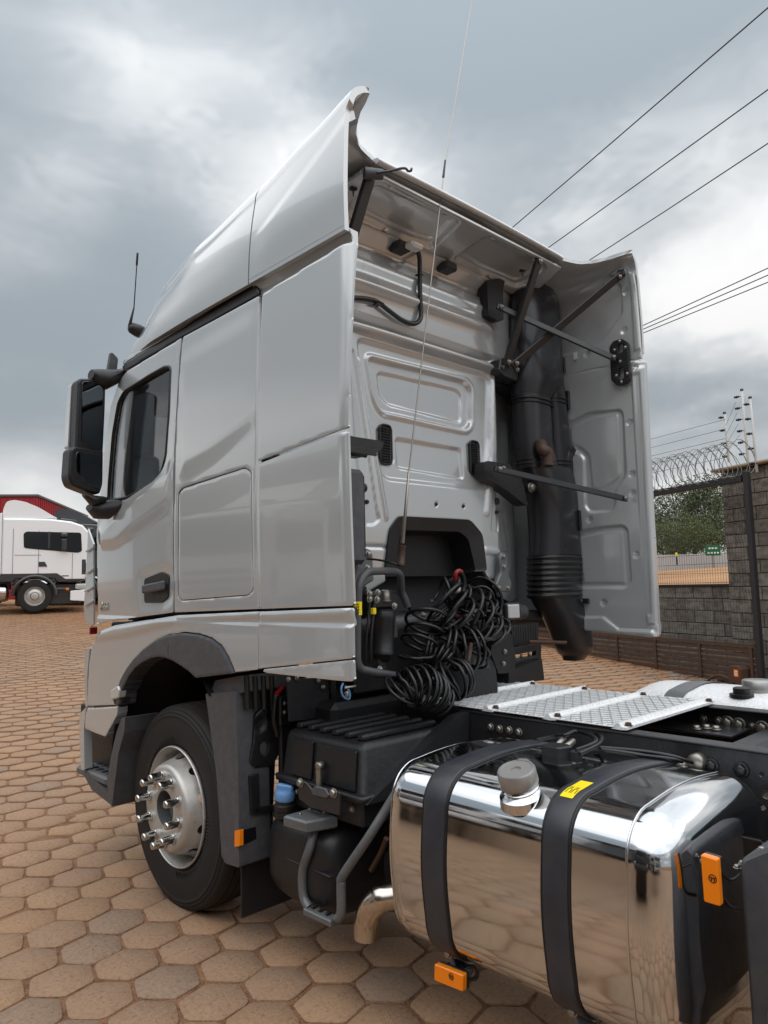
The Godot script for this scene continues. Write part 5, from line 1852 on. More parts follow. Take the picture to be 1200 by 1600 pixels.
func chassis() -> void:
	# rails: web with holes, flanges
	for s in [-1.0, 1.0]:
		var holes := []
		if s < 0:
			for q in [[1155, 1206], [1157, 1229], [1158, 1251], [1159, 1275], [1190, 1210], [1197, 1241], [1115, 1196], [1192, 1262], [1175, 1300]]:
				var c := side_uv(-0.42, q)[0]
				var o := PackedVector2Array()
				for k in 12: o.append(c + Vector2.from_angle(TAU * k / 12) * (0.017 if q[0] == 1197 else 0.0105))
				holes.append(o)
		var web := sheet(func(z, y, h): return Vector3((0.42 + h) * s, y, z), v2([-1.5, 0.77, 3.2, 0.77, 3.2, 1.055, -1.5, 1.055]), holes, [], 0.02 if s > 0 else 0.0125, 0.008, 0.0)
		var rail := part("frame_rail", truck, web, M.frame_paint)
		for y in [0.766, 1.06]:
			part("flange", rail, box_mesh(Vector3(0.385 * s, y, 0.85), Vector3(0.08, 0.009, 4.7), 0.003), M.frame_paint)
	for z in [-0.15, 0.95, 1.9]:
		part("cross_member", truck, box_mesh(Vector3(0, 0.90, z), Vector3(0.82, 0.2, 0.12), 0.02), M.frame_paint)
	# bolts along the near rail and inside the far one
	for q in [[767, 1136, 0.014], [781, 1139, 0.014], [796, 1141, 0.014], [811, 1144, 0.014]]:
		part("bolt", truck, bolt_mesh(q[2]), M.zinc, Transform3D(Basis(Vector3.BACK, PI / 2), at_x(q[0], q[1], -0.424)))
	for q in [[1112, 1196, 0.018], [1158, 1203, 0.020]]:
		part("bolt", truck, bolt_mesh(q[2]), M.frame_paint, Transform3D(Basis(Vector3.BACK, PI / 2), at_x(q[0], q[1], -0.424)))
	for q in [[1099, 1123, 0.014], [1123, 1126, 0.014], [1137, 1128, 0.022], [1155, 1131, 0.022], [1191, 1136, 0.022], [1175, 1134, 0.010]]:
		part("bolt", truck, bolt_mesh(q[2]), M.zinc, Transform3D(Basis(Vector3.BACK, PI / 2), at_x(q[0], q[1], 0.409)))
	for q in [[1088, 1139], [1104, 1138], [1119, 1140]]:
		part("bolt", truck, bolt_mesh(0.016), M.zinc, Transform3D(Basis.IDENTITY, at_y(q[0], q[1], 0.985)))
	part("gusset", truck, box_mesh(Vector3(0.28, 0.975, 0.62), Vector3(0.22, 0.012, 0.4), 0.003), M.frame_paint)
	# walkway of folded tread plate
	var zs := [-0.66, -0.325, 0.003, 0.332, 0.655]
	var pad := []
	for k in 4:
		var z0: float = zs[k]
		var z1: float = zs[k + 1]
		var st := begin()
		box(st, Vector3(0, 1.078, (z0 + z1) * 0.5 - 0.02), Vector3(0.83, 0.004, z1 - z0 - 0.05), 0.001)
		var plate := part("walkway_plate", truck, done(st), M.step_alu)
		# raised crossing ribs, too small to pick apart singly
		st = begin()
		var za := z0 + 0.012
		var zb := z1 - 0.07
		var run := 0.62
		for dirn in [-1.0, 1.0]:
			var c0 := -1.4
			while c0 < 1.4:
				# a line x = c0 + dirn * z / run, clipped to the plate
				var t0 := za
				var t1 := zb
				var xa: float = c0 + dirn * (t0 - za) / run
				var xb: float = c0 + dirn * (t1 - za) / run
				var lo: float = -0.41
				var hi: float = 0.41
				var p := Vector2(xa, t0)
				var q := Vector2(xb, t1)
				if p.x > q.x:
					var sw := p
					p = q
					q = sw
				if q.x > lo and p.x < hi:
					if p.x < lo: p = p.lerp(q, (lo - p.x) / (q.x - p.x))
					if q.x > hi: q = p.lerp(q, (hi - p.x) / (q.x - p.x))
					if p.distance_to(q) > 0.02: bar(st, Vector3(p.x, 1.082, p.y), Vector3(q.x, 1.082, q.y), 0.0038, 0.0030, Vector3.UP, 0.0008)
				c0 += 0.078
		var lz := part("raised_ribs", plate, done(st), M.rib_alu)
		lz.set_meta("kind", "stuff")
		# folded ridge at the rear of each plate
		st = begin()
		slab(st, Transform3D(Basis(Vector3.BACK, Vector3.UP, Vector3.RIGHT), Vector3(-0.42, 0, 0)), v2([z1 - 0.062, 1.072, z1 - 0.052, 1.074, z1 - 0.044, 1.094, z1 - 0.026, 1.096, z1 - 0.018, 1.083, z1 + 0.004, 1.082, z1 + 0.004, 1.072, z1 - 0.02, 1.070]), 0.84, 0.0008)
		part("ridge", plate, done(st), M.step_alu)
		for x in [-0.38, 0.38]:
			part("bolt", plate, bolt_mesh(0.012), M.rust_brown, Transform3D(Basis.IDENTITY, Vector3(x, 1.083, z1 - 0.008)))
	# far tank: pale, seen over the plates
	var far := st_tank("far_fuel_tank", 0.52, 1.20, 0.48, 1.075, 0.10, 1.6, 0.10, M.step_alu, 0.16)
	var st := begin()
	var bs := []
	for z in [0.33, 0.43]:
		var q := tank_ring(0.52, 1.20, 0.48, 1.075, 0.16, -0.006, z)
		q.append(q[0])
		q.reverse()
		bs.append(q)
	loft(st, bs, false, false, 1)
	part("strap", far, done(st), M.grey_steel)
	part("breather_cap", far, lathe_mesh([0.055, 0, 0.055, 0.012, 0.038, 0.014, 0.038, 0.04, 0.03, 0.044, 0, 0.044], 20), M.insulator_black, Transform3D(Basis.IDENTITY, at_y(1159, 1088, 1.075)))
	part("filler_cap", far, lathe_mesh([0.08, 0, 0.08, 0.02, 0.075, 0.022, 0.075, 0.06, 0.07, 0.065, 0, 0.065], 24), M.cap_grey, Transform3D(Basis.IDENTITY, at_y(1186, 1083, 1.075)))

func tank_ring(x0: float, x1: float, y0: float, y1: float, r: float, inset: float, z: float, n := 10) -> PackedVector3Array:
	var o := PackedVector3Array()
	var c := Vector2((x0 + x1) * 0.5, (y0 + y1) * 0.5)
	var h := Vector2((x1 - x0) * 0.5 - inset, (y1 - y0) * 0.5 - inset)
	var rr: float = max(r - inset * 0.6, 0.02)
	var bow := 0.03 if h.x > 0.2 else 0.0
	for q in 4:
		var sx := [1.0, -1.0, -1.0, 1.0]
		var sy := [1.0, 1.0, -1.0, -1.0]
		for k in n + 1:
			var a := PI / 2 * (q + float(k) / n)
			o.append(Vector3(c.x + sx[q] * (h.x - rr) + cos(a) * rr, c.y + sy[q] * (h.y - rr) + sin(a) * rr, z))
		# a few points along each straight
		var e := o[o.size() - 1]
		var nq := (q + 1) % 4
		var a2 := PI / 2 * nq
		var s := Vector3(c.x + sx[nq] * (h.x - rr) + cos(a2) * rr, c.y + sy[nq] * (h.y - rr) + sin(a2) * rr, z)
		var out := Vector3([0.0, -1.0, 0.0, 1.0][q], [1.0, 0.0, -1.0, 0.0][q], 0)
		for k in range(1, 8): o.append(e.lerp(s, k / 8.0) + out * bow * 0.5 * sin(PI * k / 8.0))
	return o

func st_tank(called: String, x0: float, x1: float, y0: float, y1: float, z0: float, z1: float, cap: float, m: Material, r: float) -> MeshInstance3D:
	var st := begin()
	var rings := []
	for k in 9:
		var a := PI / 2 * k / 8.0
		rings.append(tank_ring(x0, x1, y0, y1, r, cap * (1 - sin(a)), z0 + cap * (1 - cos(a))))
	rings.append(tank_ring(x0, x1, y0, y1, r, 0.0, z0 + cap + 0.012))
	for k in range(1, 12): rings.append(tank_ring(x0, x1, y0, y1, r, 0.0, lerpf(z0 + cap, z1 - cap, k / 12.0)))
	rings.append(tank_ring(x0, x1, y0, y1, r, 0.0, z1 - cap - 0.012))
	for k in 9:
		var a := PI / 2 * (1.0 - k / 8.0)
		rings.append(tank_ring(x0, x1, y0, y1, r, cap * (1 - sin(a)), z1 - cap * (1 - cos(a))))
	for q in rings: q.reverse()
	loft(st, rings, true, false, 1)
	var fc := tank_ring(x0, x1, y0, y1, r, cap + 0.03, z0 - 0.002)
	fc.reverse()
	loft(st, [fc, rings[0]], true, true, 1)
	var o := part(called, truck, done(st), m)
	st = begin()
	var e0: PackedVector3Array = rings[rings.size() - 1]
	var e1 := tank_ring(x0, x1, y0, y1, r, cap + 0.03, z1 + 0.004)
	e1.reverse()
	loft(st, [e0, e1], true, true, 1)
	part("tank_end", o, done(st), M.tank_metal)
	return o

func battery_and_step() -> void:
	# splash guard behind the front wheel
	var st := begin()
	slab(st, side_frame(-1.21), rpoly(side_uv(-1.21, [321, 1084, 367.5, 1080, 372, 1200, 374, 1356, 352, 1349, 346, 1337, 343, 1280, 338, 1210, 330, 1150]), 0.012), 0.17, 0.010)
	var sg := part("splash_guard", truck, done(st), M.grey_plastic)
	st = begin()
	slab(st, side_frame(-1.19), rpoly(side_uv(-1.21, [330, 1064, 372, 1056, 372, 1084, 322, 1088]), 0.008), 0.3, 0.006)
	part("guard_top", sg, done(st), M.grey_plastic)
	st = begin()
	slab(st, rear_frame(-0.93), rpoly(rear_uv(-0.89, [372, 1060, 436, 1056, 440, 1100, 432, 1180, 428, 1270, 410, 1342, 374, 1356]), 0.012), 0.04, 0.008)
	part("guard_back", sg, done(st), M.black_plastic)
	var ch := rear_uv(-0.86, [411, 1168])[0]
	var hole := PackedVector2Array()
	for k in 14: hole.append(ch + Vector2.from_angle(TAU * k / 14) * Vector2(0.024, 0.034))
	var bc := part("bracket_casting", truck, sheet(func(x, y, h): return Vector3(x, y, -0.85 + h), rpoly(rear_uv(-0.86, [398, 1116, 410, 1106, 420, 1126, 436, 1128, 434, 1180, 424, 1196, 396, 1200, 388, 1190, 394, 1160]), 0.012), [hole], [dimple(ch + Vector2(-0.02, 0.11), 0.03, -0.012, 0.03)], 0.008, 0.05, 0.004), M.black_plastic)
	st = begin()
	bar(st, at_z(396, 1210, -0.85), at_z(398, 1270, -0.85), 0.02, 0.05, Vector3.RIGHT)
	bar(st, at_z(396, 1268, -0.85), at_z(428, 1262, -0.85), 0.02, 0.03)
	part("leg", bc, done(st), M.black_plastic)
	st = begin()
	for k in 4:
		var u := 384.0 + k * 13.0
		tube(st, PackedVector3Array([at_z(u, 1056, -0.86), at_z(u + 3, 1108, -0.86)]), 0.016, 8)
	part("ribbed_panel", truck, done(st), M.black_plastic)
	part("inner_bulkhead", truck, box_mesh(Vector3(-0.72, 0.68, -0.83), Vector3(0.56, 0.66, 0.03), 0.008), M.black_plastic)
	part("mud_flap", truck, box_mesh(Vector3(-1.02, 0.30, -0.90), Vector3(0.30, 0.30, 0.012), 0.003), M.black_plastic)
	var am := part("amber_marker", truck, slab_mesh(side_frame(-1.222), rpoly(side_uv(-1.21, [370, 1297, 378, 1296, 378, 1321, 370, 1322]), 0.003), 0.02, 0.003), M.amber)
	part("marker_bracket", am, slab_mesh(rear_frame(-0.86), rear_uv(-0.86, [379, 1296, 398, 1291, 399, 1310, 379, 1320]), 0.01, 0.001), M.black_gloss)
	# red-tipped cable and terminals
	var cab := PackedVector3Array()
	for q in [[442, 1075, -0.82], [433, 1084, -0.8], [429, 1100, -0.8], [428, 1125, -0.8], [434, 1150, -0.8]]: cab.append(at_z(q[0], q[1], q[2]))
	part("battery_cable", truck, tube_mesh(curve(cab, 5), 0.013, 8), M.hose)
	part("cable_sleeve", truck, tube_mesh(PackedVector3Array([at_z(440, 1074, -0.81), at_z(432, 1085, -0.79)]), 0.014, 8), M.red_plastic)
	part("terminal", truck, box_mesh(at_z(444, 1110, -0.8), Vector3(0.07, 0.14, 0.03), 0.006), M.black_plastic)
	for q in [[445, 1099], [445, 1113]]: part("bolt", truck, bolt_mesh(0.009), M.zinc, Transform3D(Basis(Vector3.RIGHT, PI / 2), at_z(q[0], q[1], -0.783)))
	# plate behind the box
	part("back_plate", truck, slab_mesh(rear_frame(-0.72), rpoly(rear_uv(-0.71, [448, 1062, 512, 1058, 516, 1120, 452, 1128]), 0.004), 0.012, 0.002), M.frame_paint)
	for q in [[451, 1062], [464, 1059], [498, 1064], [505, 1074]]: part("bolt", truck, bolt_mesh(0.010), M.zinc, Transform3D(Basis(Vector3.RIGHT, PI / 2), at_z(q[0], q[1], -0.70)))
	# battery box: cover with panels and a ribbed top
	var x0 := -1.07
	var z0 := at_x(436, 1165, x0).z
	var z1 := at_x(566, 1200, x0).z
	var yb := 0.80
	var yt := 1.005
	var top := begin()
	var rings := []
	for q in [[yb, 0.0], [yb + 0.012, 0.006], [yt - 0.03, 0.022], [yt - 0.008, 0.03], [yt, 0.045]]:
		var i: float = q[1]
		var o := PackedVector3Array()
		for p in rpoly(v2([x0 + i, z0 + i, -0.52, z0 + i, -0.52, z1 - i, x0 + i, z1 - i]), 0.03, 4): o.append(Vector3(p.x, q[0], p.y))
		o.reverse()
		rings.append(o)
	loft(top, rings, true, true, 1)
	var bb := part("battery_box", truck, done(top), M.black_plastic)
	st = begin()
	var lipr := []
	for q in [[yb - 0.022, 0.0], [yb - 0.018, -0.02], [yb + 0.004, -0.022], [yb + 0.010, -0.012], [yb + 0.012, 0.004]]:
		var i: float = q[1]
		var o := PackedVector3Array()
		for p in rpoly(v2([x0 + i, z0 + i, -0.52, z0 + i, -0.52, z1 - i, x0 + i, z1 - i]), 0.035, 4): o.append(Vector3(p.x, q[0], p.y))
		o.reverse()
		lipr.append(o)
	loft(st, lipr, true, true, 1)
	part("cover_lip", bb, done(st), M.black_plastic)
	for k in 6:
		var z := lerpf(z0 + 0.07, z1 - 0.08, k / 5.0)
		part("rib", bb, box_mesh(Vector3(-0.78, yt + 0.012, z), Vector3(0.46, 0.028, 0.042), 0.009), M.black_plastic)
	for q in [[0.16, 0.42], [0.48, 0.92]]:
		var za := lerpf(z0, z1, q[0])
		var zb := lerpf(z0, z1, q[1])
		st = begin()
		obox(st, Transform3D(Basis(Vector3.BACK, -0.09), Vector3(x0 + 0.006, (yb + yt) * 0.5 - 0.006, (za + zb) * 0.5)), Vector3(0.012, yt - yb - 0.045, zb - za), 0.004)
		part("panel", bb, done(st), M.black_plastic)
	part("tray", bb, box_mesh(Vector3(-0.79, yb - 0.075, (z0 + z1) * 0.5 + 0.0), Vector3(0.52, 0.11, z1 - z0 - 0.05), 0.01), M.black_plastic)
	# slanted side wall towards the tank
	st = begin()
	slab(st, rear_frame(z1 - 0.02), rpoly(v2([-1.08, 0.78, -0.46, 0.78, -0.42, 1.06, -0.52, 1.05]), 0.012), 0.05, 0.006)
	part("end_plate", bb, done(st), M.frame_paint)
	for q in [[0.2, 0.05], [0.85, 0.02]]: part("bolt", bb, bolt_mesh(0.011), M.zinc, Transform3D(Basis(Vector3.BACK, PI / 2), Vector3(-1.052, yb - 0.06, lerpf(z0, z1, q[0]))))
	# latch
	var lt := at_x(498, 1216, -1.10)
	st = begin()
	box(st, lt, Vector3(0.014, 0.13, 0.028), 0.004)
	rod(st, lt + Vector3(-0.008, 0.05, 0), lt + Vector3(0.02, 0.05, 0), 0.018)
	part("latch", bb, done(st), M.zinc)
	# folded step bracket with its plate
	st = begin()
	slab(st, side_frame(-1.13), rpoly(side_uv(-1.13, [466, 1216, 480, 1224, 492, 1240, 516, 1243, 524, 1236, 531, 1238, 530, 1275, 484, 1262, 466, 1248]), 0.008), 0.012, 0.003)
	var sb := part("step_bracket", truck, done(st), M.frame_paint)
	for q in [[470, 1223], [522, 1239]]: part("bolt", sb, bolt_mesh(0.015), M.zinc, Transform3D(Basis(Vector3.BACK, PI / 2), at_x(q[0], q[1], -1.131)))
	st = begin()
	slab(st, side_frame(-1.138), rpoly(side_uv(-1.138, [485, 1234, 492, 1228, 508, 1232, 514, 1243, 510, 1248, 488, 1243]), 0.008), 0.01, 0.004)
	part("boss", sb, done(st), M.grey_plastic)
	var py := 0.69
	var pl := PackedVector2Array()
	for q in [[443, 1274], [484, 1262], [527, 1275], [478, 1284]]:
		var p := at_y(q[0], q[1], py)
		pl.append(Vector2(p.x, p.z))
	st = begin()
	slab(st, plan_frame(py - 0.05), pl, 0.05, 0.008)
	part("step_plate", sb, done(st), M.grey_steel)
	for q in [[469, 1272], [484, 1265], [506, 1270]]: part("stud", sb, bolt_mesh(0.005), M.chrome, Transform3D(Basis.IDENTITY, at_y(q[0], q[1], py + 0.001)))
	# bent tube step
	var X := -1.13
	var tp := PackedVector3Array([at_x(493, 1292, X + 0.04), at_x(484, 1325, X), at_x(473, 1362, X), at_x(474, 1400, X), at_x(483, 1418, X)])
	part("tube_step", truck, tube_mesh(curve(tp, 6), 0.019, 10), M.grey_steel)
	tp = PackedVector3Array([at_x(640, 1205, -0.98), at_x(605, 1262, -1.04), at_x(575, 1310, -1.10), at_x(537, 1366, X), at_x(533, 1382, X), at_x(533, 1425, X), at_x(527, 1436, X)])
	var tu := part("tube_step", truck, tube_mesh(curve(tp, 6), 0.019, 10), M.grey_steel)
	st = begin()
	bar(st, at_x(481, 1421, X), at_x(524, 1441, X), 0.055, 0.028, Vector3.UP, 0.005)
	part("tube_tread", tu, done(st), M.grey_steel)
	for k in 3:
		var p := at_x(490 + k * 11, 1418 + k * 5.2, X)
		part("tread_notch", tu, box_mesh(p + Vector3(0.005, 0.004, 0), Vector3(0.03, 0.010, 0.014), 0.002), M.black_plastic)
	# black reagent tank with a blue cap
	st = begin()
	var tr := []
	var ty0 := 0.22
	var ty1 := 0.645
	for k in 15:
		var t := k / 14.0
		var y := lerpf(ty0, ty1, t)
		var e: float = 1.0 - pow(abs(t * 2 - 1), 5.0)
		var ins: float = lerpf(0.10, 0.0, sqrt(max(e, 0.0)))
		if t < 0.4: ins += 0.10 * pow((0.4 - t) / 0.4, 2.0)
		var o := PackedVector3Array()
		for p in rpoly(v2([-1.12 + ins, -0.80 + ins, -0.5, -0.80 + ins, -0.5, -0.32, -1.12 + ins, -0.32 - ins]), 0.10, 5): o.append(Vector3(p.x, y, p.y))
		o.reverse()
		tr.append(o)
	loft(st, tr, true, true, 1)
	var rt := part("reagent_tank", truck, done(st), M.black_plastic)
	part("seam", rt, box_mesh(Vector3(-1.112, 0.47, -0.46), Vector3(0.02, 0.008, 0.3), 0.003), M.black_plastic)
	var cb := at_x(445, 1264, -1.09)
	part("filler_neck", rt, lathe_mesh([0, 0, 0.05, 0, 0.052, 0.02, 0.046, 0.022, 0.05, 0.035, 0.05, 0.05, 0.042, 0.055, 0.042, 0.07, 0, 0.07], 20), M.black_plastic, Transform3D(Basis.IDENTITY, cb - Vector3(0, 0.03, 0)))
	st = begin()
	lathe(st, Transform3D.IDENTITY, v2([0, 0, 0.043, 0, 0.046, 0.01, 0.044, 0.034, 0.038, 0.042, 0, 0.044]), 20)
	obox(st, Transform3D(Basis(Vector3.UP, 0.5), Vector3(0, 0.052, 0)), Vector3(0.026, 0.03, 0.08), 0.006)
	part("blue_cap", rt, done(st), M.cap_blue, Transform3D(Basis(Vector3.RIGHT, 0.1), cb + Vector3(0, 0.042, 0)))
	# exhaust elbow
	st = begin()
	var ex := curve(PackedVector3Array([Vector3(-0.72, 0.46, 0.30), Vector3(-0.86, 0.47, 0.14), at_x(612, 1400, -1.04), at_x(594, 1406, -1.07), at_x(580, 1421, -1.08), at_x(574, 1440, -1.08), at_x(573, 1464, -1.08)]), 7)
	tube(st, ex, 0.052, 20, false)
	var exi := PackedVector3Array()
	for p in ex: exi.append(p)
	part("exhaust_pipe", truck, done(st), M.exhaust_steel)
	st = begin()
	tube(st, exi, 0.048, 20, false)
	part("exhaust_bore", truck, done(st), M.insulator_black)
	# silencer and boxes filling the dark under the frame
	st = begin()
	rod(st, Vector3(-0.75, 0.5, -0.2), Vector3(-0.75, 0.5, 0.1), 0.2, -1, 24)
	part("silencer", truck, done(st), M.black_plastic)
	part("orange_hose", truck, tube_mesh(curve(PackedVector3Array([at_x(604, 1310, -0.95), at_x(594, 1335, -0.95), at_x(580, 1360, -0.95)])), 0.012, 8), M.rust_brown)

func fuel_tank() -> void:
	var x0 := -1.225
	var x1 := -0.50
	var y0 := 0.40
	var y1 := 1.02
	var r := 0.135
	var z0 := at_x(607, 1300, x0).z - 0.045
	var z1 := 1.205
	var tank := st_tank("fuel_tank", x0, x1, y0, y1, z0, z1, 0.105, M.tank_metal, r)
	# weld seams
	for z in [z0 + 0.055, z1 - 0.128]:
		var q := tank_ring(x0, x1, y0, y1, r, -0.0015 if z > 0.5 else 0.013, z)
		q.append(q[0])
		part("weld_seam", tank, tube_mesh(q, 0.0035, 6), M.tank_metal)
	# straps
	for e in [[664, 697], [848, 887]]:
		var za := at_x(e[0], 1280, x0).z
		var zb := at_x(e[1], 1290, x0).z
		var st := begin()
		var rows := []
		for s in [[0.0, -0.001], [0.0, -0.006], [0.004, -0.008], [1.0, -0.008], [1.0, -0.001]]:
			var z: float = za + 0.006 if s == [0.004, -0.008] else lerpf(za, zb, s[0])
			if s == [1.0, -0.008]: z = zb - 0.006
			var ring := tank_ring(x0, x1, y0, y1, r, s[1], z)
			ring.append(ring[0])
			ring.reverse()
			rows.append(ring)
		rows.insert(4, mid_ring(tank_ring(x0, x1, y0, y1, r, -0.006, zb)))
		loft(st, rows, false, false, 1)
		var strap := part("tank_strap", truck, done(st), M.strap_dark)
		var rub := begin()
		for z in [za - 0.003, zb + 0.003]:
			var q := tank_ring(x0, x1, y0, y1, r, -0.002, z)
			q.append(q[0])
			tube(rub, q, 0.005, 6)
		part("rubber_edge", strap, done(rub), M.insulator_black)
		# tightening bolt below
		var bp := Vector3(x0 + 0.08, y0 - 0.03, (za + zb) * 0.5)
		var bo := begin()
		rod(bo, bp + Vector3(-0.03, 0.05, 0), bp + Vector3(0.02, -0.07, 0), 0.009, -1, 8)
		obox(bo, Transform3D(Basis(Vector3.BACK, 0.5), bp + Vector3(0.03, -0.02, 0)), Vector3(0.05, 0.03, 0.07), 0.005)
		part("tightener", strap, done(bo), M.grey_steel)
		part("bolt", strap, bolt_mesh(0.012), M.zinc, Transform3D(Basis(Vector3.BACK, PI / 2), bp + Vector3(-0.035, 0.055, 0)))
		if e[0] == 848:
			# yellow notice on the strap's top bend
			var full := tank_ring(x0, x1, y0, y1, r, -0.0092, 0.0)
			var lo := []
			var za2 := lerpf(za, zb, 0.2)
			var zb2 := lerpf(za, zb, 0.72)
			var path := PackedVector3Array()
			for p in full:
				if p.x < x0 + 0.23 and p.x > x0 + 0.055 and p.y > 0.8: path.append(p)
			var ss := begin()
			for k in path.size() - 1:
				quad(ss, Vector3(path[k].x, path[k].y, za2), Vector3(path[k + 1].x, path[k + 1].y, za2), Vector3(path[k + 1].x, path[k + 1].y, zb2), Vector3(path[k].x, path[k].y, zb2), 1)
			var sk := part("yellow_sticker", strap, done(ss), M.sticker_yellow)
			ss = begin()
			for j in 6:
				var a := lerpf(za2, zb2, (j + 0.8) / 7.0)
				for k in range(1, path.size() - 2):
					if (j + k) % 3 == 0: continue
					var n := Vector3(-0.5, 0.8, 0) * 0.0006
					quad(ss, Vector3(path[k].x, path[k].y, a) + n, Vector3(path[k + 1].x, path[k + 1].y, a) + n, Vector3(path[k + 1].x, path[k + 1].y, a + 0.003) + n, Vector3(path[k].x, path[k].y, a + 0.003) + n)
			part("sticker_print", strap, done(ss), M.sticker_ink)
	# filler cap on the shoulder
	var cp := at_y(815, 1240, 0.996)
	var tilt := Basis(Vector3.BACK, 0.30)
	var neck := part("filler_neck", tank, lathe_mesh([0.075, -0.03, 0.07, 0.0, 0.058, 0.008, 0.054, 0.014, 0.058, 0.02, 0.052, 0.026, 0.052, 0.04, 0, 0.04], 28), M.tank_metal, Transform3D(tilt, cp))
	part("filler_cap", tank, lathe_mesh([0.056, 0.030, 0.060, 0.033, 0.062, 0.04, 0.061, 0.078, 0.057, 0.084, 0.05, 0.085, 0.049, 0.083, 0.016, 0.083, 0.014, 0.077, 0.005, 0.077, 0, 0.079], 36), M.cap_grey, Transform3D(tilt, cp))
	# sender with plug and cables
	var sp := at_y(872, 1186, y1)
	var st := begin()
	lathe(st, Transform3D(Basis.IDENTITY, sp), v2([0, 0.0, 0.095, 0, 0.095, 0.006, 0.085, 0.010, 0, 0.010]), 32)
	part("sender_flange", tank, done(st), M.tank_metal)
	st = begin()
	slab(st, plan_frame(sp.y + 0.008), rpoly(v2([sp.x - 0.035, sp.z - 0.05, sp.x + 0.03, sp.z - 0.045, sp.x + 0.045, sp.z + 0.01, sp.x + 0.02, sp.z + 0.05, sp.x - 0.04, sp.z + 0.03]), 0.012), 0.042, 0.005)
	box(st, sp + Vector3(0.02, 0.02, 0.06), Vector3(0.03, 0.028, 0.04), 0.004)
	part("fuel_sender", tank, done(st), M.black_plastic)
	st = begin()
	rod(st, sp + Vector3(0.03, 0.04, -0.02), sp + Vector3(0.09, 0.055, -0.03), 0.011)
	rod(st, sp + Vector3(0.03, 0.04, 0.015), sp + Vector3(0.09, 0.05, 0.01), 0.011)
	part("fuel_fitting", tank, done(st), M.zinc)
	var lines := [[[900, 1172, 1.07], [930, 1160, 1.08], [925, 1150, 1.08], [900, 1143, 1.07], [885, 1148, 1.09], [870, 1150, 1.07], [840, 1156, 1.05]], [[905, 1178, 1.07], [935, 1163, 1.07], [940, 1152, 1.06], [930, 1147, 1.04], [900, 1144, 1.02]], [[915, 1167, 1.06], [960, 1170, 1.05], [1010, 1175, 1.04], [1050, 1182, 1.03], [1085, 1192, 1.0]], [[915, 1169, 1.05], [955, 1173, 1.05], [1000, 1180, 1.035], [1040, 1185, 1.03], [1066, 1190, 1.01]]]
	for l in lines:
		var p := PackedVector3Array()
		for q in l: p.append(at_y(q[0], q[1], q[2]))
		part("fuel_line", truck, tube_mesh(curve(p, 6), 0.0075, 8), M.hose)
	var mk := at_x(1085, 1192, -0.47)
	st = begin()
	rod(st, mk, mk + Vector3(0.05, 0, 0.0), 0.03, -1, 16)
	rod(st, mk + Vector3(-0.03, -0.02, -0.04), mk + Vector3(0.04, -0.02, -0.04), 0.018, -1, 12)
	part("rail_spacer", truck, done(st), M.zinc)
	st = begin()
	bar(st, at_x(1055, 1185, -0.45), at_x(1085, 1196, -0.45), 0.03, 0.02)
	part("cable_clip", truck, done(st), M.black_plastic)
	# amber side marker under the tank, and the one behind it
	for q in [[[682, 1504, 727, 1522, 726.5, 1548, 681.5, 1530], -1.20, 705, 1526, 0.36], [[1097, 1333, 1123.5, 1341, 1128.5, 1415, 1102.5, 1407], -1.15, 1113.5, 1373, 0.9]]:
		var poly := rpoly(side_uv(q[1], q[0]), 0.006)
		var am := part("amber_marker", truck, slab_mesh(side_frame(q[1] - 0.012), poly, 0.022, 0.003), M.amber)
		part("marker_back", am, slab_mesh(side_frame(q[1] + 0.010), poly, 0.012, 0.002), M.black_plastic)
		var c := at_x(q[2], q[3], q[1] - 0.0125)
		st = begin()
		lathe(st, Transform3D(Basis(Vector3.BACK, PI / 2), c), v2([0.0085, 0, 0.0085, 0.0008, 0.0105, 0.0008, 0.0105, 0]), 20)
		box(st, c + Vector3(-0.0004, 0.002, 0), Vector3(0.001, 0.003, 0.014), 0.0002)
		box(st, c + Vector3(-0.0004, -0.003, -0.003), Vector3(0.001, 0.006, 0.003), 0.0002)
		box(st, c + Vector3(-0.0004, -0.003, 0.004), Vector3(0.001, 0.006, 0.003), 0.0002)
		part("approval_mark", am, done(st), M.amber_print)
	st = begin()
	tube(st, curve(PackedVector3Array([at_x(1128, 1365, -1.14), at_x(1140, 1375, -1.12), at_x(1150, 1372, -1.08), at_x(1156, 1366, -1.02)])), 0.004, 6)
	tube(st, curve(PackedVector3Array([at_x(1128, 1403, -1.14), at_x(1140, 1418, -1.1), at_x(1156, 1421, -1.02)])), 0.007, 6)
	part("marker_cable", truck, done(st), M.hose)
	st = begin()
	box(st, at_x(712, 1512, -1.14), Vector3(0.05, 0.03, 0.05), 0.004)
	tube(st, curve(PackedVector3Array([at_x(715, 1520, -1.14), at_x(740, 1510, -1.1), at_x(745, 1528, -1.1), at_x(725, 1530, -1.12)])), 0.006, 6)
	part("marker_bracket", truck, done(st), M.black_plastic)

func mid_ring(r: PackedVector3Array) -> PackedVector3Array:
	r.append(r[0])
	r.reverse()
	return r

func coil(path: PackedVector3Array, radius: float, turns: float, thick: float, sway := 0.0, ph := 0.0) -> ArrayMesh:
	var p := curve(path, 12)
	var n := int(turns * 20)
	var o := PackedVector3Array()
	for k in n + 1:
		var f := float(k) / n * (p.size() - 1)
		var i: int = min(int(f), p.size() - 2)
		var c := p[i].lerp(p[i + 1], f - i)
		var t := (p[min(i + 2, p.size() - 1)] - p[max(i - 1, 0)]).normalized()
		var x := t.cross(Vector3(0.2, 0.9, 0.35)).normalized()
		var y := t.cross(x)
		var a := TAU * turns * k / n + ph
		var rr := radius * (1.0 + sway * sin(k * 0.037 + ph * 3.0) + sway * 0.5 * sin(k * 0.11))
		o.append(c + x * cos(a) * rr + y * sin(a) * rr)
	return tube_mesh(o, thick, 6)

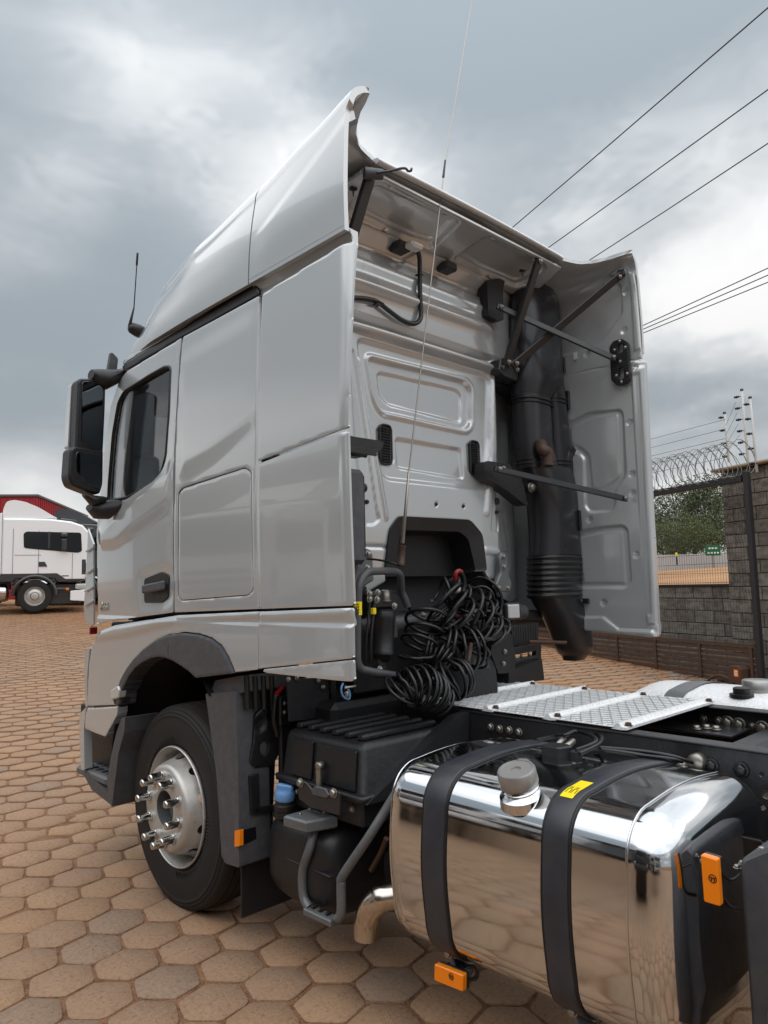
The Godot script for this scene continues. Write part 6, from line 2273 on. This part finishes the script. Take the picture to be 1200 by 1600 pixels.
func behind_cab() -> void:
	# dark engine tunnel, gearbox and cross tube
	var st := begin()
	box(st, Vector3(-0.05, 1.12, -1.0), Vector3(0.95, 0.75, 0.5), 0.08)
	part("engine_cover", truck, done(st), M.black_plastic)
	st = begin()
	loft(st, [oval_ring(Vector3(-0.1, 1.20, -0.72), 0.22, 0.10, Basis(Vector3.RIGHT, PI / 2)), oval_ring(Vector3(-0.1, 1.18, -0.55), 0.20, 0.19, Basis(Vector3.RIGHT, PI / 2)), oval_ring(Vector3(-0.1, 1.12, -0.35), 0.18, 0.17, Basis(Vector3.RIGHT, PI / 2)), oval_ring(Vector3(-0.1, 1.10, -0.30), 0.12, 0.12, Basis(Vector3.RIGHT, PI / 2))])
	part("gearbox", truck, done(st), M.black_plastic)
	st = begin()
	rod(st, Vector3(-0.95, 1.44, -0.62), Vector3(0.72, 1.47, -0.62), 0.045, -1, 16)
	part("cross_tube", truck, done(st), M.grey_plastic)
	for q in [[-0.62, 1.42], [-0.25, 1.49], [0.1, 1.44]]:
		part("bolt", truck, bolt_mesh(0.014), M.zinc, Transform3D(Basis(Vector3.RIGHT, PI / 2), Vector3(q[0], q[1], -0.57)))
	part("engine_bulkhead", truck, box_mesh(Vector3(0.0, 1.1, -0.74), Vector3(1.5, 0.75, 0.04), 0.02), M.black_plastic)
	part("cross_plate", truck, box_mesh(Vector3(-0.35, 1.28, -0.60), Vector3(0.75, 0.30, 0.03), 0.01), M.black_plastic)
	# cab suspension arms
	for q in [[[783, 863, 790, 863, 794, 872, 793, 893, 800, 912, 797, 925, 780, 925, 773, 917, 782, 895, 780, 872], -0.60, [[786, 870], [787, 886], [779, 919], [793, 919]]], [[558, 862, 566, 856, 578, 858, 583, 868, 583, 890, 585, 906, 566, 918, 552, 924, 549, 908, 556, 890], -0.50, [[575, 866], [574, 888], [553, 928], [566, 948]]]]:
		var arm := part("cab_mount", truck, slab_mesh(rear_frame(q[1] - 0.03), rpoly(rear_uv(q[1], q[0]), 0.015), 0.035, 0.008), M.grey_steel)
		for b in q[2]: part("bolt", arm, bolt_mesh(0.013), M.zinc, Transform3D(Basis(Vector3.RIGHT, PI / 2), at_z(b[0], b[1], q[1] + 0.005)))
	part("mount_block", truck, box_mesh(at_z(555, 940, -0.52), Vector3(0.10, 0.16, 0.08), 0.012), M.black_plastic)
	# bent guard tube with a yellow sticker
	var g := PackedVector3Array()
	for q in [[637, 948, -0.42], [633, 936, -0.42], [627, 925, -0.42], [626, 894, -0.36], [600, 892, -0.34], [573, 893, -0.32], [561, 910, -0.30], [558, 960, -0.30], [558, 1035, -0.30], [564, 1046, -0.30], [592, 1052, -0.30], [620, 1056, -0.34]]: g.append(at_z(q[0], q[1], q[2]))
	var gt := part("guard_tube", truck, tube_mesh(fillet(g, 0.05, 5), 0.018, 12), M.grey_plastic)
	st = begin()
	var sa := at_z(559, 940, -0.30)
	var sb := at_z(559, 961, -0.30)
	lathe(st, along(sb, sa), v2([0.0188, 0, 0.0188, sa.distance_to(sb)]), 16)
	part("yellow_sticker", gt, done(st), M.sticker_yellow)
	for k in 4:
		part("sticker_print", gt, box_mesh(at_z(559, 944 + k * 4.2, -0.281), Vector3(0.016, 0.004, 0.003), 0.0005), M.sticker_ink)
	# air dryer cylinder
	var ac := at_z(597, 990, -0.42)
	var at2 := at_z(600, 937, -0.42)
	st = begin()
	lathe(st, along(Vector3(ac.x, ac.y - 0.13, -0.42), Vector3(at2.x, at2.y, -0.42)), v2([0, 0, 0.03, 0, 0.045, 0.012, 0.05, 0.03, 0.056, 0.034, 0.056, 0.05, 0.052, 0.055, 0.054, 0.19, 0.058, 0.195, 0.058, 0.215, 0.052, 0.235, 0.03, 0.245, 0, 0.246]), 20)
	var ad := part("air_dryer", truck, done(st), M.black_plastic)
	st = begin()
	lathe(st, Transform3D(Basis.IDENTITY, at_z(602.5, 937, -0.42) - Vector3(0, 0.008, 0)), v2([0, 0, 0.028, 0, 0.028, 0.006, 0.022, 0.008, 0.024, 0.014, 0.022, 0.02, 0.024, 0.026, 0.022, 0.03, 0.022, 0.05, 0.016, 0.055, 0, 0.055]), 12)
	part("drain_valve", ad, done(st), M.zinc)
	for q in [[577, 928], [590, 926], [577, 936], [589, 937], [616, 947], [593, 1046]]: part("bolt", ad, bolt_mesh(0.012), M.zinc, Transform3D(Basis(Vector3.RIGHT, PI / 2), at_z(q[0], q[1], -0.36)))
	part("dryer_head", ad, box_mesh(at_z(590, 938, -0.46), Vector3(0.2, 0.09, 0.1), 0.015), M.black_plastic)
	part("foot", ad, box_mesh(at_z(594, 1035, -0.42), Vector3(0.05, 0.14, 0.04), 0.006), M.frame_paint)
	part("grey_tag", truck, box_mesh(at_z(615, 983, -0.5), Vector3(0.05, 0.085, 0.004), 0.001), M.zinc)
	for q in [[581, 0.010], [574, 0.006]]:
		st = begin()
		tube(st, curve(PackedVector3Array([at_z(q[0] + 4, 940, -0.40), at_z(q[0] + 1, 970, -0.39), at_z(q[0] - 2, 1010, -0.39), at_z(q[0], 1040, -0.40)])), q[1], 8)
		part("air_pipe", truck, done(st), M.hose)
	part("yellow_tag", truck, box_mesh(at_z(583.5, 955, -0.375), Vector3(0.022, 0.03, 0.022), 0.004), M.sticker_yellow)
	# whip antenna with spring base and bracket
	var wb := at_z(626, 884, -0.30)
	var wm := at_z(639, 735, -0.30)
	var wj := at_z(694, 265, -0.30)
	var wt := at_z(740, -15, -0.30)
	st = begin()
	lathe(st, along(wb, at_z(629, 848, -0.30)), v2([0, 0, 0.018, 0, 0.0185, 0.01, 0.0165, 0.012, 0.0165, 0.085, 0.0185, 0.087, 0.0185, 0.095, 0, 0.096]), 14)
	var wh := part("whip_antenna", truck, done(st), M.cork_brown)
	part("base_rod", wh, rod_mesh(at_z(629, 849, -0.30), wm, 0.009, 0.006, 10), M.whip_steel)
	part("whip", wh, tube_mesh(PackedVector3Array([wm, wm.lerp(wj, 0.5), wj, wj.lerp(wt, 0.5), wt]), 0.0036, 8, 0.0024), M.whip_steel)
	part("coupling", wh, rod_mesh(wj + (wj - wm).normalized() * -0.05, wj + (wj - wm).normalized() * 0.06, 0.007, 0.005, 8), M.black_plastic)
	part("bracket_wire", wh, tube_mesh(curve(PackedVector3Array([at_z(573, 873, -0.45), at_z(592, 875, -0.40), at_z(610, 879, -0.34), wb])), 0.006, 6), M.hose)
	# red plug with its cable
	st = begin()
	rod(st, at_z(703, 905, -0.42), at_z(714, 921, -0.40), 0.034, 0.03, 14)
	rod(st, at_z(712, 918, -0.40), at_z(716, 924, -0.39), 0.024, 0.03, 14)
	part("trailer_socket", truck, done(st), M.black_plastic)
	part("socket_rim", truck, rod_mesh(at_z(711, 918, -0.385), at_z(716, 924, -0.38), 0.026, 0.02, 12), M.white_plastic)
	part("red_plug", truck, tube_mesh(curve(PackedVector3Array([at_z(711, 906, -0.37), at_z(712, 896, -0.36), at_z(717, 892, -0.36), at_z(721, 894, -0.36)]), 4), 0.012, 8), M.red_plastic)
	part("trailer_cable", truck, tube_mesh(curve(PackedVector3Array([at_z(720, 894, -0.36), at_z(725, 905, -0.36), at_z(724, 925, -0.36), at_z(714, 945, -0.35), at_z(711, 962, -0.34), at_z(716, 968, -0.34), at_z(730, 975, -0.34)]), 6), 0.011, 8), M.hose)
	part("red_plug", truck, tube_mesh(PackedVector3Array([at_z(712, 962, -0.34), at_z(719, 967, -0.34)]), 0.013, 8), M.red_plastic)
	# coiled air and power lines
	var C := func(a: Array) -> PackedVector3Array:
		var o := PackedVector3Array()
		for q in a: o.append(at_z(q[0], q[1], q[2]))
		return o
	var coils := [
		[C.call([[668, 952, -0.36], [662, 985, -0.34], [652, 1012, -0.34], [646, 1042, -0.36]]), 0.085, 5.0, 0.0085, 0.12, 0.3],
		[C.call([[628, 1082, -0.22], [636, 1074, -0.20], [654, 1072, -0.18], [672, 1080, -0.18], [684, 1092, -0.2]]), 0.085, 12.0, 0.0085, 0.10, 0.9],
		[C.call([[692, 1070, -0.24], [706, 1062, -0.20], [718, 1060, -0.2]]), 0.088, 6.5, 0.009, 0.06, 1.7],
		[C.call([[690, 935, -0.36], [706, 952, -0.32], [722, 970, -0.30]]), 0.10, 3.5, 0.0095, 0.2, 2.2],
		[C.call([[722, 950, -0.34], [748, 968, -0.30], [762, 996, -0.30]]), 0.095, 4.0, 0.0095, 0.25, 0.2],
		[C.call([[750, 945, -0.40], [768, 960, -0.36], [772, 985, -0.34]]), 0.08, 3.5, 0.009, 0.25, 3.1],
		[C.call([[694, 1008, -0.32], [715, 1014, -0.28], [742, 1012, -0.26]]), 0.092, 5.0, 0.009, 0.2, 4.0],
		[C.call([[664, 1018, -0.36], [682, 1024, -0.32], [698, 1036, -0.28]]), 0.08, 5.5, 0.0085, 0.12, 5.0],
		[C.call([[688, 962, -0.40], [700, 985, -0.38], [690, 1012, -0.36]]), 0.075, 4.5, 0.009, 0.2, 2.0],
		[C.call([[700, 915, -0.42], [728, 940, -0.38], [758, 930, -0.38]]), 0.085, 3.5, 0.009, 0.25, 3.7],
		[C.call([[715, 985, -0.38], [735, 965, -0.38], [765, 975, -0.36], [778, 1000, -0.36]]), 0.09, 5.0, 0.009, 0.2, 5.2],
		[C.call([[735, 985, -0.30], [748, 1005, -0.28], [740, 1030, -0.26]]), 0.085, 3.5, 0.008, 0.3, 0.6],
		[C.call([[680, 920, -0.44], [700, 925, -0.40], [735, 928, -0.40], [762, 930, -0.42]]), 0.07, 3.0, 0.0085, 0.3, 1.1]]
	for q in coils:
		part("coiled_hose", truck, coil(q[0], q[1], q[2], q[3], q[4], q[5]), M.hose)
	part("hose_coupling", truck, rod_mesh(at_z(730, 1035, -0.22), at_z(732, 1052, -0.22), 0.018, 0.016, 12), M.cork_brown)
	part("hose_end", truck, rod_mesh(at_z(736, 1005, -0.24), at_z(731, 1035, -0.22), 0.011, 0.013, 10), M.cork_brown)
	# work lamp
	st = begin()
	obox(st, Transform3D(Basis(Vector3.UP, -0.2), at_z(799, 955, -0.36)), Vector3(0.11, 0.095, 0.05), 0.012)
	var wl := part("work_lamp", truck, done(st), M.black_plastic)
	st = begin()
	obox(st, Transform3D(Basis(Vector3.UP, -0.2), at_z(799, 955, -0.36)) * Transform3D(Basis.IDENTITY, Vector3(-0.004, 0, 0.024)), Vector3(0.085, 0.075, 0.012), 0.008)
	part("lens", wl, done(st), M.lamp_lens)
	# fender casing, finned cooler and slotted bar right of the hoses
	st = begin()
	slab(st, rear_frame(-0.5), rpoly(rear_uv(-0.42, [762, 985, 778, 975, 790, 990, 796, 1020, 796, 1050, 770, 1052, 758, 1020]), 0.02), 0.12, 0.02)
	var cs := part("casing", truck, done(st), M.black_plastic)
	for q in [[776, 988], [789, 1018], [787, 1037]]: part("bolt", cs, bolt_mesh(0.010), M.zinc, Transform3D(Basis(Vector3.RIGHT, PI / 2), at_z(q[0], q[1], -0.375)))
	part("cooler", truck, slab_mesh(rear_frame(-0.62), rear_uv(-0.56, [793, 978, 842, 972, 842, 1008, 795, 1014]), 0.06, 0.006), M.black_plastic)
	for k in 12:
		st = begin()
		bar(st, at_z(796 + k * 3.8, 980 - k * 0.4, -0.55), at_z(797 + k * 3.8, 1010 - k * 0.4, -0.55), 0.006, 0.02, Vector3.RIGHT)
		part("cooler_fin", truck, done(st), M.frame_paint)
	part("slotted_bar", truck, sheet(func(x, y, h): return Vector3(x, y, -0.50 + h), rear_uv(-0.5, [794, 1014, 846, 1004, 846, 1030, 794, 1042]), [rpoly(rear_uv(-0.5, [800, 1024, 838, 1017, 838, 1024, 800, 1032]), 0.006)], [], 0.008, 0.03, 0.003), M.black_plastic)
	for u in [803, 814, 826]: part("bolt", truck, bolt_mesh(0.010), M.zinc, Transform3D(Basis(Vector3.RIGHT, PI / 2), at_z(u, 1027 - (u - 803) * 0.2, -0.52)))
	st = begin()
	slab(st, rear_frame(-0.62), rpoly(rear_uv(-0.5, [786, 1048, 838, 1028, 842, 1062, 786, 1068]), 0.01), 0.16, 0.02)
	part("far_guard", truck, done(st), M.black_plastic)
	# blue wire and cocks below the fairing
	part("blue_wire", truck, tube_mesh(curve(PackedVector3Array([at_z(536, 1068, -0.35), at_z(533, 1076, -0.34), at_z(536, 1088, -0.34), at_z(545, 1092, -0.34), at_z(546, 1082, -0.34), at_z(540, 1072, -0.34)]), 5), 0.005, 6), M.cap_blue)
	st = begin()
	rod(st, at_z(538, 1075, -0.34), at_z(556, 1072, -0.33), 0.006)
	rod(st, at_z(541, 1080, -0.34), at_z(543, 1090, -0.34), 0.010)
	part("drain_cock", truck, done(st), M.zinc)
	st = begin()
	box(st, Vector3(-0.62, 0.98, -0.72), Vector3(0.5, 0.25, 0.3), 0.03)
	part("air_tank", truck, done(st), M.black_plastic)

func rear_fender() -> void:
	# front box of the fender and the curved guard over the drive wheel
	var c := Vector2(2.06, 0.52)
	var st := begin()
	var rings := []
	for k in 19:
		var a := deg_to_rad(lerpf(200, 20, k / 18.0))
		var d := Vector2(cos(a), sin(a))
		var o := PackedVector3Array()
		for q in [[-1.25, 0.62], [-1.235, 0.655], [-1.2, 0.668], [-0.62, 0.668], [-0.60, 0.655], [-0.60, 0.64], [-1.19, 0.645], [-1.22, 0.61]]:
			o.append(Vector3(q[0], c.y + d.y * q[1], c.x + d.x * q[1]))
		rings.append(o)
	loft(st, rings, true, true, 1)
	part("rear_fender", truck, done(st), M.grey_plastic)
	st = begin()
	var zf := at_x(1160, 1345, -0.98).z
	slab(st, side_frame(-1.0), rpoly(v2([zf, 0.30, zf + 0.35, 0.30, zf + 0.35, 0.98, zf + 0.08, 0.95, zf, 0.90]), 0.02), 0.42, 0.010)
	part("fender_box", truck, done(st), M.grey_plastic)
	for q in [[1152, 1356], [1160, 1350], [1190, 1328]]: part("bolt", truck, bolt_mesh(0.008), M.zinc, Transform3D(Basis.IDENTITY, at_x(q[0], q[1], -0.97)))
	for s in [-1.0, 1.0]:
		st = begin()
		lathe(st, Transform3D(Basis(Vector3(0, 0, 1), Vector3(-1, 0, 0), Vector3(0, -1, 0)), Vector3(0.92 * s, 0.52, c.x)), v2([0.3, -0.30, 0.42, -0.32, 0.50, -0.30, 0.52, -0.27, 0.52, 0.27, 0.50, 0.30, 0.42, 0.32, 0.3, 0.30]), 48)
		part("drive_tyre", truck, done(st), M.tread)

# ---------------------------------------------------------------- trucks across the yard
func parked_truck(label: String, at: Vector3, turn: float, paint: Material, category := "truck", with_box := false) -> Node3D:
	# forward +x, visible flank at +z = 1.25, wheel centre at x = 0
	var t := thing("parked_truck", label, category, at, turn, "trucks parked across the yard")
	var fz := Transform3D(Basis.IDENTITY, Vector3(0, 0, -1.25))
	var arch := []
	for k in 11:
		var a := PI * k / 10.0
		arch.append_array([cos(a) * 0.62, 0.52 + sin(a) * 0.62])
	var body := v2([-0.95, 1.16, -0.62, 1.16, 0.62, 1.16, 0.85, 0.98, 1.42, 0.98, 1.48, 1.10, 1.54, 1.95, 1.52, 2.55, 1.35, 2.74, 1.0, 2.86, 0.4, 2.93, -0.95, 2.93])
	part("cab", t, slab_mesh(fz, body, 2.5, 0.05), paint)
	part("roof_deflector", t, slab_mesh(Transform3D(Basis.IDENTITY, Vector3(0, 0, -1.15)), rpoly(v2([-0.95, 2.9, 0.62, 2.96, 0.45, 3.05, 0.05, 3.30, -0.35, 3.47, -0.66, 3.52, -0.86, 3.46, -0.95, 3.2]), 0.08), 2.3, 0.03), paint)
	part("side_deflector", t, slab_mesh(Transform3D(Basis.IDENTITY, Vector3(0, 0, -1.25)), rpoly(v2([-1.06, 1.18, -0.96, 1.18, -0.96, 3.1, -1.06, 3.05]), 0.02), 2.5, 0.012), paint)
	part("lower_band", t, slab_mesh(Transform3D(Basis.IDENTITY, Vector3(0, 0, -1.24)), v2([-1.04, 0.95, -0.62, 0.95, -0.55, 1.05, 0.55, 1.05, 0.66, 0.92, 0.98, 0.92, 1.42, 0.97, 1.42, 1.05, 0.9, 1.05, 0.6, 1.22, -1.04, 1.22]), 2.48, 0.02), M.truck_black)
	for s in [-1.0, 1.0]:
		var z: float = 1.252 * s
		part("side_window", t, slab_mesh(Transform3D(Basis.IDENTITY, Vector3(0, 0, z - 0.01)), rpoly(v2([-0.34, 2.02, -0.26, 1.99, 1.22, 1.85, 1.34, 1.9, 1.30, 2.50, -0.28, 2.52, -0.36, 2.45]), 0.08), 0.02, 0.002), M.dark_glass)
		for q in [[0.08, 1.2, 2.55], [1.06, 1.0, 1.84], [-0.64, 1.2, 2.6]]:
			part("panel_gap", t, box_mesh(Vector3(q[0], (q[1] + q[2]) * 0.5, z), Vector3(0.012, q[2] - q[1], 0.012), 0.001), M.cladding_trim)
		part("door_handle", t, slab_mesh(Transform3D(Basis.IDENTITY, Vector3(0, 0, z - 0.01)), rpoly(v2([0.09, 1.42, 0.34, 1.42, 0.26, 1.57, 0.09, 1.57]), 0.02), 0.03, 0.004), M.truck_black)
		part("character_line", t, box_mesh(Vector3(-0.22, 1.78, z), Vector3(0.75, 0.012, 0.012), 0.002), M.cladding_trim)
		part("mirror", t, box_mesh(Vector3(0.80, 2.10, 1.40 * s), Vector3(0.16, 0.40, 0.2), 0.05), M.truck_black)
		part("mirror", t, box_mesh(Vector3(0.80, 2.40, 1.38 * s), Vector3(0.2, 0.17, 0.22), 0.05), M.truck_black)
		part("headlamp", t, box_mesh(Vector3(1.34, 0.78, 1.13 * s), Vector3(0.36, 0.17, 0.26), 0.04), M.lamp_lens)
		part("turn_signal", t, box_mesh(Vector3(0.93, 0.70, 1.245 * s), Vector3(0.09, 0.07, 0.03), 0.01), M.amber)
		part("step", t, box_mesh(Vector3(0.78, 0.72, 1.2 * s), Vector3(0.42, 0.05, 0.1), 0.01), M.cladding_trim)
		part("side_tank", t, rod_mesh(Vector3(-1.9, 0.62, 1.0 * s), Vector3(-0.78, 0.62, 1.0 * s), 0.27, -1, 24), M.tank_metal)
		# wheel
		var st := begin()
		lathe(st, Transform3D(Basis(Vector3.RIGHT, PI / 2 * s), Vector3(0, 0.5, 1.08 * s)), v2([0.29, 0.14, 0.40, 0.155, 0.48, 0.14, 0.50, 0.11, 0.50, -0.14, 0.3, -0.14]), 32)
		part("tyre", t, done(st), M.rubber)
		st = begin()
		lathe(st, Transform3D(Basis(Vector3.RIGHT, PI / 2 * s), Vector3(0, 0.5, 1.08 * s)), v2([0.30, 0.145, 0.28, 0.12, 0.25, 0.06, 0.20, 0.10, 0.13, 0.12, 0.12, 0.05, 0.11, 0.14, 0.06, 0.15, 0, 0.15]), 32)
		part("rim", t, done(st), M.rim_silver)
		st = begin()
		var rings := []
		for k in 13:
			var a := PI * k / 12.0
			var o := PackedVector3Array()
			for q in [[0.57, 1.10], [0.57, 1.27], [0.66, 1.26], [0.68, 1.10]]: o.append(Vector3(cos(a) * q[0], 0.52 + sin(a) * q[0] * 0.98, q[1] * s))
			rings.append(o)
		loft(st, rings, true, true, 1)
		part("wheel_arch", t, done(st), M.truck_black)
	for s in [-1.0, 1.0]:
		part("door_lettering", t, box_mesh(Vector3(0.86, 1.12, 1.254 * s), Vector3(0.2, 0.035, 0.006), 0.001), M.cladding_trim)
		part("vent_slot", t, box_mesh(Vector3(1.40, 1.40, 1.22 * s), Vector3(0.14, 0.5, 0.08), 0.02), M.truck_black)
		part("pillar_trim", t, slab_mesh(Transform3D(Basis.IDENTITY, Vector3(0, 0, 1.252 * s - 0.01)), v2([0.34, 2.0, 0.40, 1.99, 0.40, 2.52, 0.34, 2.52]), 0.024, 0.002), M.truck_black)
	part("sun_visor", t, box_mesh(Vector3(1.58, 2.62, 0), Vector3(0.22, 0.12, 2.2), 0.03), M.truck_black)
	part("roof_horn", t, rod_mesh(Vector3(0.72, 2.98, 0.6), Vector3(1.2, 2.93, 0.6), 0.04, 0.03, 10), M.truck_black)
	part("windscreen", t, slab_mesh(Transform3D(Basis(Vector3.UP, PI / 2), Vector3(1.53, 0, 0)), rpoly(v2([-1.1, 1.93, 1.1, 1.93, 1.05, 2.6, -1.05, 2.6]), 0.05), 0.03, 0.004), M.dark_glass)
	part("bumper", t, slab_mesh(Transform3D(Basis.IDENTITY, Vector3(0, 0, -1.25)), rpoly(v2([1.02, 0.34, 1.46, 0.30, 1.56, 0.40, 1.58, 0.62, 1.50, 0.68, 1.02, 0.64]), 0.03), 2.5, 0.015), paint)
	part("underbody", t, box_mesh(Vector3(0.4, 0.55, 0), Vector3(1.9, 0.7, 1.9), 0.05), M.truck_black)
	for k in 4: part("grille_slat", t, box_mesh(Vector3(1.53, 1.05 + k * 0.18, 0), Vector3(0.05, 0.10, 1.7), 0.02), M.truck_black)
	part("chassis", t, box_mesh(Vector3(-3.0, 0.85, 0), Vector3(4.6, 0.25, 0.8), 0.02), M.truck_black)
	var rt := begin()
	for s in [-1.0, 1.0]:
		lathe(rt, Transform3D(Basis(Vector3.RIGHT, PI / 2), Vector3(-3.6, 0.5, 0.9 * s)), v2([0.2, -0.3, 0.48, -0.3, 0.5, -0.26, 0.5, 0.26, 0.48, 0.3, 0.2, 0.3]), 28, 1)
	part("drive_axle", t, done(rt), M.rubber)
	if with_box:
		part("cargo_box", t, box_mesh(Vector3(-4.4, 2.3, 0), Vector3(6.4, 2.7, 2.5), 0.03), paint)
	return t

func make_yard() -> void:
	var d := 22.6
	var f := sight(54, 940).normalized()
	var p := EYE + f * (d / f.dot(-look.z))
	var gy := ground_at(p.x, p.z)
	var heading := Vector3(f.x, 0, f.z).normalized()
	var right := Vector3(-heading.z, 0, heading.x)
	var turn := atan2(-right.z, right.x)
	var near := p + heading * 1.2
	parked_truck("white cab-over truck with a tall roof deflector parked across the yard", Vector3(near.x, ground_at(near.x, near.z), near.z), turn, M.truck_white)
	var q := near + heading * 3.4 + right * 1.75
	parked_truck("black truck roof showing behind the parked white truck", Vector3(q.x, ground_at(q.x, q.z) + 0.0, q.z), turn - 0.25, M.truck_black)
	q = near + heading * 3.6 - right * 3.2
	parked_truck("dark box truck standing behind the white truck's back", Vector3(q.x, ground_at(q.x, q.z), q.z), turn, M.truck_black, "truck", true)
	# trucks that the glossy flank and the tank mirror
	var row := [[-6.9, -4.2, M.truck_white, "white truck in the row facing the silver cab's flank"], [-6.7, 0.6, M.truck_black, "black truck in the row facing the silver cab's flank"], [-7.2, 5.0, M.truck_cream, "cream truck in the row facing the silver cab's flank"], [-7.6, -9.6, M.truck_cream, "cream truck at the far end of the row opposite the silver cab"]]
	for r in row:
		parked_truck(r[3], Vector3(r[0], ground_at(r[0], r[1]), r[1]), -0.15, r[2])
	var wh := thing("warehouse", "long grey warehouse with dark doorways behind the row opposite the silver cab", "warehouse", Vector3(-13.5, 0, -6.0))
	part("wall", wh, box_mesh(Vector3(-4, 2.6, 0), Vector3(8, 5.6, 44), 0.02), M.warehouse_grey)
	part("roof", wh, box_mesh(Vector3(-3.6, 5.5, 0), Vector3(9.6, 0.2, 45), 0.02), M.cladding_trim)
	for k in 6:
		part("doorway", wh, box_mesh(Vector3(0.0, 1.9, -17.5 + k * 7.0), Vector3(0.08, 3.8, 4.2), 0.01), M.truck_black)
		part("canopy", wh, box_mesh(Vector3(0.7, 4.1, -17.5 + k * 7.0), Vector3(1.4, 0.14, 4.8), 0.02), M.far_wall)
	# red clad shed
	var sd := 46.0
	var a := EYE + sight(58, 776).normalized() * sd
	var shed := thing("red_shed", "red shed with vertical ribbed cladding behind the parked white truck", "shed", Vector3(a.x, ground_at(a.x, a.z), a.z), turn - 0.28)
	var H := a.y - shed.position.y
	part("wall", shed, box_mesh(Vector3(-10, H * 0.5, -6), Vector3(20, H, 12), 0.02), M.red_cladding)
	var rib := box_mesh(Vector3.ZERO, Vector3(0.12, H - 0.1, 0.08), 0.03)
	for k in 64: run_part("cladding_rib", k, shed, rib, M.red_cladding, Transform3D(Basis.IDENTITY, Vector3(-0.15 - k * 0.31, H * 0.5, 0.02)))
	part("roof_trim", shed, box_mesh(Vector3(-10, H + 0.06, -6), Vector3(20.2, 0.14, 12.2), 0.02), M.cladding_trim)
	var rib2 := box_mesh(Vector3.ZERO, Vector3(0.08, H - 0.1, 0.12), 0.03)
	for k in 30: run_part("end_rib", k, shed, rib2, M.red_cladding, Transform3D(Basis.IDENTITY, Vector3(0.02, H * 0.5, -0.3 - k * 0.38)))

func _ready() -> void:
	make_light()
	make_materials()
	make_ground()
	make_gate()
	make_beyond()
	make_truck()
	make_yard()
